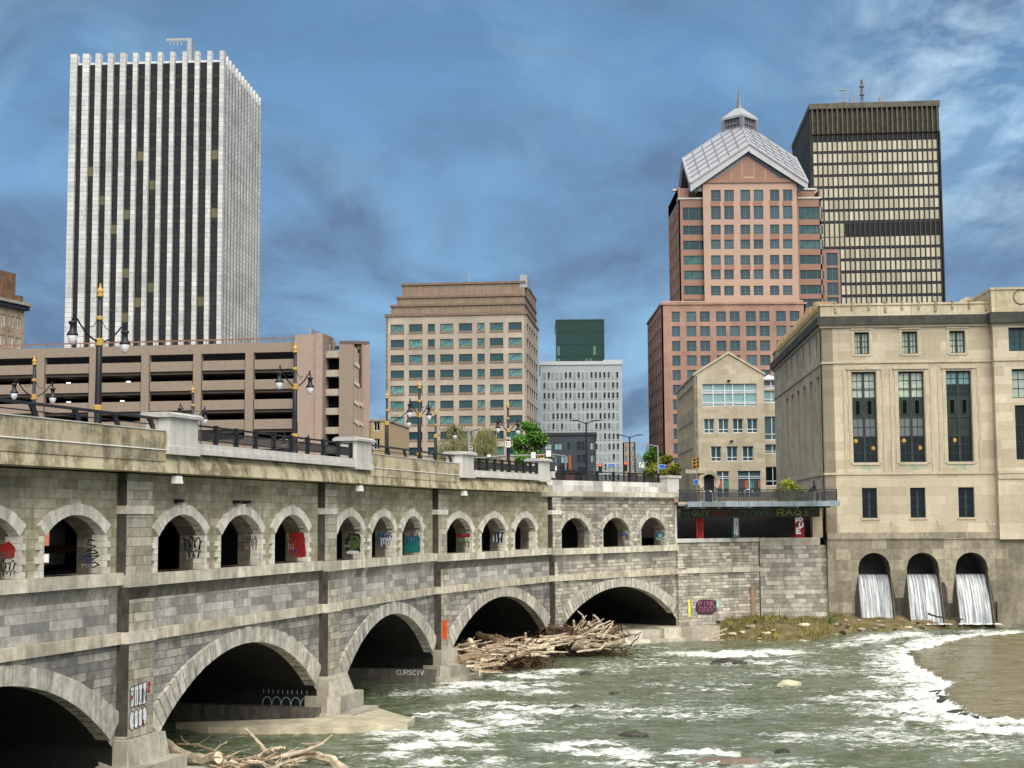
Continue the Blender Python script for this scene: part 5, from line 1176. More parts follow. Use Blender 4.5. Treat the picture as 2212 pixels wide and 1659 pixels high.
windows(gbk, ci+cl_, whitemet, .25)
mb = MB(); a, b, z0, z1 = cx(557), cx(1003), cz(826), cz(645)
for q in (0, .2, .415, .56, .78, 1): x = a+(b-a)*q; mb.box(x-.05, x+.05, .18, .3, z0, z1)
for q in (0, .1, .16, .58, .63, .69, 1): z = z0+(z1-z0)*q; mb.box(a, b, .17, .29, z-.04, z+.04)
mb.build('glazing_bars', whitemet, gbk, CF.M)
mb = MB()
for (xa, xb) in ((662,764),(834,1022)):
    a, b, z0, z1 = cx(xa), cx(xb), cz(1575), cz(1357); n = 3 if b-a < 3 else 5
    for q in range(n): x = a+(b-a)*q/(n-1); mb.box(x-.05, x+.05, .18, .3, z0, z1)
    for q in (.0, .2, .28, .72, .79): z = z0+(z1-z0)*q; mb.box(a, b, .17, .29, z-.04, z+.04)
mb.build('shop_glazing_bars', whitemet, gbk, CF.M)
mb = MB(); a, b, s_, c_ = arch_h[0][0], arch_h[0][1], cz(1480), cz(1385)
ring(mb, a-.05, b+.05, s_, c_+.05, .5, .45, -.22, .3, 11, .004); mb.build('entrance_arch', limep, gbk, CF.M)
mb = MB(); mb.box(a-2.3, a+.1, -.4, 0, cz(1375), cz(1345)); mb.build('entrance_hood', limep, gbk, CF.M)
pms = [M('poster_coral', (.36,.14,.09)), M('poster_teal', (.07,.24,.21)), M('poster_dark', (.06,.06,.07))]
for k in range(7): mb = MB(); x = cx(672+52*k) if k < 2 else cx(845+36*(k-2)); mb.box(x, x+.75, .22, .30, cz(1500), cz(1435), 0, .5); mb.build('poster', pms[k % 3], gbk, CF.M)
HF = CF.shift(CW, 3); HW = HF.sz(q2(1170, 0)[0], 950)[0]; hi = []
def hz(y): return HF.sz(1660, q2(0, y)[1])[1]
for (y0, y1, g) in ((618, 680, glass_blue), (700, 800, glass_sky), (912, 1105, glass_blue), (1140, 1215, glass_blue), (1322, 1480, glass_dark)): hi.append((HF.M, .35, hz(y1), HW-.1, hz(y0)-hz(y1), g, 't'))
mb = MB(); wall(mb, 0, HW+4, GZ, hz(612), 0, holes_of(hi, HF.M), .4, 0, 1, back=False); mb.box(.2, HW+3, .5, 20, GZ, hz(615)); mb.build('link_wall', [cst, limep], gbk, HF.M)
mb = MB(); mb.prismy([(-.1, hz(612)), (HW/2, hz(570)), (HW+.6, hz(612))], -.1, 20); mb.build('skylight', whitemet, gbk, HF.M)
windows(gbk, hi, whitemet, .2)
for (x, y) in ((775, 627), (788, 1120)): mb = MB(); q = cx(x); mb.lathe([(.05,0),(.22,.05),(.22,.18),(.05,.22)], (q, -.15, cz(y)), 8); mb.build('wall_light', blackm, gbk, CF.M)
# ------------------------------------------------------------------ parking garage
def qg(x, y): return x*.372, 548.6+y*.372
ga = R(-9.0); KF = face_at(qg(1742, 0)[0], 800, 218, ga); KW = -KF.sz(-60, 800)[0]; KF = KF.shift(-KW, 0)
pg_ = root('parking_garage', KF.M, 'brown concrete parking garage with long dark openings and an open stair tower', 'parking garage')
def kx(x): return KF.sz(qg(x, 0)[0], 820)[0]
def kz(y, x=843): return KF.sz(x*.372, qg(0, y)[1])[1]
per = (kz(588)-kz(930))/3.0*1.0; z1st = kz(588); KD = 40
zroof = kz(533)
ncol = [kx(v) for v in (-65, 235, 541, 843, 1145, 1448, 1760)]
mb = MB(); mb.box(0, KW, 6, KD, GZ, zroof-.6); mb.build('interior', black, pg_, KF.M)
for j in range(9):
    zt_ = z1st-per*j                    # top of opening
    zb2 = zt_-per*.36                   # bottom of opening, top of the spandrel band
    if zb2 < GZ: break
    mb = MB()
    for a, b in zip(ncol, ncol[1:]): mb.box(a+.75, b-.75, .05, .45, zb2-per*.49, zb2)
    mb.build('spandrel_band', garage, pg_, KF.M)
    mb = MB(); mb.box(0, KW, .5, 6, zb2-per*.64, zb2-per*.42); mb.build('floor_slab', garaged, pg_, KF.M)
mb = MB(); mb.box(0, KW, 0, .6, z1st+.0, zroof); mb.box(0, KW, .7, 1.0, zroof-.4, zroof-.1); mb.build('roof_parapet', garage, pg_, KF.M)
for x in ncol[1:-1]:
    mb = MB(); mb.box(x-.62, x+.62, -.12, .8, GZ, z1st+.6); mb.build('column', garage, pg_, KF.M)
mb = MB()
mb.box(0, KW, .3, .36, zroof+.55, zroof+.75)
for k in range(40): x = KW*k/39; mb.box(x-.05, x+.05, .3, .38, zroof, zroof+.6)
mb.build('roof_rail', M('rusty_rail', (.25,.14,.10), .7), pg_, KF.M)
rk = random.Random(4)
for j in range(1, 5):
    for k in range(6):
        if rk.random() < .62: x = ncol[k]+rk.uniform(2, 7); z = z1st-per*j; mb = MB(); mb.box(x, x+.55, 3, 3.3, z-.75, z-.6); mb.build('ceiling_lamp', tubelamp, pg_, KF.M)
# plain stair core beside the openings
zc1 = kz(470, 1800)
mb = MB(); a, b = kx(1722), kx(1885); mb.box(a, b, -.9, 5, GZ, zc1+.0); mb.box(a-.0, a+.0001+ (b-a)*.62, 5, 12, zc1-2, zc1+.3); mb.box(b-1.1, b, -1.15, 4, GZ, zc1+.1); mb.build('stair_core', M('pinkish_concrete', (.37,.285,.24), .9, .08, 1), pg_, KF.M)
mb = MB(); mb.box(a+.5, a+.7, 5, 12, zc1, zc1+1.6); mb.build('roof_screen', steel, pg_, KF.M)
# recessed bay with pale slab edges
a2, b2 = kx(1887), kx(1968); kp = (KF.sz(720, 548.6+770*.372)[1]-KF.sz(720, 548.6+992*.372)[1])/2
mb = MB(); mb.box(a2-.3, b2, 2.2, 5, GZ, KF.sz(720, 548.6+565*.372)[1]); mb.build('bay_interior', black, pg_, KF.M)
zz0 = KF.sz(720, 548.6+560*.372)[1]
for j in range(8):
    z = zz0-kp*j
    if z < GZ+1: break
    mb = MB(); mb.box(a2-.3, b2, .6, 2.3, z-1.0, z); mb.build('pale_slab_edge', garagel, pg_, KF.M)
mb = MB(); mb.box(a2, b2-1.9+0, 2.0, 2.1, zz0, zz0+1.2); mb.build('roof_rail', steel, pg_, KF.M)
# angled open stair tower
E1 = KF.shift(kx(1966), .3); ZT_ = KF.sz(740, 548.6+502*.372)[1]
mb = MB(); mb.box(0, 2.2, 0, 1.6, GZ, ZT_); mb.build('stair_tower_column', garage, pg_, E1.M)
sa = R(38); E2 = Face(*(E1.M @ Vector((2.2, 0, 0))).to_2d(), ga+sa)
W2 = E2.sz(783, 900)[0]
mb = MB(); mb.box(0, W2, 2.2, 2.6, GZ, ZT_-.3); mb.build('stair_tower_shaft', M('stair_shadow', (.03,.026,.024)), pg_, E2.M)
mb = MB(); mb.box(W2*.43, W2*.56, -.1, 1, GZ, ZT_-1.9); mb.build('stair_tower_column', garage, pg_, E2.M)
mb = MB(); mb.box(W2*.88, W2*1.0, -.15, 3.5, GZ, ZT_-.5); mb.box(W2*.56, W2, .5, 3.5, ZT_-7.0 if False else ZT_-1.2, ZT_-.5); mb.build('stair_tower_column', garage, pg_, E2.M)
E3 = Face(*(E2.M @ Vector((W2, 0, 0))).to_2d(), ga+R(25)); W3 = E3.sz(798, 900)[0]
mb = MB(); mb.box(0, W3, 0, 6, GZ, ZT_-.5); mb.build('stair_tower_wall', M('pinkish_concrete2', (.33,.25,.21), .9, .08, 1), pg_, E3.M)
mb = MB(); mb.prism([tuple((KF.M.inverted() @ (E1.M @ Vector((0, 0, 0))))[:2]), tuple((KF.M.inverted() @ (E2.M @ Vector((0, -.1, 0))))[:2]), tuple((KF.M.inverted() @ (E2.M @ Vector((W2, -.1, 0))))[:2]), tuple((KF.M.inverted() @ (E3.M @ Vector((W3, 0, 0))))[:2]), tuple((KF.M.inverted() @ (E3.M @ Vector((W3-4, 8, 0))))[:2]), tuple((KF.M.inverted() @ (E1.M @ Vector((0, 6, 0))))[:2])], ZT_-.5, ZT_-.05); mb.build('stair_tower_roof', garaged, pg_, KF.M)
for (ua, ub, zs_, nn) in ((.03, .43, ZT_-.9, 8), (.57, .88, ZT_-2.6-kp*1.5, 7)):
    for j in range(nn):
        z = zs_-kp*j; x0, x1 = W2*ua, W2*ub; sl_ = 1.05*(.9 if ua < .5 else .7)
        if z-3 < GZ: break
        mb = MB(); mb.prismy([(x0, z-2.1), (x1, z-2.1-sl_*.55), (x1, z-.1-sl_*.3), (x0, z)], -.02, .3); mb.build('stair_balustrade', garage, pg_, E2.M)
        mb = MB(); mb.prismy([(x0, z-2.75), (x1+.25, z-2.75-sl_*.6), (x1+.25, z-2.2-sl_*.55), (x0, z-2.2)], -.25, .6); mb.build('stair_flight', garagel, pg_, E2.M)
# ------------------------------------------------------------------ other buildings
# tan brick hotel at the far left
def q4(x, y): return x*.13227, 576+y*.13227
ha = R(72); Hend = at(q4(392, 0)[0], 700, 300); HL_ = 40
HO = Face(Hend.x-HL_*math.cos(ha), Hend.y-HL_*math.sin(ha), ha)
ht = root('tan_brick_hotel', HO.M, 'old tan brick building with a dark cornice at the far left edge', 'building')
def hzz(y): return HO.sz(q4(385, 0)[0], q4(0, y)[1])[1]
hii = []
xw = []
for (xa, xb) in ((262, 303), (312, 352), (133, 172), (190, 228), (5, 42), (55, 92)):
    a, b = HO.sz(q4(xa, 0)[0], 690)[0], HO.sz(q4(xb, 0)[0], 690)[0]; xw.append((a, b))
for j in range(7):
    for a, b in xw: z1 = hzz(845)-4.15*1.0*j; hii.append((HO.M, a, z1-2.3, b-a, 2.3, glass_pale if (j+int(a)) % 3 == 0 else glass_dark, 'x'))
zh = hzz(720)
mb = MB(); wall(mb, 0, HL_, GZ, zh, 0, holes_of(hii, HO.M), .4, 0, 1, back=False); mb.box(.1, HL_, .5, 14, GZ, zh-.2); mb.build('wall', [oldbrick, oldbrick], ht, HO.M)
windows(ht, hii, whitep, .2)
mb = MB(); mb.box(0, HL_+1.1, -1.2, 14, zh+.9, zh+1.5); mb.build('cornice', M('grey_cornice', (.35,.33,.28)), ht, HO.M)
mb = MB(); mb.box(0, HL_+.7, -.8, 14, zh-.0, zh+.9); mb.build('cornice_bed', M('navy_cornice', (.03,.035,.05)), ht, HO.M)
mb = MB(); mb.box(HL_-16, HL_-2, .8, 10, zh+1.5, hzz(130)); mb.box(HL_-3, HL_+.2, .5, 10, zh+1.5, hzz(480)); mb.build('rooftop_tower', oldbrown, ht, HO.M)
mb = MB(); z = hzz(130); mb.tube([(HL_-6, 3, z), (HL_-12, 3, z+4)], .12, 5); mb.tube([(HL_-9, 3, z), (HL_-9, 3, z+2)], .1, 5); mb.tube([(HL_-14, 3, z), (HL_-14, 3, z+6)], .12, 5); mb.build('roof_aerial', steel, ht, HO.M)
def simple(name, px0, px1, ytop, D, dep, ang, mat, label, wins=(), base_y=1000, glass=blackglass, bars='x', trim=None):
    f = face_at(px0, base_y, D, ang); W_ = f.sz(px1, base_y)[0]; rt = root(name, f.M, label, 'building'); zt2 = f.sz((px0+px1)/2, ytop)[1]
    ii = [(f.M, f.sz(a, base_y)[0], f.sz((px0+px1)/2, y1)[1], f.sz(b, base_y)[0]-f.sz(a, base_y)[0], f.sz(500, y0)[1]-f.sz(500, y1)[1], glass, bars) for (a, b, y0, y1) in wins]
    shell(rt, f, W_, dep, GZ, zt2, mat, ii); windows(rt, ii, whitep if bars == 'x' else blackm, .15)
    mb = MB(); mb.box(-.15, W_+.15, -.15, dep+.1, zt2, zt2+.35); mb.build('parapet', trim or garagel, rt, f.M); return rt, f, W_, zt2
def r7(a, b, y0, y1): return (q7(a, 0)[0], q7(b, 0)[0], q7(0, y0)[1], q7(0, y1)[1])
simple('buff_corner_building', 795, 836, q7(0, 1120)[1], 235, 20, R(-6), buff, 'small buff building with two dark windows between the garage and the beige block', [r7(122,163,1125,1185), r7(122,163,1238,1310)])
rt, f, W_, z_ = simple('grey_annex', 838, 900, 990, 300, 8, R(-4), M('pale_render', (.36,.35,.31), .9, .2, .3), 'pale grey annex wall with a sloping top in front of the beige block', [])
mb = MB(); mb.prismy([(0, z_+.3), (0, z_+6.5), (1.2, z_+4.5), (W_*.75, z_+.3)], 0, 1); mb.build('sloping_wing_wall', M('pale_render2', (.36,.35,.31), .9, .2, .3), rt, f.M)
simple('distant_cream_building', 1346, 1373, 956, 520, 20, 0, beige, 'small distant cream building behind the tall twin street lamp', [(1350+8*i, 1355+8*i, y, y+12) for i in range(3) for y in (965, 985, 1005)], glass=glass_blue)
simple('distant_low_roof', 1373, 1425, 1022, 480, 20, 0, M('pale_roofing', (.4,.38,.36)), 'long low pale building under the distant church spires', [])
q = at(1395, 1020, 620); ch = root('distant_church', fr(q.x, q.y, GZ), 'distant church with pointed grey spires between the blocks', 'church')
def spire(px, ytop, w_):
    p_ = at(px, ytop, 620); b_ = at(px, 1002, 620); mb = MB(); mb.lathe([(w_, 0), (w_*.75, (p_.z-b_.z)*.3), (.05, p_.z-b_.z)], (0, 0, 0), 6); mb.box(-w_, w_, -w_, w_, GZ-b_.z, 0); mb.build('spire', M('spire_slate', (.22,.27,.30)), ch, fr(b_.x, b_.y, b_.z))
spire(1380, 977, 2.2); spire(1402, 955, 3.0)
mb = MB(); mb.box(-5, 6, 0, 12, 0, 9); mb.prismy([(-5, 9), (.5, 14), (6, 9)], 0, 12); mb.build('nave', M('church_stone', (.16,.09,.09)), ch, fr(q.x, q.y, GZ))
rt, f, W_, z_ = simple('low_river_shop', 1208, 1250, 1022, 150, 12, 0, M('dark_red_brick', (.16,.05,.04)), 'low dark red building behind the white bridge parapet', [], trim=blackm)
# red brick building beyond the bridge, seen through its arches
BB = face_at(0, 1180, 112, R(-10)); bb = root('red_brick_building', BB.M, 'red brick building with white sash windows seen through the bridge arches', 'building')
bii = []
for k in range(7):
    for z in (8.5,): bii.append((BB.M, -2+3.4*k+.2, z, 1.9, 2.6, blackglass, 't'))
mb = MB(); wall(mb, -6, 24, -1, 11.5, 0, holes_of(bii, BB.M), .3, 0, 1, back=True); mb.build('wall', [brick, brick], bb, BB.M)
windows(bb, bii, whitep, .0); mb = MB(); mb.box(-6, 24, -.25, 0, 6.9, 7.5); mb.build('white_string_course', whitep, bb, BB.M)

# ------------------------------------------------------------------ ornamental street lamps on the bridge
def make_lamp(M_, label, arms=(-1, 1)):
    r_ = root('street_lamp', M_, label, 'street lamp', 'ornate black and gold lamps along the bridge')
    mb = MB(); mb.lathe([(.20,0),(.20,.25),(.155,.35),(.14,1.5),(.125,2.6),(.115,4.0),(.085,4.05),(.08,5.75),(.05,5.76)], n=10); mb.build('post', blackm, r_, M_, True)
    mb = MB(); mb.lathe([(.08,5.74),(.14,5.78),(.14,5.83),(.07,5.86),(.12,5.93),(.135,6.0),(.10,6.07),(.05,6.10),(.07,6.14),(.03,6.2),(.045,6.24),(.0,6.30)], n=10); mb.build('finial', goldm, r_, M_, True)
    for z, r, h in ((4.9, .13, .1), (3.92, .17, .24), (1.45, .18, .2)):
        mb = MB(); mb.lathe([(r*.8,z-.03),(r,z),(r,z+h),(r*.8,z+h+.03)], n=10); mb.build('gold_collar', goldm, r_, M_)
    for s in arms:
        mb = MB(); pts = []
        for k in range(13):
            u = k/12; pts.append((s*(.12+1.38*u), 0, 4.05+.02-.12*math.sin(u*math.pi)*1.0+.88*(u**1.15) if u < .8 else 4.05+.88*(.8**1.15)+.10*math.sin((u-.8)/.2*math.pi/2)-.02))
        pts.append((s*1.56, 0, 4.78)); pts.append((s*1.56, 0, 4.62)); mb.tube(pts, .035, 6)
        mb.tube([(s*.1,0,4.92),(s*.35,0,4.62),(s*.62,0,4.55),(s*.8,0,4.66)], .016, 5); mb.lathe([(.0,4.78),(.05,4.84),(.03,4.92),(.055,4.96),(.0,5.02)], (s*1.5,0,0), 6); ar = mb.build('arm', blackm, r_, M_, True)
        mb = MB(); mb.lathe([(.03,4.68),(.10,4.66),(.16,4.62),(.15,4.58),(.10,4.52),(.10,4.38),(.13,4.28),(.20,4.2),(.215,4.13),(.19,4.12)], (s*1.56,0,0), 12); sh = mb.build('lamp_shade', blackm, ar, M_, True)
        mb = MB(); mb.lathe([(.185,4.12),(.185,4.06),(.16,3.95),(.11,3.84),(.05,3.78),(.0,3.77)], (s*1.56,0,0), 12); mb.build('globe', globe, sh, M_, True)
    return r_
lam = [(217, 885, 612, 55, 'n', 'largest ornate lamp, standing nearest on the left parapet in front of the white tower'),
       (75, 0, 768, 78.7, 'f', 'ornate lamp at the far left in front of the garage, lower than the largest one'),
       (417, 0, 832, 96.8, 'f', 'ornate lamp half hidden behind the first white parapet pillar'),
       (638, 0, 740, 73.8, 'n', 'ornate lamp in front of the plain garage stair core'),
       (641, 0, 900, 112, 'f', 'small far ornate lamp whose lanterns show beside the base of a nearer one'),
       (906, 0, 822, 94.6, 'n', 'ornate lamp in front of the middle of the beige office block'),
       (1097, 0, 866, 111, 'n', 'ornate lamp carrying the route 31 sign')]
lam1 = [(836, 0, 845, 102, 's', 'single armed ornate lamp at the left edge of the beige office block'),
        (941, 0, 882, 118, 's', 'single armed ornate lamp just right of the tallest lamp before the beige block')]
def lampM(px, top, D):
    p_ = at(px, top, D); s = min(range(len(SS)), key=lambda i: abs(SS[i]-(D-39.5)*1.03)); i_ = max(0, min(5, s-1))
    q = P[i_+1]-P[i_]; return fr(p_.x, p_.y, p_.z-6.28, math.atan2(q.y, q.x)-.08), p_
M0, _ = lampM(217, 612, 55); lamp0 = make_lamp(M0, lam[0][-1]); index_kids()
for (px, _, top, D, k, lab) in lam[1:]: dup(lamp0, lampM(px, top, D)[0], lab)
M1, _ = lampM(836, 845, 102); M1 = M1 @ Matrix.Rotation(-.9, 4, 'Z'); ls = make_lamp(M1, lam1[0][-1], (1,)); index_kids()
M2, _ = lampM(941, 882, 118); dup(ls, M2 @ Matrix.Rotation(-.9, 4, 'Z'), lam1[1][-1])
# route sign
def text_mesh(s, size, depth=.01):
    cu = bpy.data.curves.new('t', 'FONT'); cu.body = s; cu.size = size; cu.extrude = depth; cu.align_x = 'CENTER'; cu.align_y = 'CENTER'
    ob = bpy.data.objects.new('t', cu); col.objects.link(ob); bpy.context.view_layer.update()
    me = bpy.data.meshes.new_from_object(ob.evaluated_get(bpy.context.evaluated_depsgraph_get())); bpy.data.objects.remove(ob); bpy.data.curves.remove(cu)
    me.transform(Matrix.Rotation(math.pi/2, 4, 'X')); return me
def add_text(s, size, mat, parent, M_, x, y, z, name='lettering'):
    me = text_mesh(s, size); me.materials.clear(); me.materials.append(mat); me.name = name; return link(name, me, parent, M_ @ Matrix.Translation((x, y, z)))
def sign(name, px0, px1, py0, py1, D, mat, label, txt=None, tm=None, ts=.3, shape=None, cat='sign', pole=None):
    a, b = at(px0, py1, D), at(px1, py0, D); f = fr(a.x, a.y, a.z, 0); w_, h = b.x-a.x, b.z-a.z; r_ = root(name, f, label, cat)
    mb = MB(); 
    if shape == 'shield': mb.prismy([(w_*x, h*z) for x, z in ((.12,0),(.88,0),(1,.2),(.92,.5),(1,.82),(.86,1),(.5,.93),(.14,1),(0,.82),(.08,.5),(0,.2))], 0, .02); mb.prismy([(w_*(x*.86+.07), h*(z*.86+.07)) for x, z in ((.12,0),(.88,0),(1,.2),(.92,.5),(1,.82),(.86,1),(.5,.93),(.14,1),(0,.82),(.08,.5),(0,.2))], -.006, -.001, 1)
    else: mb.box(0, w_, 0, .03, 0, h); mb.box(.03, w_-.03, -.006, -.001, .03, h-.03, 1)
    mb.build('panel', [blackm if shape == 'shield' or mat is whitep else whitep, mat], r_, f)
    if txt: add_text(txt, ts, tm or blackm, r_, f, w_/2, -.022, h/2)
    if pole: mb = MB(); mb.tube([(w_/2, .06, pole), (w_/2, .06, h)], .035, 6); mb.build('pole', steel, r_, f)
    return r_
sign('route_sign', 1089, 1104.5, 951, 967.5, 110.5, whitep, 'white route shield reading 31 on the lamp post', '31', blackm, .40, 'shield')
sign('direction_sign', 1089.5, 1104, 943, 950, 110.5, whitep, 'small white plate reading EAST above the route shield', 'EAST', blackm, .19)
# traffic signals, mast arms and signs behind the bridge
def mast(pts, r, label, nm='signal_mast'):
    mb = MB(); c0 = at(*pts[0]); P_ = [at(*p_)-c0 for p_ in pts]; mb.tube(P_, r, 6); o_ = mb.build(nm, steel, None, Matrix.Translation(c0)); return tag(o_, label, 'signal mast')
mast([(1012.8, 1045, 160), (1012.8, 985, 160), (1012.8, 928, 160), (1024, 929, 160), (1036, 925, 160)], .14, 'grey signal pole with a curved lamp arm in front of the willow')
mast([(1012.8, 991, 159.5), (1050, 989, 158), (1092, 985, 157)], .12, 'grey horizontal mast arm left of the route sign')
mast([(1240, 1040, 172), (1240, 1000, 172), (1200, 978, 171), (1100, 984, 168)][1:] if False else [(1222, 1042, 172), (1222, 985, 172), (1190, 982, 171), (1102, 985, 168)], .10, 'thin mast arm crossing in front of the green tree')
for i, (a, b, c, d) in enumerate(((1052, 1061, 981, 988), (1146.6, 1157.5, 976, 991), (1179, 1191, 972, 987))):
    sign('blank_sign', a, b, c, d, [157.5, 168, 169][i], whitep, ['blank white sign on the arm left of the route sign', 'blank white sign before the green tree', 'blank white sign over the slate blue block edge'][i])
def signal(px, py, h, D, body, label, lit=None, pole=None, cluster=False):
    p_ = at(px, py, D); f = fr(p_.x, p_.y, p_.z, 0); r_ = root('traffic_light', f, label, 'traffic light')
    w_ = h*.34; mb = MB(); mb.box(-w_/2, w_/2, 0, w_*.7, 0, h); mb.build('housing', body, r_, f)
    for k in range(3):
        z = h*(k+.5)/3; mb = MB(); mb.tube([(0, -.01, z), (0, -.05, z)], w_*.36, 10); mb.build('lens', redlamp if (lit and k == 2) else blackm, r_, f)
        mb = MB(); mb.poly([(w_*.42*math.cos(a_*math.pi/6), y_, z+w_*.42*math.sin(a_*math.pi/6)) for y_ in (-.0, -w_*.5) for a_ in range(7)], [(j, j+1, 8+j, 7+j) for j in range(6)]); mb.build('visor', body, r_, f)
    if pole: mb = MB(); mb.tube([(w_*.7, w_*.4, -pole), (w_*.7, w_*.4, h+.1)], .06, 6); mb.build('pole', steel, r_, f)
    return r_
signal(1171, 1003, 1.1, 168, yellow, 'yellow traffic light hanging from the mast arm beside the green tree')
signal(1296.4, 1022, 1.15, 175, blackm, 'traffic light glowing red left of the blue sign', True, 1.2)
signal(1351.5, 1018, 1.15, 175, blackm, 'traffic light glowing red right of the blue sign', True)
signal(1500, 1012, 1.05, 150, yellow, 'yellow traffic light facing away, left one of the pair before the gabled building', None, 2.5)
signal(1507, 1010, 1.05, 150.6, yellow, 'yellow traffic light facing away, right one of the pair before the gabled building')
signal(1017.5, 980, .8, 159, whitep, 'small white signal head on the grey pole before the willow')
mast([(1296, 1010, 175.3), (1330, 1010, 175.3), (1352, 1009, 175.3)], .05, 'thin cable arm between the two red traffic lights')
sign('street_sign', 1312.5, 1329, 1001.5, 1009.5, 175, blue, 'blue street name sign between the red traffic lights', 'South', whitep, .30)
sign('street_sign', 1424, 1437, 1003, 1013, 172, blue, 'blue street sign under the yellow green tree', None, None)
sign('street_sign', 1498.5, 1509, 1036, 1047, 150, blue, 'small blue street sign beside the entrance arch', None, None, pole=-1.6)
r_ = sign('turn_sign', 1380, 1392, 998, 1011, 176, whitep, 'white lane sign with a curved black arrow', None, None)
mb = MB(); ribbon(mb, [(.22,.12),(.20,.4),(.32,.52),(.48,.52)], .06, 0, -.02); ribbon(mb, [(.38,.6),(.5,.52),(.38,.42)], .05, 0, -.03); mb.build('arrow', blackm, r_, wm(r_))
def modern(px, ytop, D, label, kind='twin'):
    p_ = at(px, ytop, D); h = p_.z-GZ; f = fr(p_.x, p_.y, GZ, 0); r_ = root('street_light', f, label, 'street light')
    mb = MB(); mb.lathe([(.22,0),(.2,.5),(.15,.6),(.09,h)], n=8); mb.build('pole', blackm if kind == 'twin' else steel, r_, f)
    for s in ((-1, 1) if kind == 'twin' else (-1,)):
        l = 1.0 if kind == 'twin' else 1.7
        mb = MB(); mb.tube([(0,0,h-.15),(s*l*.5,0,h+.02),(s*l,0,h+.18)], .06, 6); a_ = mb.build('arm', blackm if kind == 'twin' else steel, r_, f)
        mb = MB(); mb.prismy([(s*l,h+.1),(s*(l+.85),h+.2),(s*(l+.85),h+.28),(s*l,h+.26)], -.15, .15); mb.build('lamp_head', blackm if kind == 'twin' else steel, a_, f)
modern(1266, 912, 165, 'tall black twin headed street light in front of the grey panel block')
modern(1360, 943, 200, 'black twin headed street light against the sky gap')
modern(1421, 962, 185, 'grey street light with one arm reaching left over the trees', 'one')
# white floodlights under the deck edge
for (px, py, s, lab) in ((397, 1030, 20.4, 'white floodlight box under the deck nearest the camera'), (779, 1052, 39.6, 'white floodlight box under the deck in the middle of the bridge'), (1008, 1066, 57.4, 'white floodlight box under the deck farthest along the bridge')):
    q = sp_(s, .95); tt = tang(s); f = fr(q.x, q.y, 11.45, math.atan2(tt.y, tt.x)); r_ = root('floodlight', f, lab, 'floodlight', 'floodlights under the deck')
    mb = MB(); mb.poly([(-.25,-.16,.0),(.25,-.16,.0),(.25,.1,.0),(-.25,.1,.0),(-.22,-.12,.3),(.22,-.12,.3),(.22,.1,.3),(-.22,.1,.3)], [(0,3,2,1),(4,5,6,7),(0,1,5,4),(1,2,6,5),(2,3,7,6),(3,0,4,7)]); mb.build('housing', whitep, r_, f)
    mb = MB(); mb.box(-.04, .04, 0, .08, .3, .42); mb.build('bracket', blackm, r_, f)
# ------------------------------------------------------------------ trees
def tree(name, px, ybase, ytop, D, wpx, mat, label, n=2600, leaf=.16, seed=1, loose=False, trunk=True, gz=None, clumps=16):
    rr = random.Random(seed); b_ = at(px, ybase, D); t_ = at(px, ytop, D); z0 = GZ if gz is None else gz; H = t_.z-z0; W_ = wpx/F_*D; f = fr(b_.x, b_.y, z0, 0)
    r_ = root(name, f, label, 'tree' if trunk else 'bush')
    cr0 = max(.12*H, b_.z-z0) if trunk else 0
    mbt = MB(); cl = []
    mbt.tube([(0,0,0),(.05*W_,0,cr0*.6),(0,.03*W_,cr0+.25*(H-cr0))], [.05*W_+.06,.04*W_+.04,.03*W_], 8, 0, .5, .1)
    for k in range(clumps):
        u = rr.random(); a_ = rr.uniform(0, 6.28); rad = (W_*.5)*math.sqrt(rr.random())*math.sin(math.pi*min(1, .22+.72*u))
        c_ = Vector((rad*math.cos(a_), rad*math.sin(a_), cr0+(H-cr0)*(.12+.83*u))); s = W_*rr.uniform(.13, .24)*(1-.35*u); cl.append((c_, s, rr.random()))
        m_ = Vector((c_.x*.45, c_.y*.45, cr0+(c_.z-cr0)*.55)); mbt.tube([(0, 0, cr0*.8), m_, c_], [.02*W_+.02, .012*W_+.015, .008], 5, 0, .5)
    mbt.build('trunk' if trunk else 'stems', bark, r_, f)
    mb = MB()
    for i in range(n):
        c_, s, br = cl[i % len(cl)]
        d_ = Vector((rr.gauss(0, 1), rr.gauss(0, 1), rr.gauss(0, .8))); 
        p_ = c_+d_*s*(.62 if not loose else .85)
        if loose: p_.z += rr.uniform(-.2, .5)*s
        u_ = Vector((rr.uniform(-1, 1), rr.uniform(-1, 1), rr.uniform(-.6, .6))).normalized(); v_ = u_.cross(Vector((rr.uniform(-1, 1), rr.uniform(-1, 1), rr.uniform(-1, 1)))).normalized(); l = leaf*rr.uniform(.6, 1.3)
        if loose: u_ = (u_*.5+Vector((0, 0, .9))+c_.normalized()*.4).normalized(); v_ = u_.cross(Vector((rr.uniform(-1, 1), rr.uniform(-1, 1), 0))).normalized()*.18; l *= 1.7
        wl = .42 if not loose else .35; mb.face([p_-u_*l*.6, p_+v_*l*wl, p_+u_*l*.6, p_-v_*l*wl], 0, min(1, max(0, .25+.5*br+rr.uniform(-.3, .3))))
    mb.build('crown', mat, r_, f); return r_
tree('green_tree', 1144, 1020, 914, 182, 66, leafg, 'fresh green leafy tree right of the route sign', 9000, .30, 3, clumps=26)
tree('willow_tree', 985, 1020, 925, 200, 84, leafo, 'pale olive budding willow, left one of the pair before the beige block', 7500, .30, 4, True, clumps=30)
tree('willow_tree', 1048, 1020, 936, 203, 70, leafo, 'pale olive budding willow, right one of the pair before the beige block', 6000, .30, 5, True, clumps=26)
tree('young_tree', 1415, 1030, 966, 200, 46, leafg, 'bright green young tree under the single armed street light', 4000, .26, 6, clumps=14)
tree('olive_tree', 1440, 1035, 988, 196, 56, leafy, 'yellow green round tree beside the pink tower foot', 5000, .26, 7, clumps=18)
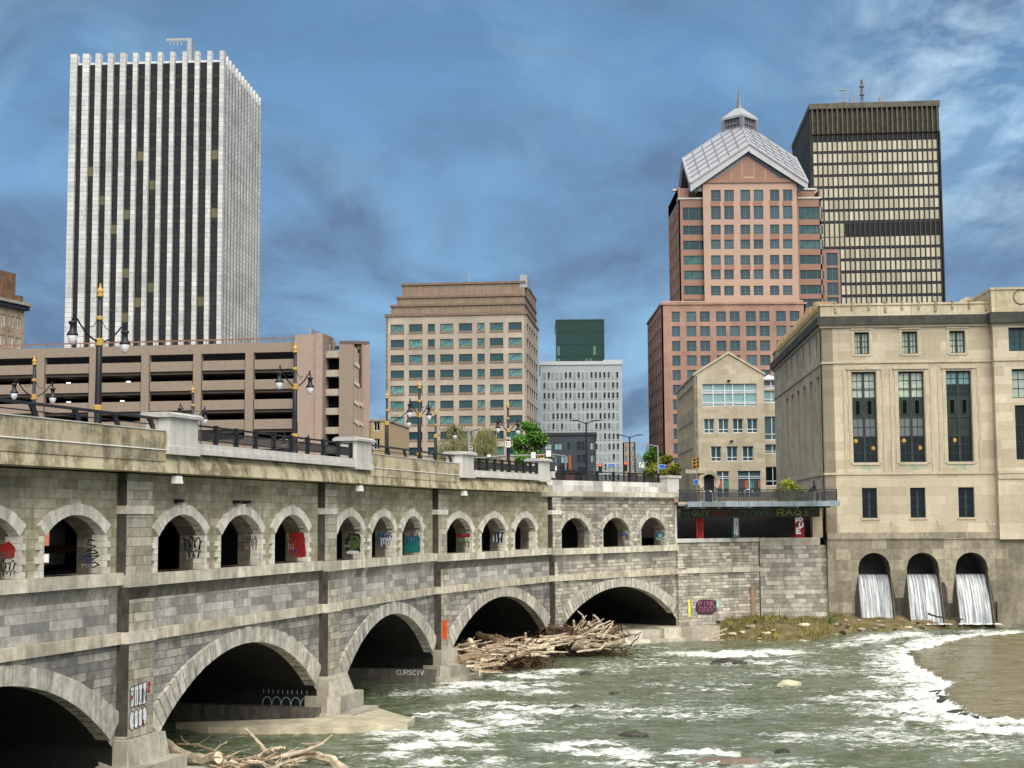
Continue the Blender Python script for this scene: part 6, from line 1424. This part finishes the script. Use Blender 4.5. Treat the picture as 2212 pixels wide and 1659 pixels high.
tree('olive_tree', 1408, 1040, 1003, 188, 36, leafy, 'small yellow olive tree in front of the bright green young tree', 2600, .24, 8, clumps=12)
tree('columnar_shrub', 885, 1030, 981, 215, 16, leafg, 'narrow clipped green shrub left of the tallest lamp base before the beige block', 1200, .2, 9, trunk=False, clumps=12)
tree('columnar_shrub', 812+24, 1030, 990, 215, 10, leafo, 'narrow dull green shrub at the left edge of the beige block', 500, .2, 10, trunk=False, clumps=8)
tree('terrace_bush', 1703, 1062, 1039, 127.5, 60, leafy, 'wide yellow green bush growing on the terrace beside the library', 5200, .13, 12, trunk=False, gz=11.2, clumps=24)
tree('terrace_bush', 1730, 1062, 1051, 127, 20, leafo, 'smaller dull green bush between the wide bush and the seated person', 800, .10, 13, trunk=False, gz=11.2, clumps=10)
tree('wall_shrub', 1795, 1340, 1322, 124.6, 14, leafg, 'low green shrub on the bank at the corner of the library base', 500, .08, 14, trunk=False, gz=.8, clumps=8)
# ------------------------------------------------------------------ person sitting on the terrace
pc = at(1760, 1060, 124.6); pf = fr(pc.x, pc.y, 11.22, 0)
person = root('person', pf, 'person in dark clothes sitting on the terrace beside the library wall', 'person')
def skinned(name, verts, edges, radii, mat, parent, M_, sub=2):
    me = bpy.data.meshes.new(name); me.from_pydata(verts, edges, []); o_ = bpy.data.objects.new(name, me); col.objects.link(o_)
    m_ = o_.modifiers.new('s', 'SKIN'); o_.modifiers.new('u', 'SUBSURF').render_levels = sub; o_.modifiers['u'].levels = sub
    for i, q in enumerate(radii): me.skin_vertices[0].data[i].radius = (q, q) if not isinstance(q, tuple) else q
    me.skin_vertices[0].data[0].use_root = True
    bpy.context.view_layer.update(); nm = bpy.data.meshes.new_from_object(o_.evaluated_get(bpy.context.evaluated_depsgraph_get())); bpy.data.objects.remove(o_)
    nm.materials.clear(); nm.materials.append(mat)
    for p_ in nm.polygons: p_.use_smooth = True
    nm.name = name; return link(name, nm, parent, M_)
seat = .85
V = [(0,0,seat+.08),(.02,0,seat+.30),(.0,0,seat+.50),(-.05,0,seat+.60),(-.09,0,seat+.70),(-.10,0,seat+.80),      # pelvis..head
     (-.03,-.18,seat+.50),(-.18,-.24,seat+.30),(-.40,-.18,seat+.24),(-.03,.18,seat+.50),(-.16,.24,seat+.30),(-.38,.18,seat+.24),
     (-.05,-.10,seat+.07),(-.46,-.13,seat+.16),(-.72,-.13,.16),(-.90,-.13,.08),(-.05,.10,seat+.07),(-.44,.13,seat+.15),(-.66,.13,.14),(-.84,.13,.07)]
Ed = [(0,1),(1,2),(2,3),(3,4),(4,5),(2,6),(6,7),(7,8),(2,9),(9,10),(10,11),(0,12),(12,13),(13,14),(14,15),(0,16),(16,17),(17,18),(18,19)]
Rd = [(.15,.13),(.14,.12),(.14,.11),.055,.09,.085,.06,.048,.035,.06,.048,.035,.09,.065,.05,.04,.09,.065,.05,.04]
skinned('body', V, Ed, Rd, darkcloth, person, pf)
mb = MB(); mb.lathe([(.02,-.10),(.065,-.07),(.085,0),(.08,.06),(.03,.11)], (-.125, 0, seat+.74), 10); mb.lathe([(.005,0),(.015,.02),(.005,.04)], (-.215, 0, seat+.72), 6); hd = mb.build('face', skin, person, pf, True)
mb = MB(); mb.lathe([(.06,-.08),(.105,-.02),(.105,.06),(.06,.12),(.0,.135)], (-.095, 0, seat+.77), 10); mb.build('hair', darkcloth, hd, pf, True)
for s in (-1, 1):
    for k in range(5): mb = MB(); y = s*.18+(k-2)*.018; l = .075-.006*abs(k-2); mb.tube([(-.41,y,seat+.24),(-.41-l*.6,y,seat+.235),(-.41-l,y,seat+.205)] if k != (0 if s > 0 else 4) else [(-.38,y,seat+.24),(-.41,y-s*.02,seat+.225),(-.44,y-s*.025,seat+.21)], [.010,.009,.007], 6); mb.build('finger', skin, person, pf, True)
bn = root('bench', pf, 'low dark bench under the seated person on the terrace', 'bench')
mb = MB(); mb.box(-.25, .45, -.5, .5, seat-.08, seat-.01); mb.build('seat', concp, bn, pf)
for x in (-.15, .3): mb = MB(); mb.box(x, x+.1, -.4, .4, .0, seat-.08); mb.build('leg', concp, bn, pf)
# handrail hoops on the terrace
for (px, lab) in ((1660, 'pale bent handrail on the terrace left of centre, by the entrance arch'), ):
    pass
for (xz, lab) in ((612, 'pale bent handrail hoop near the left end of the terrace'), (948, 'pale bent handrail hoop at the middle of the terrace')):
    a = at(1371.5+xz*.26452, 658.3+1520*.26452, 121.0 if xz > 700 else 124); mb = MB(); mb.tube([(-.35,0,0),(-.35,0,.85),(-.25,0,1.0),(.0,0,1.02),(.28,0,.9),(.36,0,.7),(.36,0,-.0)], .04, 6); tag(mb.build('handrail', whitemet, None, fr(a.x, a.y+1.0, 11.23)), lab, 'handrail')

p_ = at(1201, 1033, 170); f = fr(p_.x, p_.y, GZ); um = root('patio_umbrella', f, 'folded white patio umbrella in front of the slate blue block', 'umbrella'); h0 = p_.z-GZ; h1 = at(1201, 1006, 170).z-GZ
mb = MB(); mb.tube([(0,0,0),(0,0,h1+.1)], .03, 6); mb.build('pole', steel, um, f); mb = MB(); mb.lathe([(.05,h0-.1),(.24,h0),(.2,h0+.5),(.07,h1-.1),(.02,h1)], n=8); mb.build('canopy', whitep, um, f)

# ------------------------------------------------------------------ ground plateau and far water
mb = MB()
mb.poly([(-2500, 170, GZ-.0), (2500, 170, GZ), (2500, 3500, GZ), (-2500, 3500, GZ), (-2500, 170, -2), (2500, 170, -2)], [(0,1,2,3), (4,5,1,0)])
mb.poly([(28, 128.9, GZ), (2500, 128.9, GZ), (2500, 170, GZ), (28, 170, GZ), (28, 128.9, -2), (2500, 128.9, -2), (28, 170, -2)], [(0,1,2,3), (4,5,1,0), (4,0,3,6)])
mb.poly([(13, 128.9, 10.98), (28, 128.9, 10.98), (28, 170, 10.98), (13, 170, 10.98), (13, 128.9, -2), (28, 128.9, -2), (13, 170, -2)], [(0,1,2,3), (4,5,1,0), (4,0,3,6)])
tag(mb.build('city_ground', asph), 'paved ground of the city behind the river', kind='structure')
# ------------------------------------------------------------------ river
def pin(poly, x, y):
    c = False; j = len(poly)-1
    for i in range(len(poly)):
        if (poly[i][1] > y) != (poly[j][1] > y) and x < (poly[j][0]-poly[i][0])*(y-poly[i][1])/(poly[j][1]-poly[i][1])+poly[i][0]: c = not c
        j = i
    return c
def segd(p, a, b):
    ab = b-a; t_ = max(0, min(1, (p-a).dot(ab)/ab.length_squared)); return (p-a-ab*t_).length
edge_px = [(2360,1376),(2212,1379),(2143,1385),(2060,1391),(2018,1398),(1966,1407),(1977,1435),(2014,1456),(2057,1475),(2035,1490),(2048,1516),(2091,1542),(2143,1549),(2212,1551),(2420,1556)]
SH = [gnd(x, y, .15).to_2d() for x, y in edge_px]; SHP = SH+[Vector((80, 66)), Vector((80, 110))]
FO = [(1590,1412,150,6,1.0),(1680,1408,60,5,.9),(1900,1392,70,5,.8),(1970,1386,40,5,.9),(1820,1397,60,4,.6),(2120,1380,60,3,.5),(1700,1428,40,4,.7),(1560,1434,70,4,.6),(1640,1432,50,4,.6),
 (1130,1461,60,5,.9),(1190,1452,50,5,.8),(1230,1449,40,4,.7),(1050,1476,90,6,.9),(1000,1484,60,5,.8),(1100,1487,60,5,.8),(960,1493,60,6,.7),(1160,1496,60,5,.6),(1180,1478,60,4,.6),(880,1500,50,6,.5),
 (1060,1520,60,4,.8),(1120,1528,60,5,.7),(1000,1530,60,5,.6),(1190,1537,70,5,.8),(1080,1552,50,8,.9),(1120,1560,50,6,.8),(930,1545,50,5,.6),(1000,1565,50,6,.7),
 (870,1585,60,7,.8),(960,1590,60,7,.8),(1030,1580,50,6,.6),(900,1610,60,8,.9),(980,1608,60,7,.8),(860,1630,40,7,.8),(930,1645,50,7,.8),(1040,1612,40,7,.7),(1060,1640,50,6,.6),(820,1600,40,6,.5),
 (1260,1606,80,5,.9),(1320,1626,80,7,1.),(1370,1634,50,5,.9),(1220,1617,60,4,.6),(1290,1565,50,4,.4),(1330,1550,60,3,.4),(1500,1625,80,5,.8),(1570,1628,50,5,.8),(1450,1500,60,3,.35),(1530,1490,70,3,.4),(1420,1480,50,3,.4),(1620,1484,60,3,.4),
 (1740,1525,60,3,.4),(1860,1520,80,5,.6),(1800,1508,60,4,.5),(1940,1560,60,5,.6),(2080,1572,60,6,1.),(2150,1576,60,7,1.),(2200,1580,50,8,1.),(1990,1552,50,7,.8),(1930,1440,30,8,.7),(1920,1470,40,8,.7),(1890,1500,60,8,.7),(1980,1500,40,7,.8),(1960,1525,70,8,.9),(2010,1540,60,8,.9),(1900,1545,80,5,.6),(1350,1520,60,3,.4),(1500,1555,50,2,.3),(2050,1640,80,4,.3),(1800,1600,60,3,.3)]
FW_ = []
for (x, y, rx, ry, s) in FO:
    c_ = gnd(x, y, 0); e1 = gnd(x+rx, y, 0); e2 = gnd(x, y-ry, 0); FW_.append((c_.x, c_.y, abs(e1.x-c_.x), max(.5, abs(e2.y-c_.y)*1.1), s))
def foam_at(x, y):
    f = 0
    for (cx_, cy_, rx, ry, s) in FW_:
        dx = (x-cx_)/rx; dy = (y-cy_)/ry; q = dx*dx+dy*dy
        if q < 6: f = max(f, s*math.exp(-q*.8))
    return f
xs = []; mbv = []; fo = []; sh_ = []
Y0, Y1 = 55.0, 131.0; NY = 330; NX = 420
def rivz(x, y, full=True):
    inside = pin(SHP, x, y); p_ = Vector((x, y)); de = min(segd(p_, SH[i], SH[i+1]) for i in range(len(SH)-1)) if x > 12 else 99
    wob = .5*noise.noise(Vector((x*.8, y*.8, 3)))
    lev = .24*max(0, min(1, .5+(de if inside else -de)/ .8)) if de < 50 else (.24 if inside else 0)
    ss = lambda q: max(0, min(1, q))**2*(3-2*max(0, min(1, q)))
    lev = max(lev, .62*ss((y-109)/8)*ss((x-23)/7))
    f = foam_at(x, y); bandf = 0; dbr = x-(-9.0+(y-74.5)*.33); f = max(f, .36*ss((dbr-3)/5)*ss((126-y)/14)*ss(.5+1.6*noise.noise(Vector((x*.09, y*.16, 7)))))
    if not inside and de < 5.5: bandf = max(0, 1-de/4.6)*.88
    f = max(f, bandf)
    amp = .07+.20*f; amp *= .45 if inside and de > .6 else 1
    z = lev+amp*(noise.noise(Vector((x*.9, y*1.5, 0)))+.7*noise.noise(Vector((x*2.1, y*3.2, 5)))+.45*noise.noise(Vector((x*4.6, y*6.5, 9))))
    z += (0 if inside else .05*noise.noise(Vector((x*.25, y*.55, 2))))
    return z, f, (1 if inside and de > .25 else 0 if not inside else .5), de
vs, fs = [], []
for j in range(NY+1):
    y = 1/((1/Y0)+(1/Y1-1/Y0)*j/NY)
    xa, xb = max(-.36*y-1, -60), .36*y+2
    for i in range(NX+1):
        x = xa+(xb-xa)*i/NX; z, f, s, de = rivz(x, y); vs.append((x, y, z)); fo.append(f); sh_.append(s)
fs = [(j*(NX+1)+i, j*(NX+1)+i+1, (j+1)*(NX+1)+i+1, (j+1)*(NX+1)+i) for j in range(NY) for i in range(NX)]
me = bpy.data.meshes.new('river'); me.from_pydata(vs, [], fs); me.polygons.foreach_set('use_smooth', [True]*len(fs))
a = me.attributes.new('foam', 'FLOAT', 'POINT'); a.data.foreach_set('value', fo); a = me.attributes.new('shelf', 'FLOAT', 'POINT'); a.data.foreach_set('value', sh_)
wat = newm('river_water'); t = NT(wat); v = t.node('ShaderNodeTexCoord').outputs['Object']
fa_ = t.node('ShaderNodeAttribute', attribute_name='foam').outputs['Fac']; sa_ = t.node('ShaderNodeAttribute', attribute_name='shelf').outputs['Fac']
sv = t.mapv(v, (.30, 1.15, 1)); n1 = t.noise(sv, 1.3, 8, .68, .8); n2 = t.noise(t.mapv(v, (1.4, 3.8, 1), (5, 2, 0)), 1.4, 6, .7, .4); n3 = t.noise(t.mapv(v, (.22, .5, 1)), .8, 5, .6)
lace = t.math('ADD', t.math('MULTIPLY', n1, .55), t.math('MULTIPLY', n2, .45))
thr = t.math('SUBTRACT', .585, t.math('MULTIPLY', fa_, .26))
fm = t.ramp(t.math('SUBTRACT', lace, thr), -.01, .10)
fm = t.math('MULTIPLY', fm, t.ramp(sa_, .6, 1, 1, .12))
olive = t.mix(t.ramp(n3, .38, .62), (.07,.092,.034), (.12,.152,.082))
olive = t.mix(t.ramp(t.noise(t.mapv(v, (.9, 2.2, 1), (7, 7, 7)), .9, 5, .65), .45, .62, 0, .6), olive, (.24,.27,.25))  # grey patches, the sky's sheen put into the water colour
brown = t.mix(t.ramp(n1, .35, .65), (.12,.105,.05), (.20,.175,.095)); brown = t.mix(t.ramp(t.noise(t.mapv(v, (.35, 2.6, 1), (1, 2, 3)), 1.2, 7, .7, .5), .48, .66, 0, .75), brown, (.32,.29,.20))  # pale streaks, ripple highlights painted into the shelf water
c = t.mix(sa_, olive, brown)
c = t.mix(fm, c, (.80,.84,.82))
hb = t.math('ADD', t.math('MULTIPLY', n1, 1.0), t.math('MULTIPLY', n2, .6))
t.out(c, t.ramp(fm, 0, 1, .11, .7), hb, .55, .22, spec=.5)
me.materials.append(wat); ro = bpy.data.objects.new('river', me); col.objects.link(ro); tag(ro, 'olive green river with white rapids', kind='structure')
mb = MB(); mb.poly([(-400, -60, -.32), (400, -60, -.32), (400, 169.9, -.32), (-400, 169.9, -.32)], [(0,1,2,3)])
o_ = mb.build('river_bed', M('dark_river_water', (.03,.035,.018), .25, .3, .4, .3)); tag(o_, 'dark river surface and bed around the rapids', kind='structure')
# rock lip at the shelf edge
mb = MB(); rl = random.Random(2)
for i in range(4, len(SH)-1):
    L_ = (SH[i+1]-SH[i]).length
    for k in range(int(L_/.8)):
        p_ = SH[i].lerp(SH[i+1], (k+rl.random())/max(1, L_/.8)); 
        if rl.random() < .6 and (i > 8 or rl.random() < .3): rock(mb, (p_.x-.1, p_.y-.15, .03), rl.uniform(.3, .8), rl.uniform(.15, .3), rl.uniform(.10, .2), k+i*9)
tag(mb.build('ledge_rocks', rockd), 'dark broken rock ledge under the small falls at the right', 'rock ledge', kind='stuff')
# pale rock ledge at the foot of the second pier
pl = [gnd(x, y, .2) for x, y in ((560,1562),(660,1566),(700,1545),(769,1540),(817,1532),(850,1543),(896,1556),(880,1565),(830,1570),(777,1574),(700,1577),(600,1577),(450,1573),(380,1566))]
mb = MB(); bm = bmesh.new(); 
top = [(p_.x, p_.y, .28+.10*noise.noise(Vector((p_.x, p_.y, 0)))) for p_ in pl]; cen = (sum(p_[0] for p_ in top)/len(top), sum(p_[1] for p_ in top)/len(top), .42)
for i in range(len(top)):
    a, b = top[i], top[(i+1) % len(top)]; mb.face([a, b, cen]); mb.face([(a[0]*1.0, a[1]-.15, -.4), (b[0], b[1]-.15, -.4), b, a])
tag(mb.build('rock_ledge', rockm, None, None), 'long pale flat rock ledge at the foot of the second pier', 'rock')
# ------------------------------------------------------------------ driftwood
def log(name, pts, r0, r1, label, group=None, mat=None, forks=0, jit=.05, seed=1):
    rr = random.Random(seed); pp_ = [Vector(p_) for p_ in pts]; c0 = pp_[0].copy(); n = 9
    P2 = []
    for i in range(n*1+1):
        u = i/n*(len(pp_)-1); k = min(int(u), len(pp_)-2); q = pp_[k].lerp(pp_[k+1], u-k)
        if 0 < i < n: q = q+Vector((rr.uniform(-1, 1), rr.uniform(-1, 1), rr.uniform(-1, 1)))*r0*.22
        P2.append(q-c0)
    mb = MB(); mb.tube(P2, [(r0+(r1-r0)*i/n)*(1+.05*math.sin(i*2.3+seed)) for i in range(n+1)], 11, 0, rr.random(), jit)
    jr = [rr.random() for _ in range(11)]
    for i in range(n):
        for j in range(11): mb.r[i*11+j] = min(1, max(0, jr[j]+rr.uniform(-.2, .2)))
    mb.r[-1] = mb.r[-2] = 1.0
    for k in range(forks):
        i = rr.randint(3, n-1); b_ = P2[i]; d_ = (P2[i]-P2[i-1]).normalized(); o_ = Vector((rr.uniform(-1, 1), rr.uniform(-.6, .3), rr.uniform(.1, 1))).normalized()
        L_ = (P2[-1]-P2[0]).length*rr.uniform(.15, .35); m_ = b_+(d_+o_*.8).normalized()*L_*.6; e_ = m_+(d_*.3+o_).normalized()*L_*.5
        mb.tube([b_, m_, e_], [r0*.4, r0*.28, r0*.08], 6, 0, rr.random(), jit)
    o_ = mb.build(name, mat or wood, None, Matrix.Translation(c0), False); return tag(o_, label, 'driftwood', group)
def W3(px, py, D): return at(px, py, D)
def zq6(x, y): return 329.2+x*.22321, 1508.7+y*.22321
D0 = 61.5
def near(name, pts, r0, r1, label, **k): return log(name, [at(*zq6(x, y), d_) for (x, y, d_) in pts], r0*.6, r1*.6, label, **k)
near('driftwood_log', [(110,455,62.5),(260,545,62),(430,600,61.5),(640,570,61)], .52, .40, 'thick smooth bleached trunk lying against the near pier, leftmost of the pile', seed=1)
near('driftwood_log', [(1440,575,62),(1600,555,61.5),(1740,600,61),(1850,690,60.5)], .25, .34, 'curved bleached trunk arching down at the right end of the near pile', seed=2)
near('driftwood_log', [(700,700,60.5),(900,640,60.8),(1150,590,61),(1580,520,61.3)], .30, .12, 'long bark covered trunk running across the near driftwood pile', mat=woodd, jit=.1, seed=3)
near('driftwood_branch', [(900,290,62),(1020,420,61.8),(1110,540,61.5)], .07, .2, 'pale branch sticking up from the middle of the near pile', seed=4)
near('driftwood_branch', [(1100,530,61.5),(1190,490,61.4),(1280,475,61.3)], .25, .1, 'short broad pale slab behind the bark covered trunk', seed=5)
near('driftwood_branch', [(1250,560,61),(1500,500,60.9),(1640,440,60.8),(1735,355,60.7)], .20, .05, 'pale branch curling upward at the right of the near pile', seed=6)
near('driftwood_branch', [(1440,440,61.3),(1560,440,61.2),(1640,425,61.2)], .05, .06, 'thin yellowish stick above the curling branch', seed=7)
near('driftwood_branch', [(240,440,62.5),(430,445,62.3),(560,490,62),(690,545,61.8)], .06, .10, 'thin grey branch lying behind the thick leftmost trunk', forks=3, mat=woodd, seed=8)
near('driftwood_branch', [(275,360,63),(300,410,63),(420,470,62.6)], .03, .06, 'small twisted twig above the thick leftmost trunk', mat=woodd, seed=9)
near('driftwood_branch', [(600,510,61.5),(660,450,61.4),(725,425,61.3)], .06, .03, 'small forked pale twig standing at the end of the thick trunk', forks=2, seed=10)
near('driftwood_branch', [(700,570,61.5),(860,600,61.3),(1010,560,61.2)], .09, .12, 'slender pale branch between the two long trunks', forks=2, seed=11)
near('driftwood_branch', [(1220,690,60),(1235,620,60.1),(1270,540,60.2)], .05, .02, 'short upright twig in front of the bark covered trunk', forks=1, seed=12)
near('driftwood_branch', [(1100,700,60),(1300,610,60.2),(1460,580,60.4)], .16, .05, 'pale branch low at the front of the near pile', forks=2, seed=13)
rr = random.Random(21)
for k in range(44):
    x = rr.uniform(520, 1420); y = rr.uniform(560, 700); L_ = rr.uniform(60, 230); a_ = rr.uniform(-.7, .7); d_ = rr.uniform(60, 61.4)
    near('driftwood_stick', [(x, y, d_), (x+L_*.5*math.cos(a_), y-L_*.5*math.sin(a_)-8, d_+rr.uniform(-.2, .2)), (x+L_*math.cos(a_), y-L_*math.sin(a_), d_+rr.uniform(-.4, .4))], rr.uniform(.05, .16), .03, 'pale broken stick in the near pile at the bottom of the picture', group='loose sticks in the near driftwood pile', mat=wood if k % 3 else woodd, forks=k % 2, seed=30+k)
def zd(x, y): return 932.6+x*.19841, 1261.8+y*.19841
def dw(name, pts, r0, r1, label, **k): return log(name, [at(*zd(x, y), d_) for (x, y, d_) in pts], r0*.72, r1*.72, label, **k)
dw('driftwood_log', [(510,560,106),(700,620,104),(850,680,102)], .42, .34, 'thick brown trunk slanting down from the dark third arch', mat=woodd, seed=51)
dw('driftwood_log', [(750,730,100),(900,670,101),(1080,640,102)], .35, .25, 'pale forked log in the middle of the far driftwood raft', forks=1, seed=52)
dw('driftwood_log', [(840,800,98),(1040,730,99),(1270,660,100)], .30, .22, 'longest bright log at the front edge of the driftwood raft', seed=53)
dw('driftwood_log', [(1000,620,104),(1200,620,105),(1380,580,106)], .35, .18, 'straight pale log joining the raft to the tall tangle', seed=54)
dw('driftwood_log', [(1310,640,106),(1450,560,108),(1560,490,109),(1665,380,110)], .28, .08, 'long grey branch rising into the tall tangle', mat=woodd, seed=55)
dw('driftwood_log', [(1200,505,110),(1290,545,109),(1390,580,108)], .12, .10, 'thin grey stick leaning on the fourth pier', mat=woodd, seed=56)
dw('driftwood_branch', [(1590,292,111),(1650,350,111),(1645,420,110.5)], .07, .12, 'thin crooked branch at the very top of the tall tangle', seed=57)
dw('driftwood_branch', [(1755,335,110),(1800,370,110),(1860,460,109.5),(1885,520,109),(1920,620,108)], .12, .16, 'long curved branch hooking over the right side of the tall tangle', seed=58)
dw('driftwood_branch', [(1545,395,110),(1555,450,109.7),(1590,520,109)], .12, .14, 'pale upright stub on the left of the tall tangle', seed=59)
dw('driftwood_log', [(1545,660,107),(1700,670,107)], .50, .45, 'fattest pale stump lying at the waterline of the tall tangle', seed=60)
dw('driftwood_log', [(1700,660,107),(1850,670,106.5),(2000,640,106),(2125,610,105.5)], .22, .28, 'pale log pointing right over the water from the tall tangle', forks=1, seed=61)
dw('driftwood_branch', [(1580,740,105),(1700,720,105),(1830,710,105),(1900,640,105.5)], .12, .10, 'thin pale branch along the waterline below the fat stump', forks=2, seed=62)
dw('driftwood_branch', [(1945,570,107),(1925,620,107)], .1, .14, 'short pale peg above the log pointing right', seed=63)
dw('driftwood_log', [(300,820,93),(450,780,93.5),(640,790,94)], .35, .3, 'dark bark log in front of the third pier', mat=woodd, seed=64)
dw('driftwood_log', [(415,620,97),(450,690,96),(470,780,95)], .30, .42, 'fat pale upright stump behind the dark bark log', seed=65)
dw('driftwood_branch', [(545,820,92),(530,900,91.5),(522,1000,91)], .07, .05, 'bright vertical stick hanging down to the water', seed=66)
dw('driftwood_branch', [(660,730,97),(720,790,96),(810,845,95)], .18, .08, 'grey forked root at the right end of the dark bark log', forks=1, mat=woodd, seed=67)
dw('driftwood_branch', [(1080,770,98),(1170,770,98),(1260,790,98)], .16, .05, 'flat pale plank floating beside the raft', seed=68)
dw('driftwood_branch', [(1020,525,105),(1020,580,105),(1005,650,104)], .12, .08, 'short upright stub in front of the third arch', seed=69)
dw('driftwood_log', [(1260,700,100),(1330,705,100)], .30, .28, 'sawn pale log end at the tip of the raft', seed=70)
dw('driftwood_branch', [(700,560,104),(800,600,103),(870,640,102)], .18, .14, 'brown branch lying right of the thick slanting trunk', mat=woodd, forks=1, seed=71)
dw('driftwood_branch', [(1500,640,109),(1580,520,109.5),(1680,400,110)], .10, .04, 'slim straight branch leaning right above the tall tangle', forks=2, seed=81)
dw('driftwood_branch', [(1720,560,109),(1700,470,109.3),(1715,405,109.5)], .12, .09, 'blunt upright branch end in the middle of the tall tangle', seed=82)
dw('driftwood_branch', [(1780,560,109),(1800,500,109),(1840,440,109.4)], .13, .08, 'pale forked branch right of the blunt upright end', forks=2, seed=83)
dw('driftwood_branch', [(430,640,98),(450,600,98),(465,575,98.2)], .05, .02, 'tiny upright twig at the left end of the raft', forks=1, seed=84)
for k in range(165):
    zone = k % 5
    if zone == 0: x, y, d_ = rr.uniform(230, 620), rr.uniform(660, 800), rr.uniform(94, 98)
    elif zone == 1: x, y, d_ = rr.uniform(620, 1150), rr.uniform(620, 780), rr.uniform(98, 102)
    elif zone == 2 and k % 2: x, y, d_ = rr.uniform(370, 600), rr.uniform(820, 960), rr.uniform(91.5, 93)
    elif zone == 2: x, y, d_ = rr.uniform(1150, 1450), rr.uniform(560, 660), rr.uniform(104, 108)
    else: x, y, d_ = rr.uniform(1450, 1880), rr.uniform(450, 700), rr.uniform(106, 109.5)
    if zone > 2 and y < 450+abs(x-1680)*.35: y += 90
    L_ = rr.uniform(60, 210); a_ = rr.uniform(-.4, 1.4) if zone > 2 else rr.uniform(-.5, .8)
    lab = 'broken stick in the raft of driftwood under the third arch' if zone < 3 else 'broken stick in the tall driftwood tangle under the last arch'
    p0 = at(*zd(x, y), d_); 
    L3 = L_*.0062*1.0; v_ = Vector((math.cos(a_)*L3, rr.uniform(-.6, .6)*L3, math.sin(a_)*L3*(.55 if zone > 2 else .35)))*.62
    p0.z = max(p0.z, .1)
    log('driftwood_stick', [p0, p0+v_*1.5+Vector((0, 0, rr.uniform(-.1, .1))), p0+v_*3.0], rr.uniform(.045, .13), .03, lab, group='sticks in the driftwood raft' if zone < 3 else 'sticks in the tall driftwood tangle', mat=wood if k % 3 else woodd, forks=k % 2, seed=200+k)
# dark mass of fine debris below the logs
for nm, zone in (('under the third arch', [(at(*zd(x, 800+20*(x > 700)), 96+ (x-300)*.006), s) for x, s in ((300,1.6),(420,1.7),(540,1.7),(680,1.5),(800,1.3),(950,1.3),(1100,1.1))]), ('under the last arch', [(at(*zd(x, 690), 108), s) for x, s in ((1450,1.6),(1550,1.8),(1650,2.0),(1780,2.0),(1900,1.7),(1350,1.4))])):
    mb = MB(); r5 = random.Random(len(nm))
    for (c_, s) in zone:
        for k in range(170):
            p_ = Vector((c_.x+r5.gauss(0, s*.6), c_.y+r5.uniform(-.4, 1.8), max(-.1, r5.random()**1.5*(1.6 if 'third' in nm else 2.2)-.1))); v_ = Vector((r5.uniform(-1, 1), r5.uniform(-1, 1), r5.uniform(-.5, .8))).normalized()*r5.uniform(.3, 1.0)
            mb.tube([p_, p_+v_*.5+Vector((0, 0, .06)), p_+v_], [.05, .04, .015], 4, 0, r5.random())
    tag(mb.build('driftwood_twigs', M('dark_twigs', (.13,.085,.05), .95, .4, 3, 0, rv=.7)), 'tangle of fine dark twigs packed '+nm, 'twigs', kind='stuff')
for (pts, lab) in (([(1525,1376,119),(1545,1367,119.2),(1570,1358,119.4)], 'crossed white stick lying lower left on the bank'), ([(1515,1383,118.6),(1540,1376,118.8),(1567,1369,119)], 'crossed white stick lying flatter at the left tip of the bank'), ([(1518,1384,118),(1540,1384,118),(1565,1383,118)], 'pale plank at the waterline off the left tip of the bank'), ([(2005,1325,123.5),(2025,1333,123.5),(2080,1338,123.5)], 'dark branch lying across the foot of the middle waterfall')):
    log('driftwood_stick', [at(*p_) for p_ in pts], .09, .06, lab, mat=wood if 'dark' not in lab else rockd, seed=len(lab))
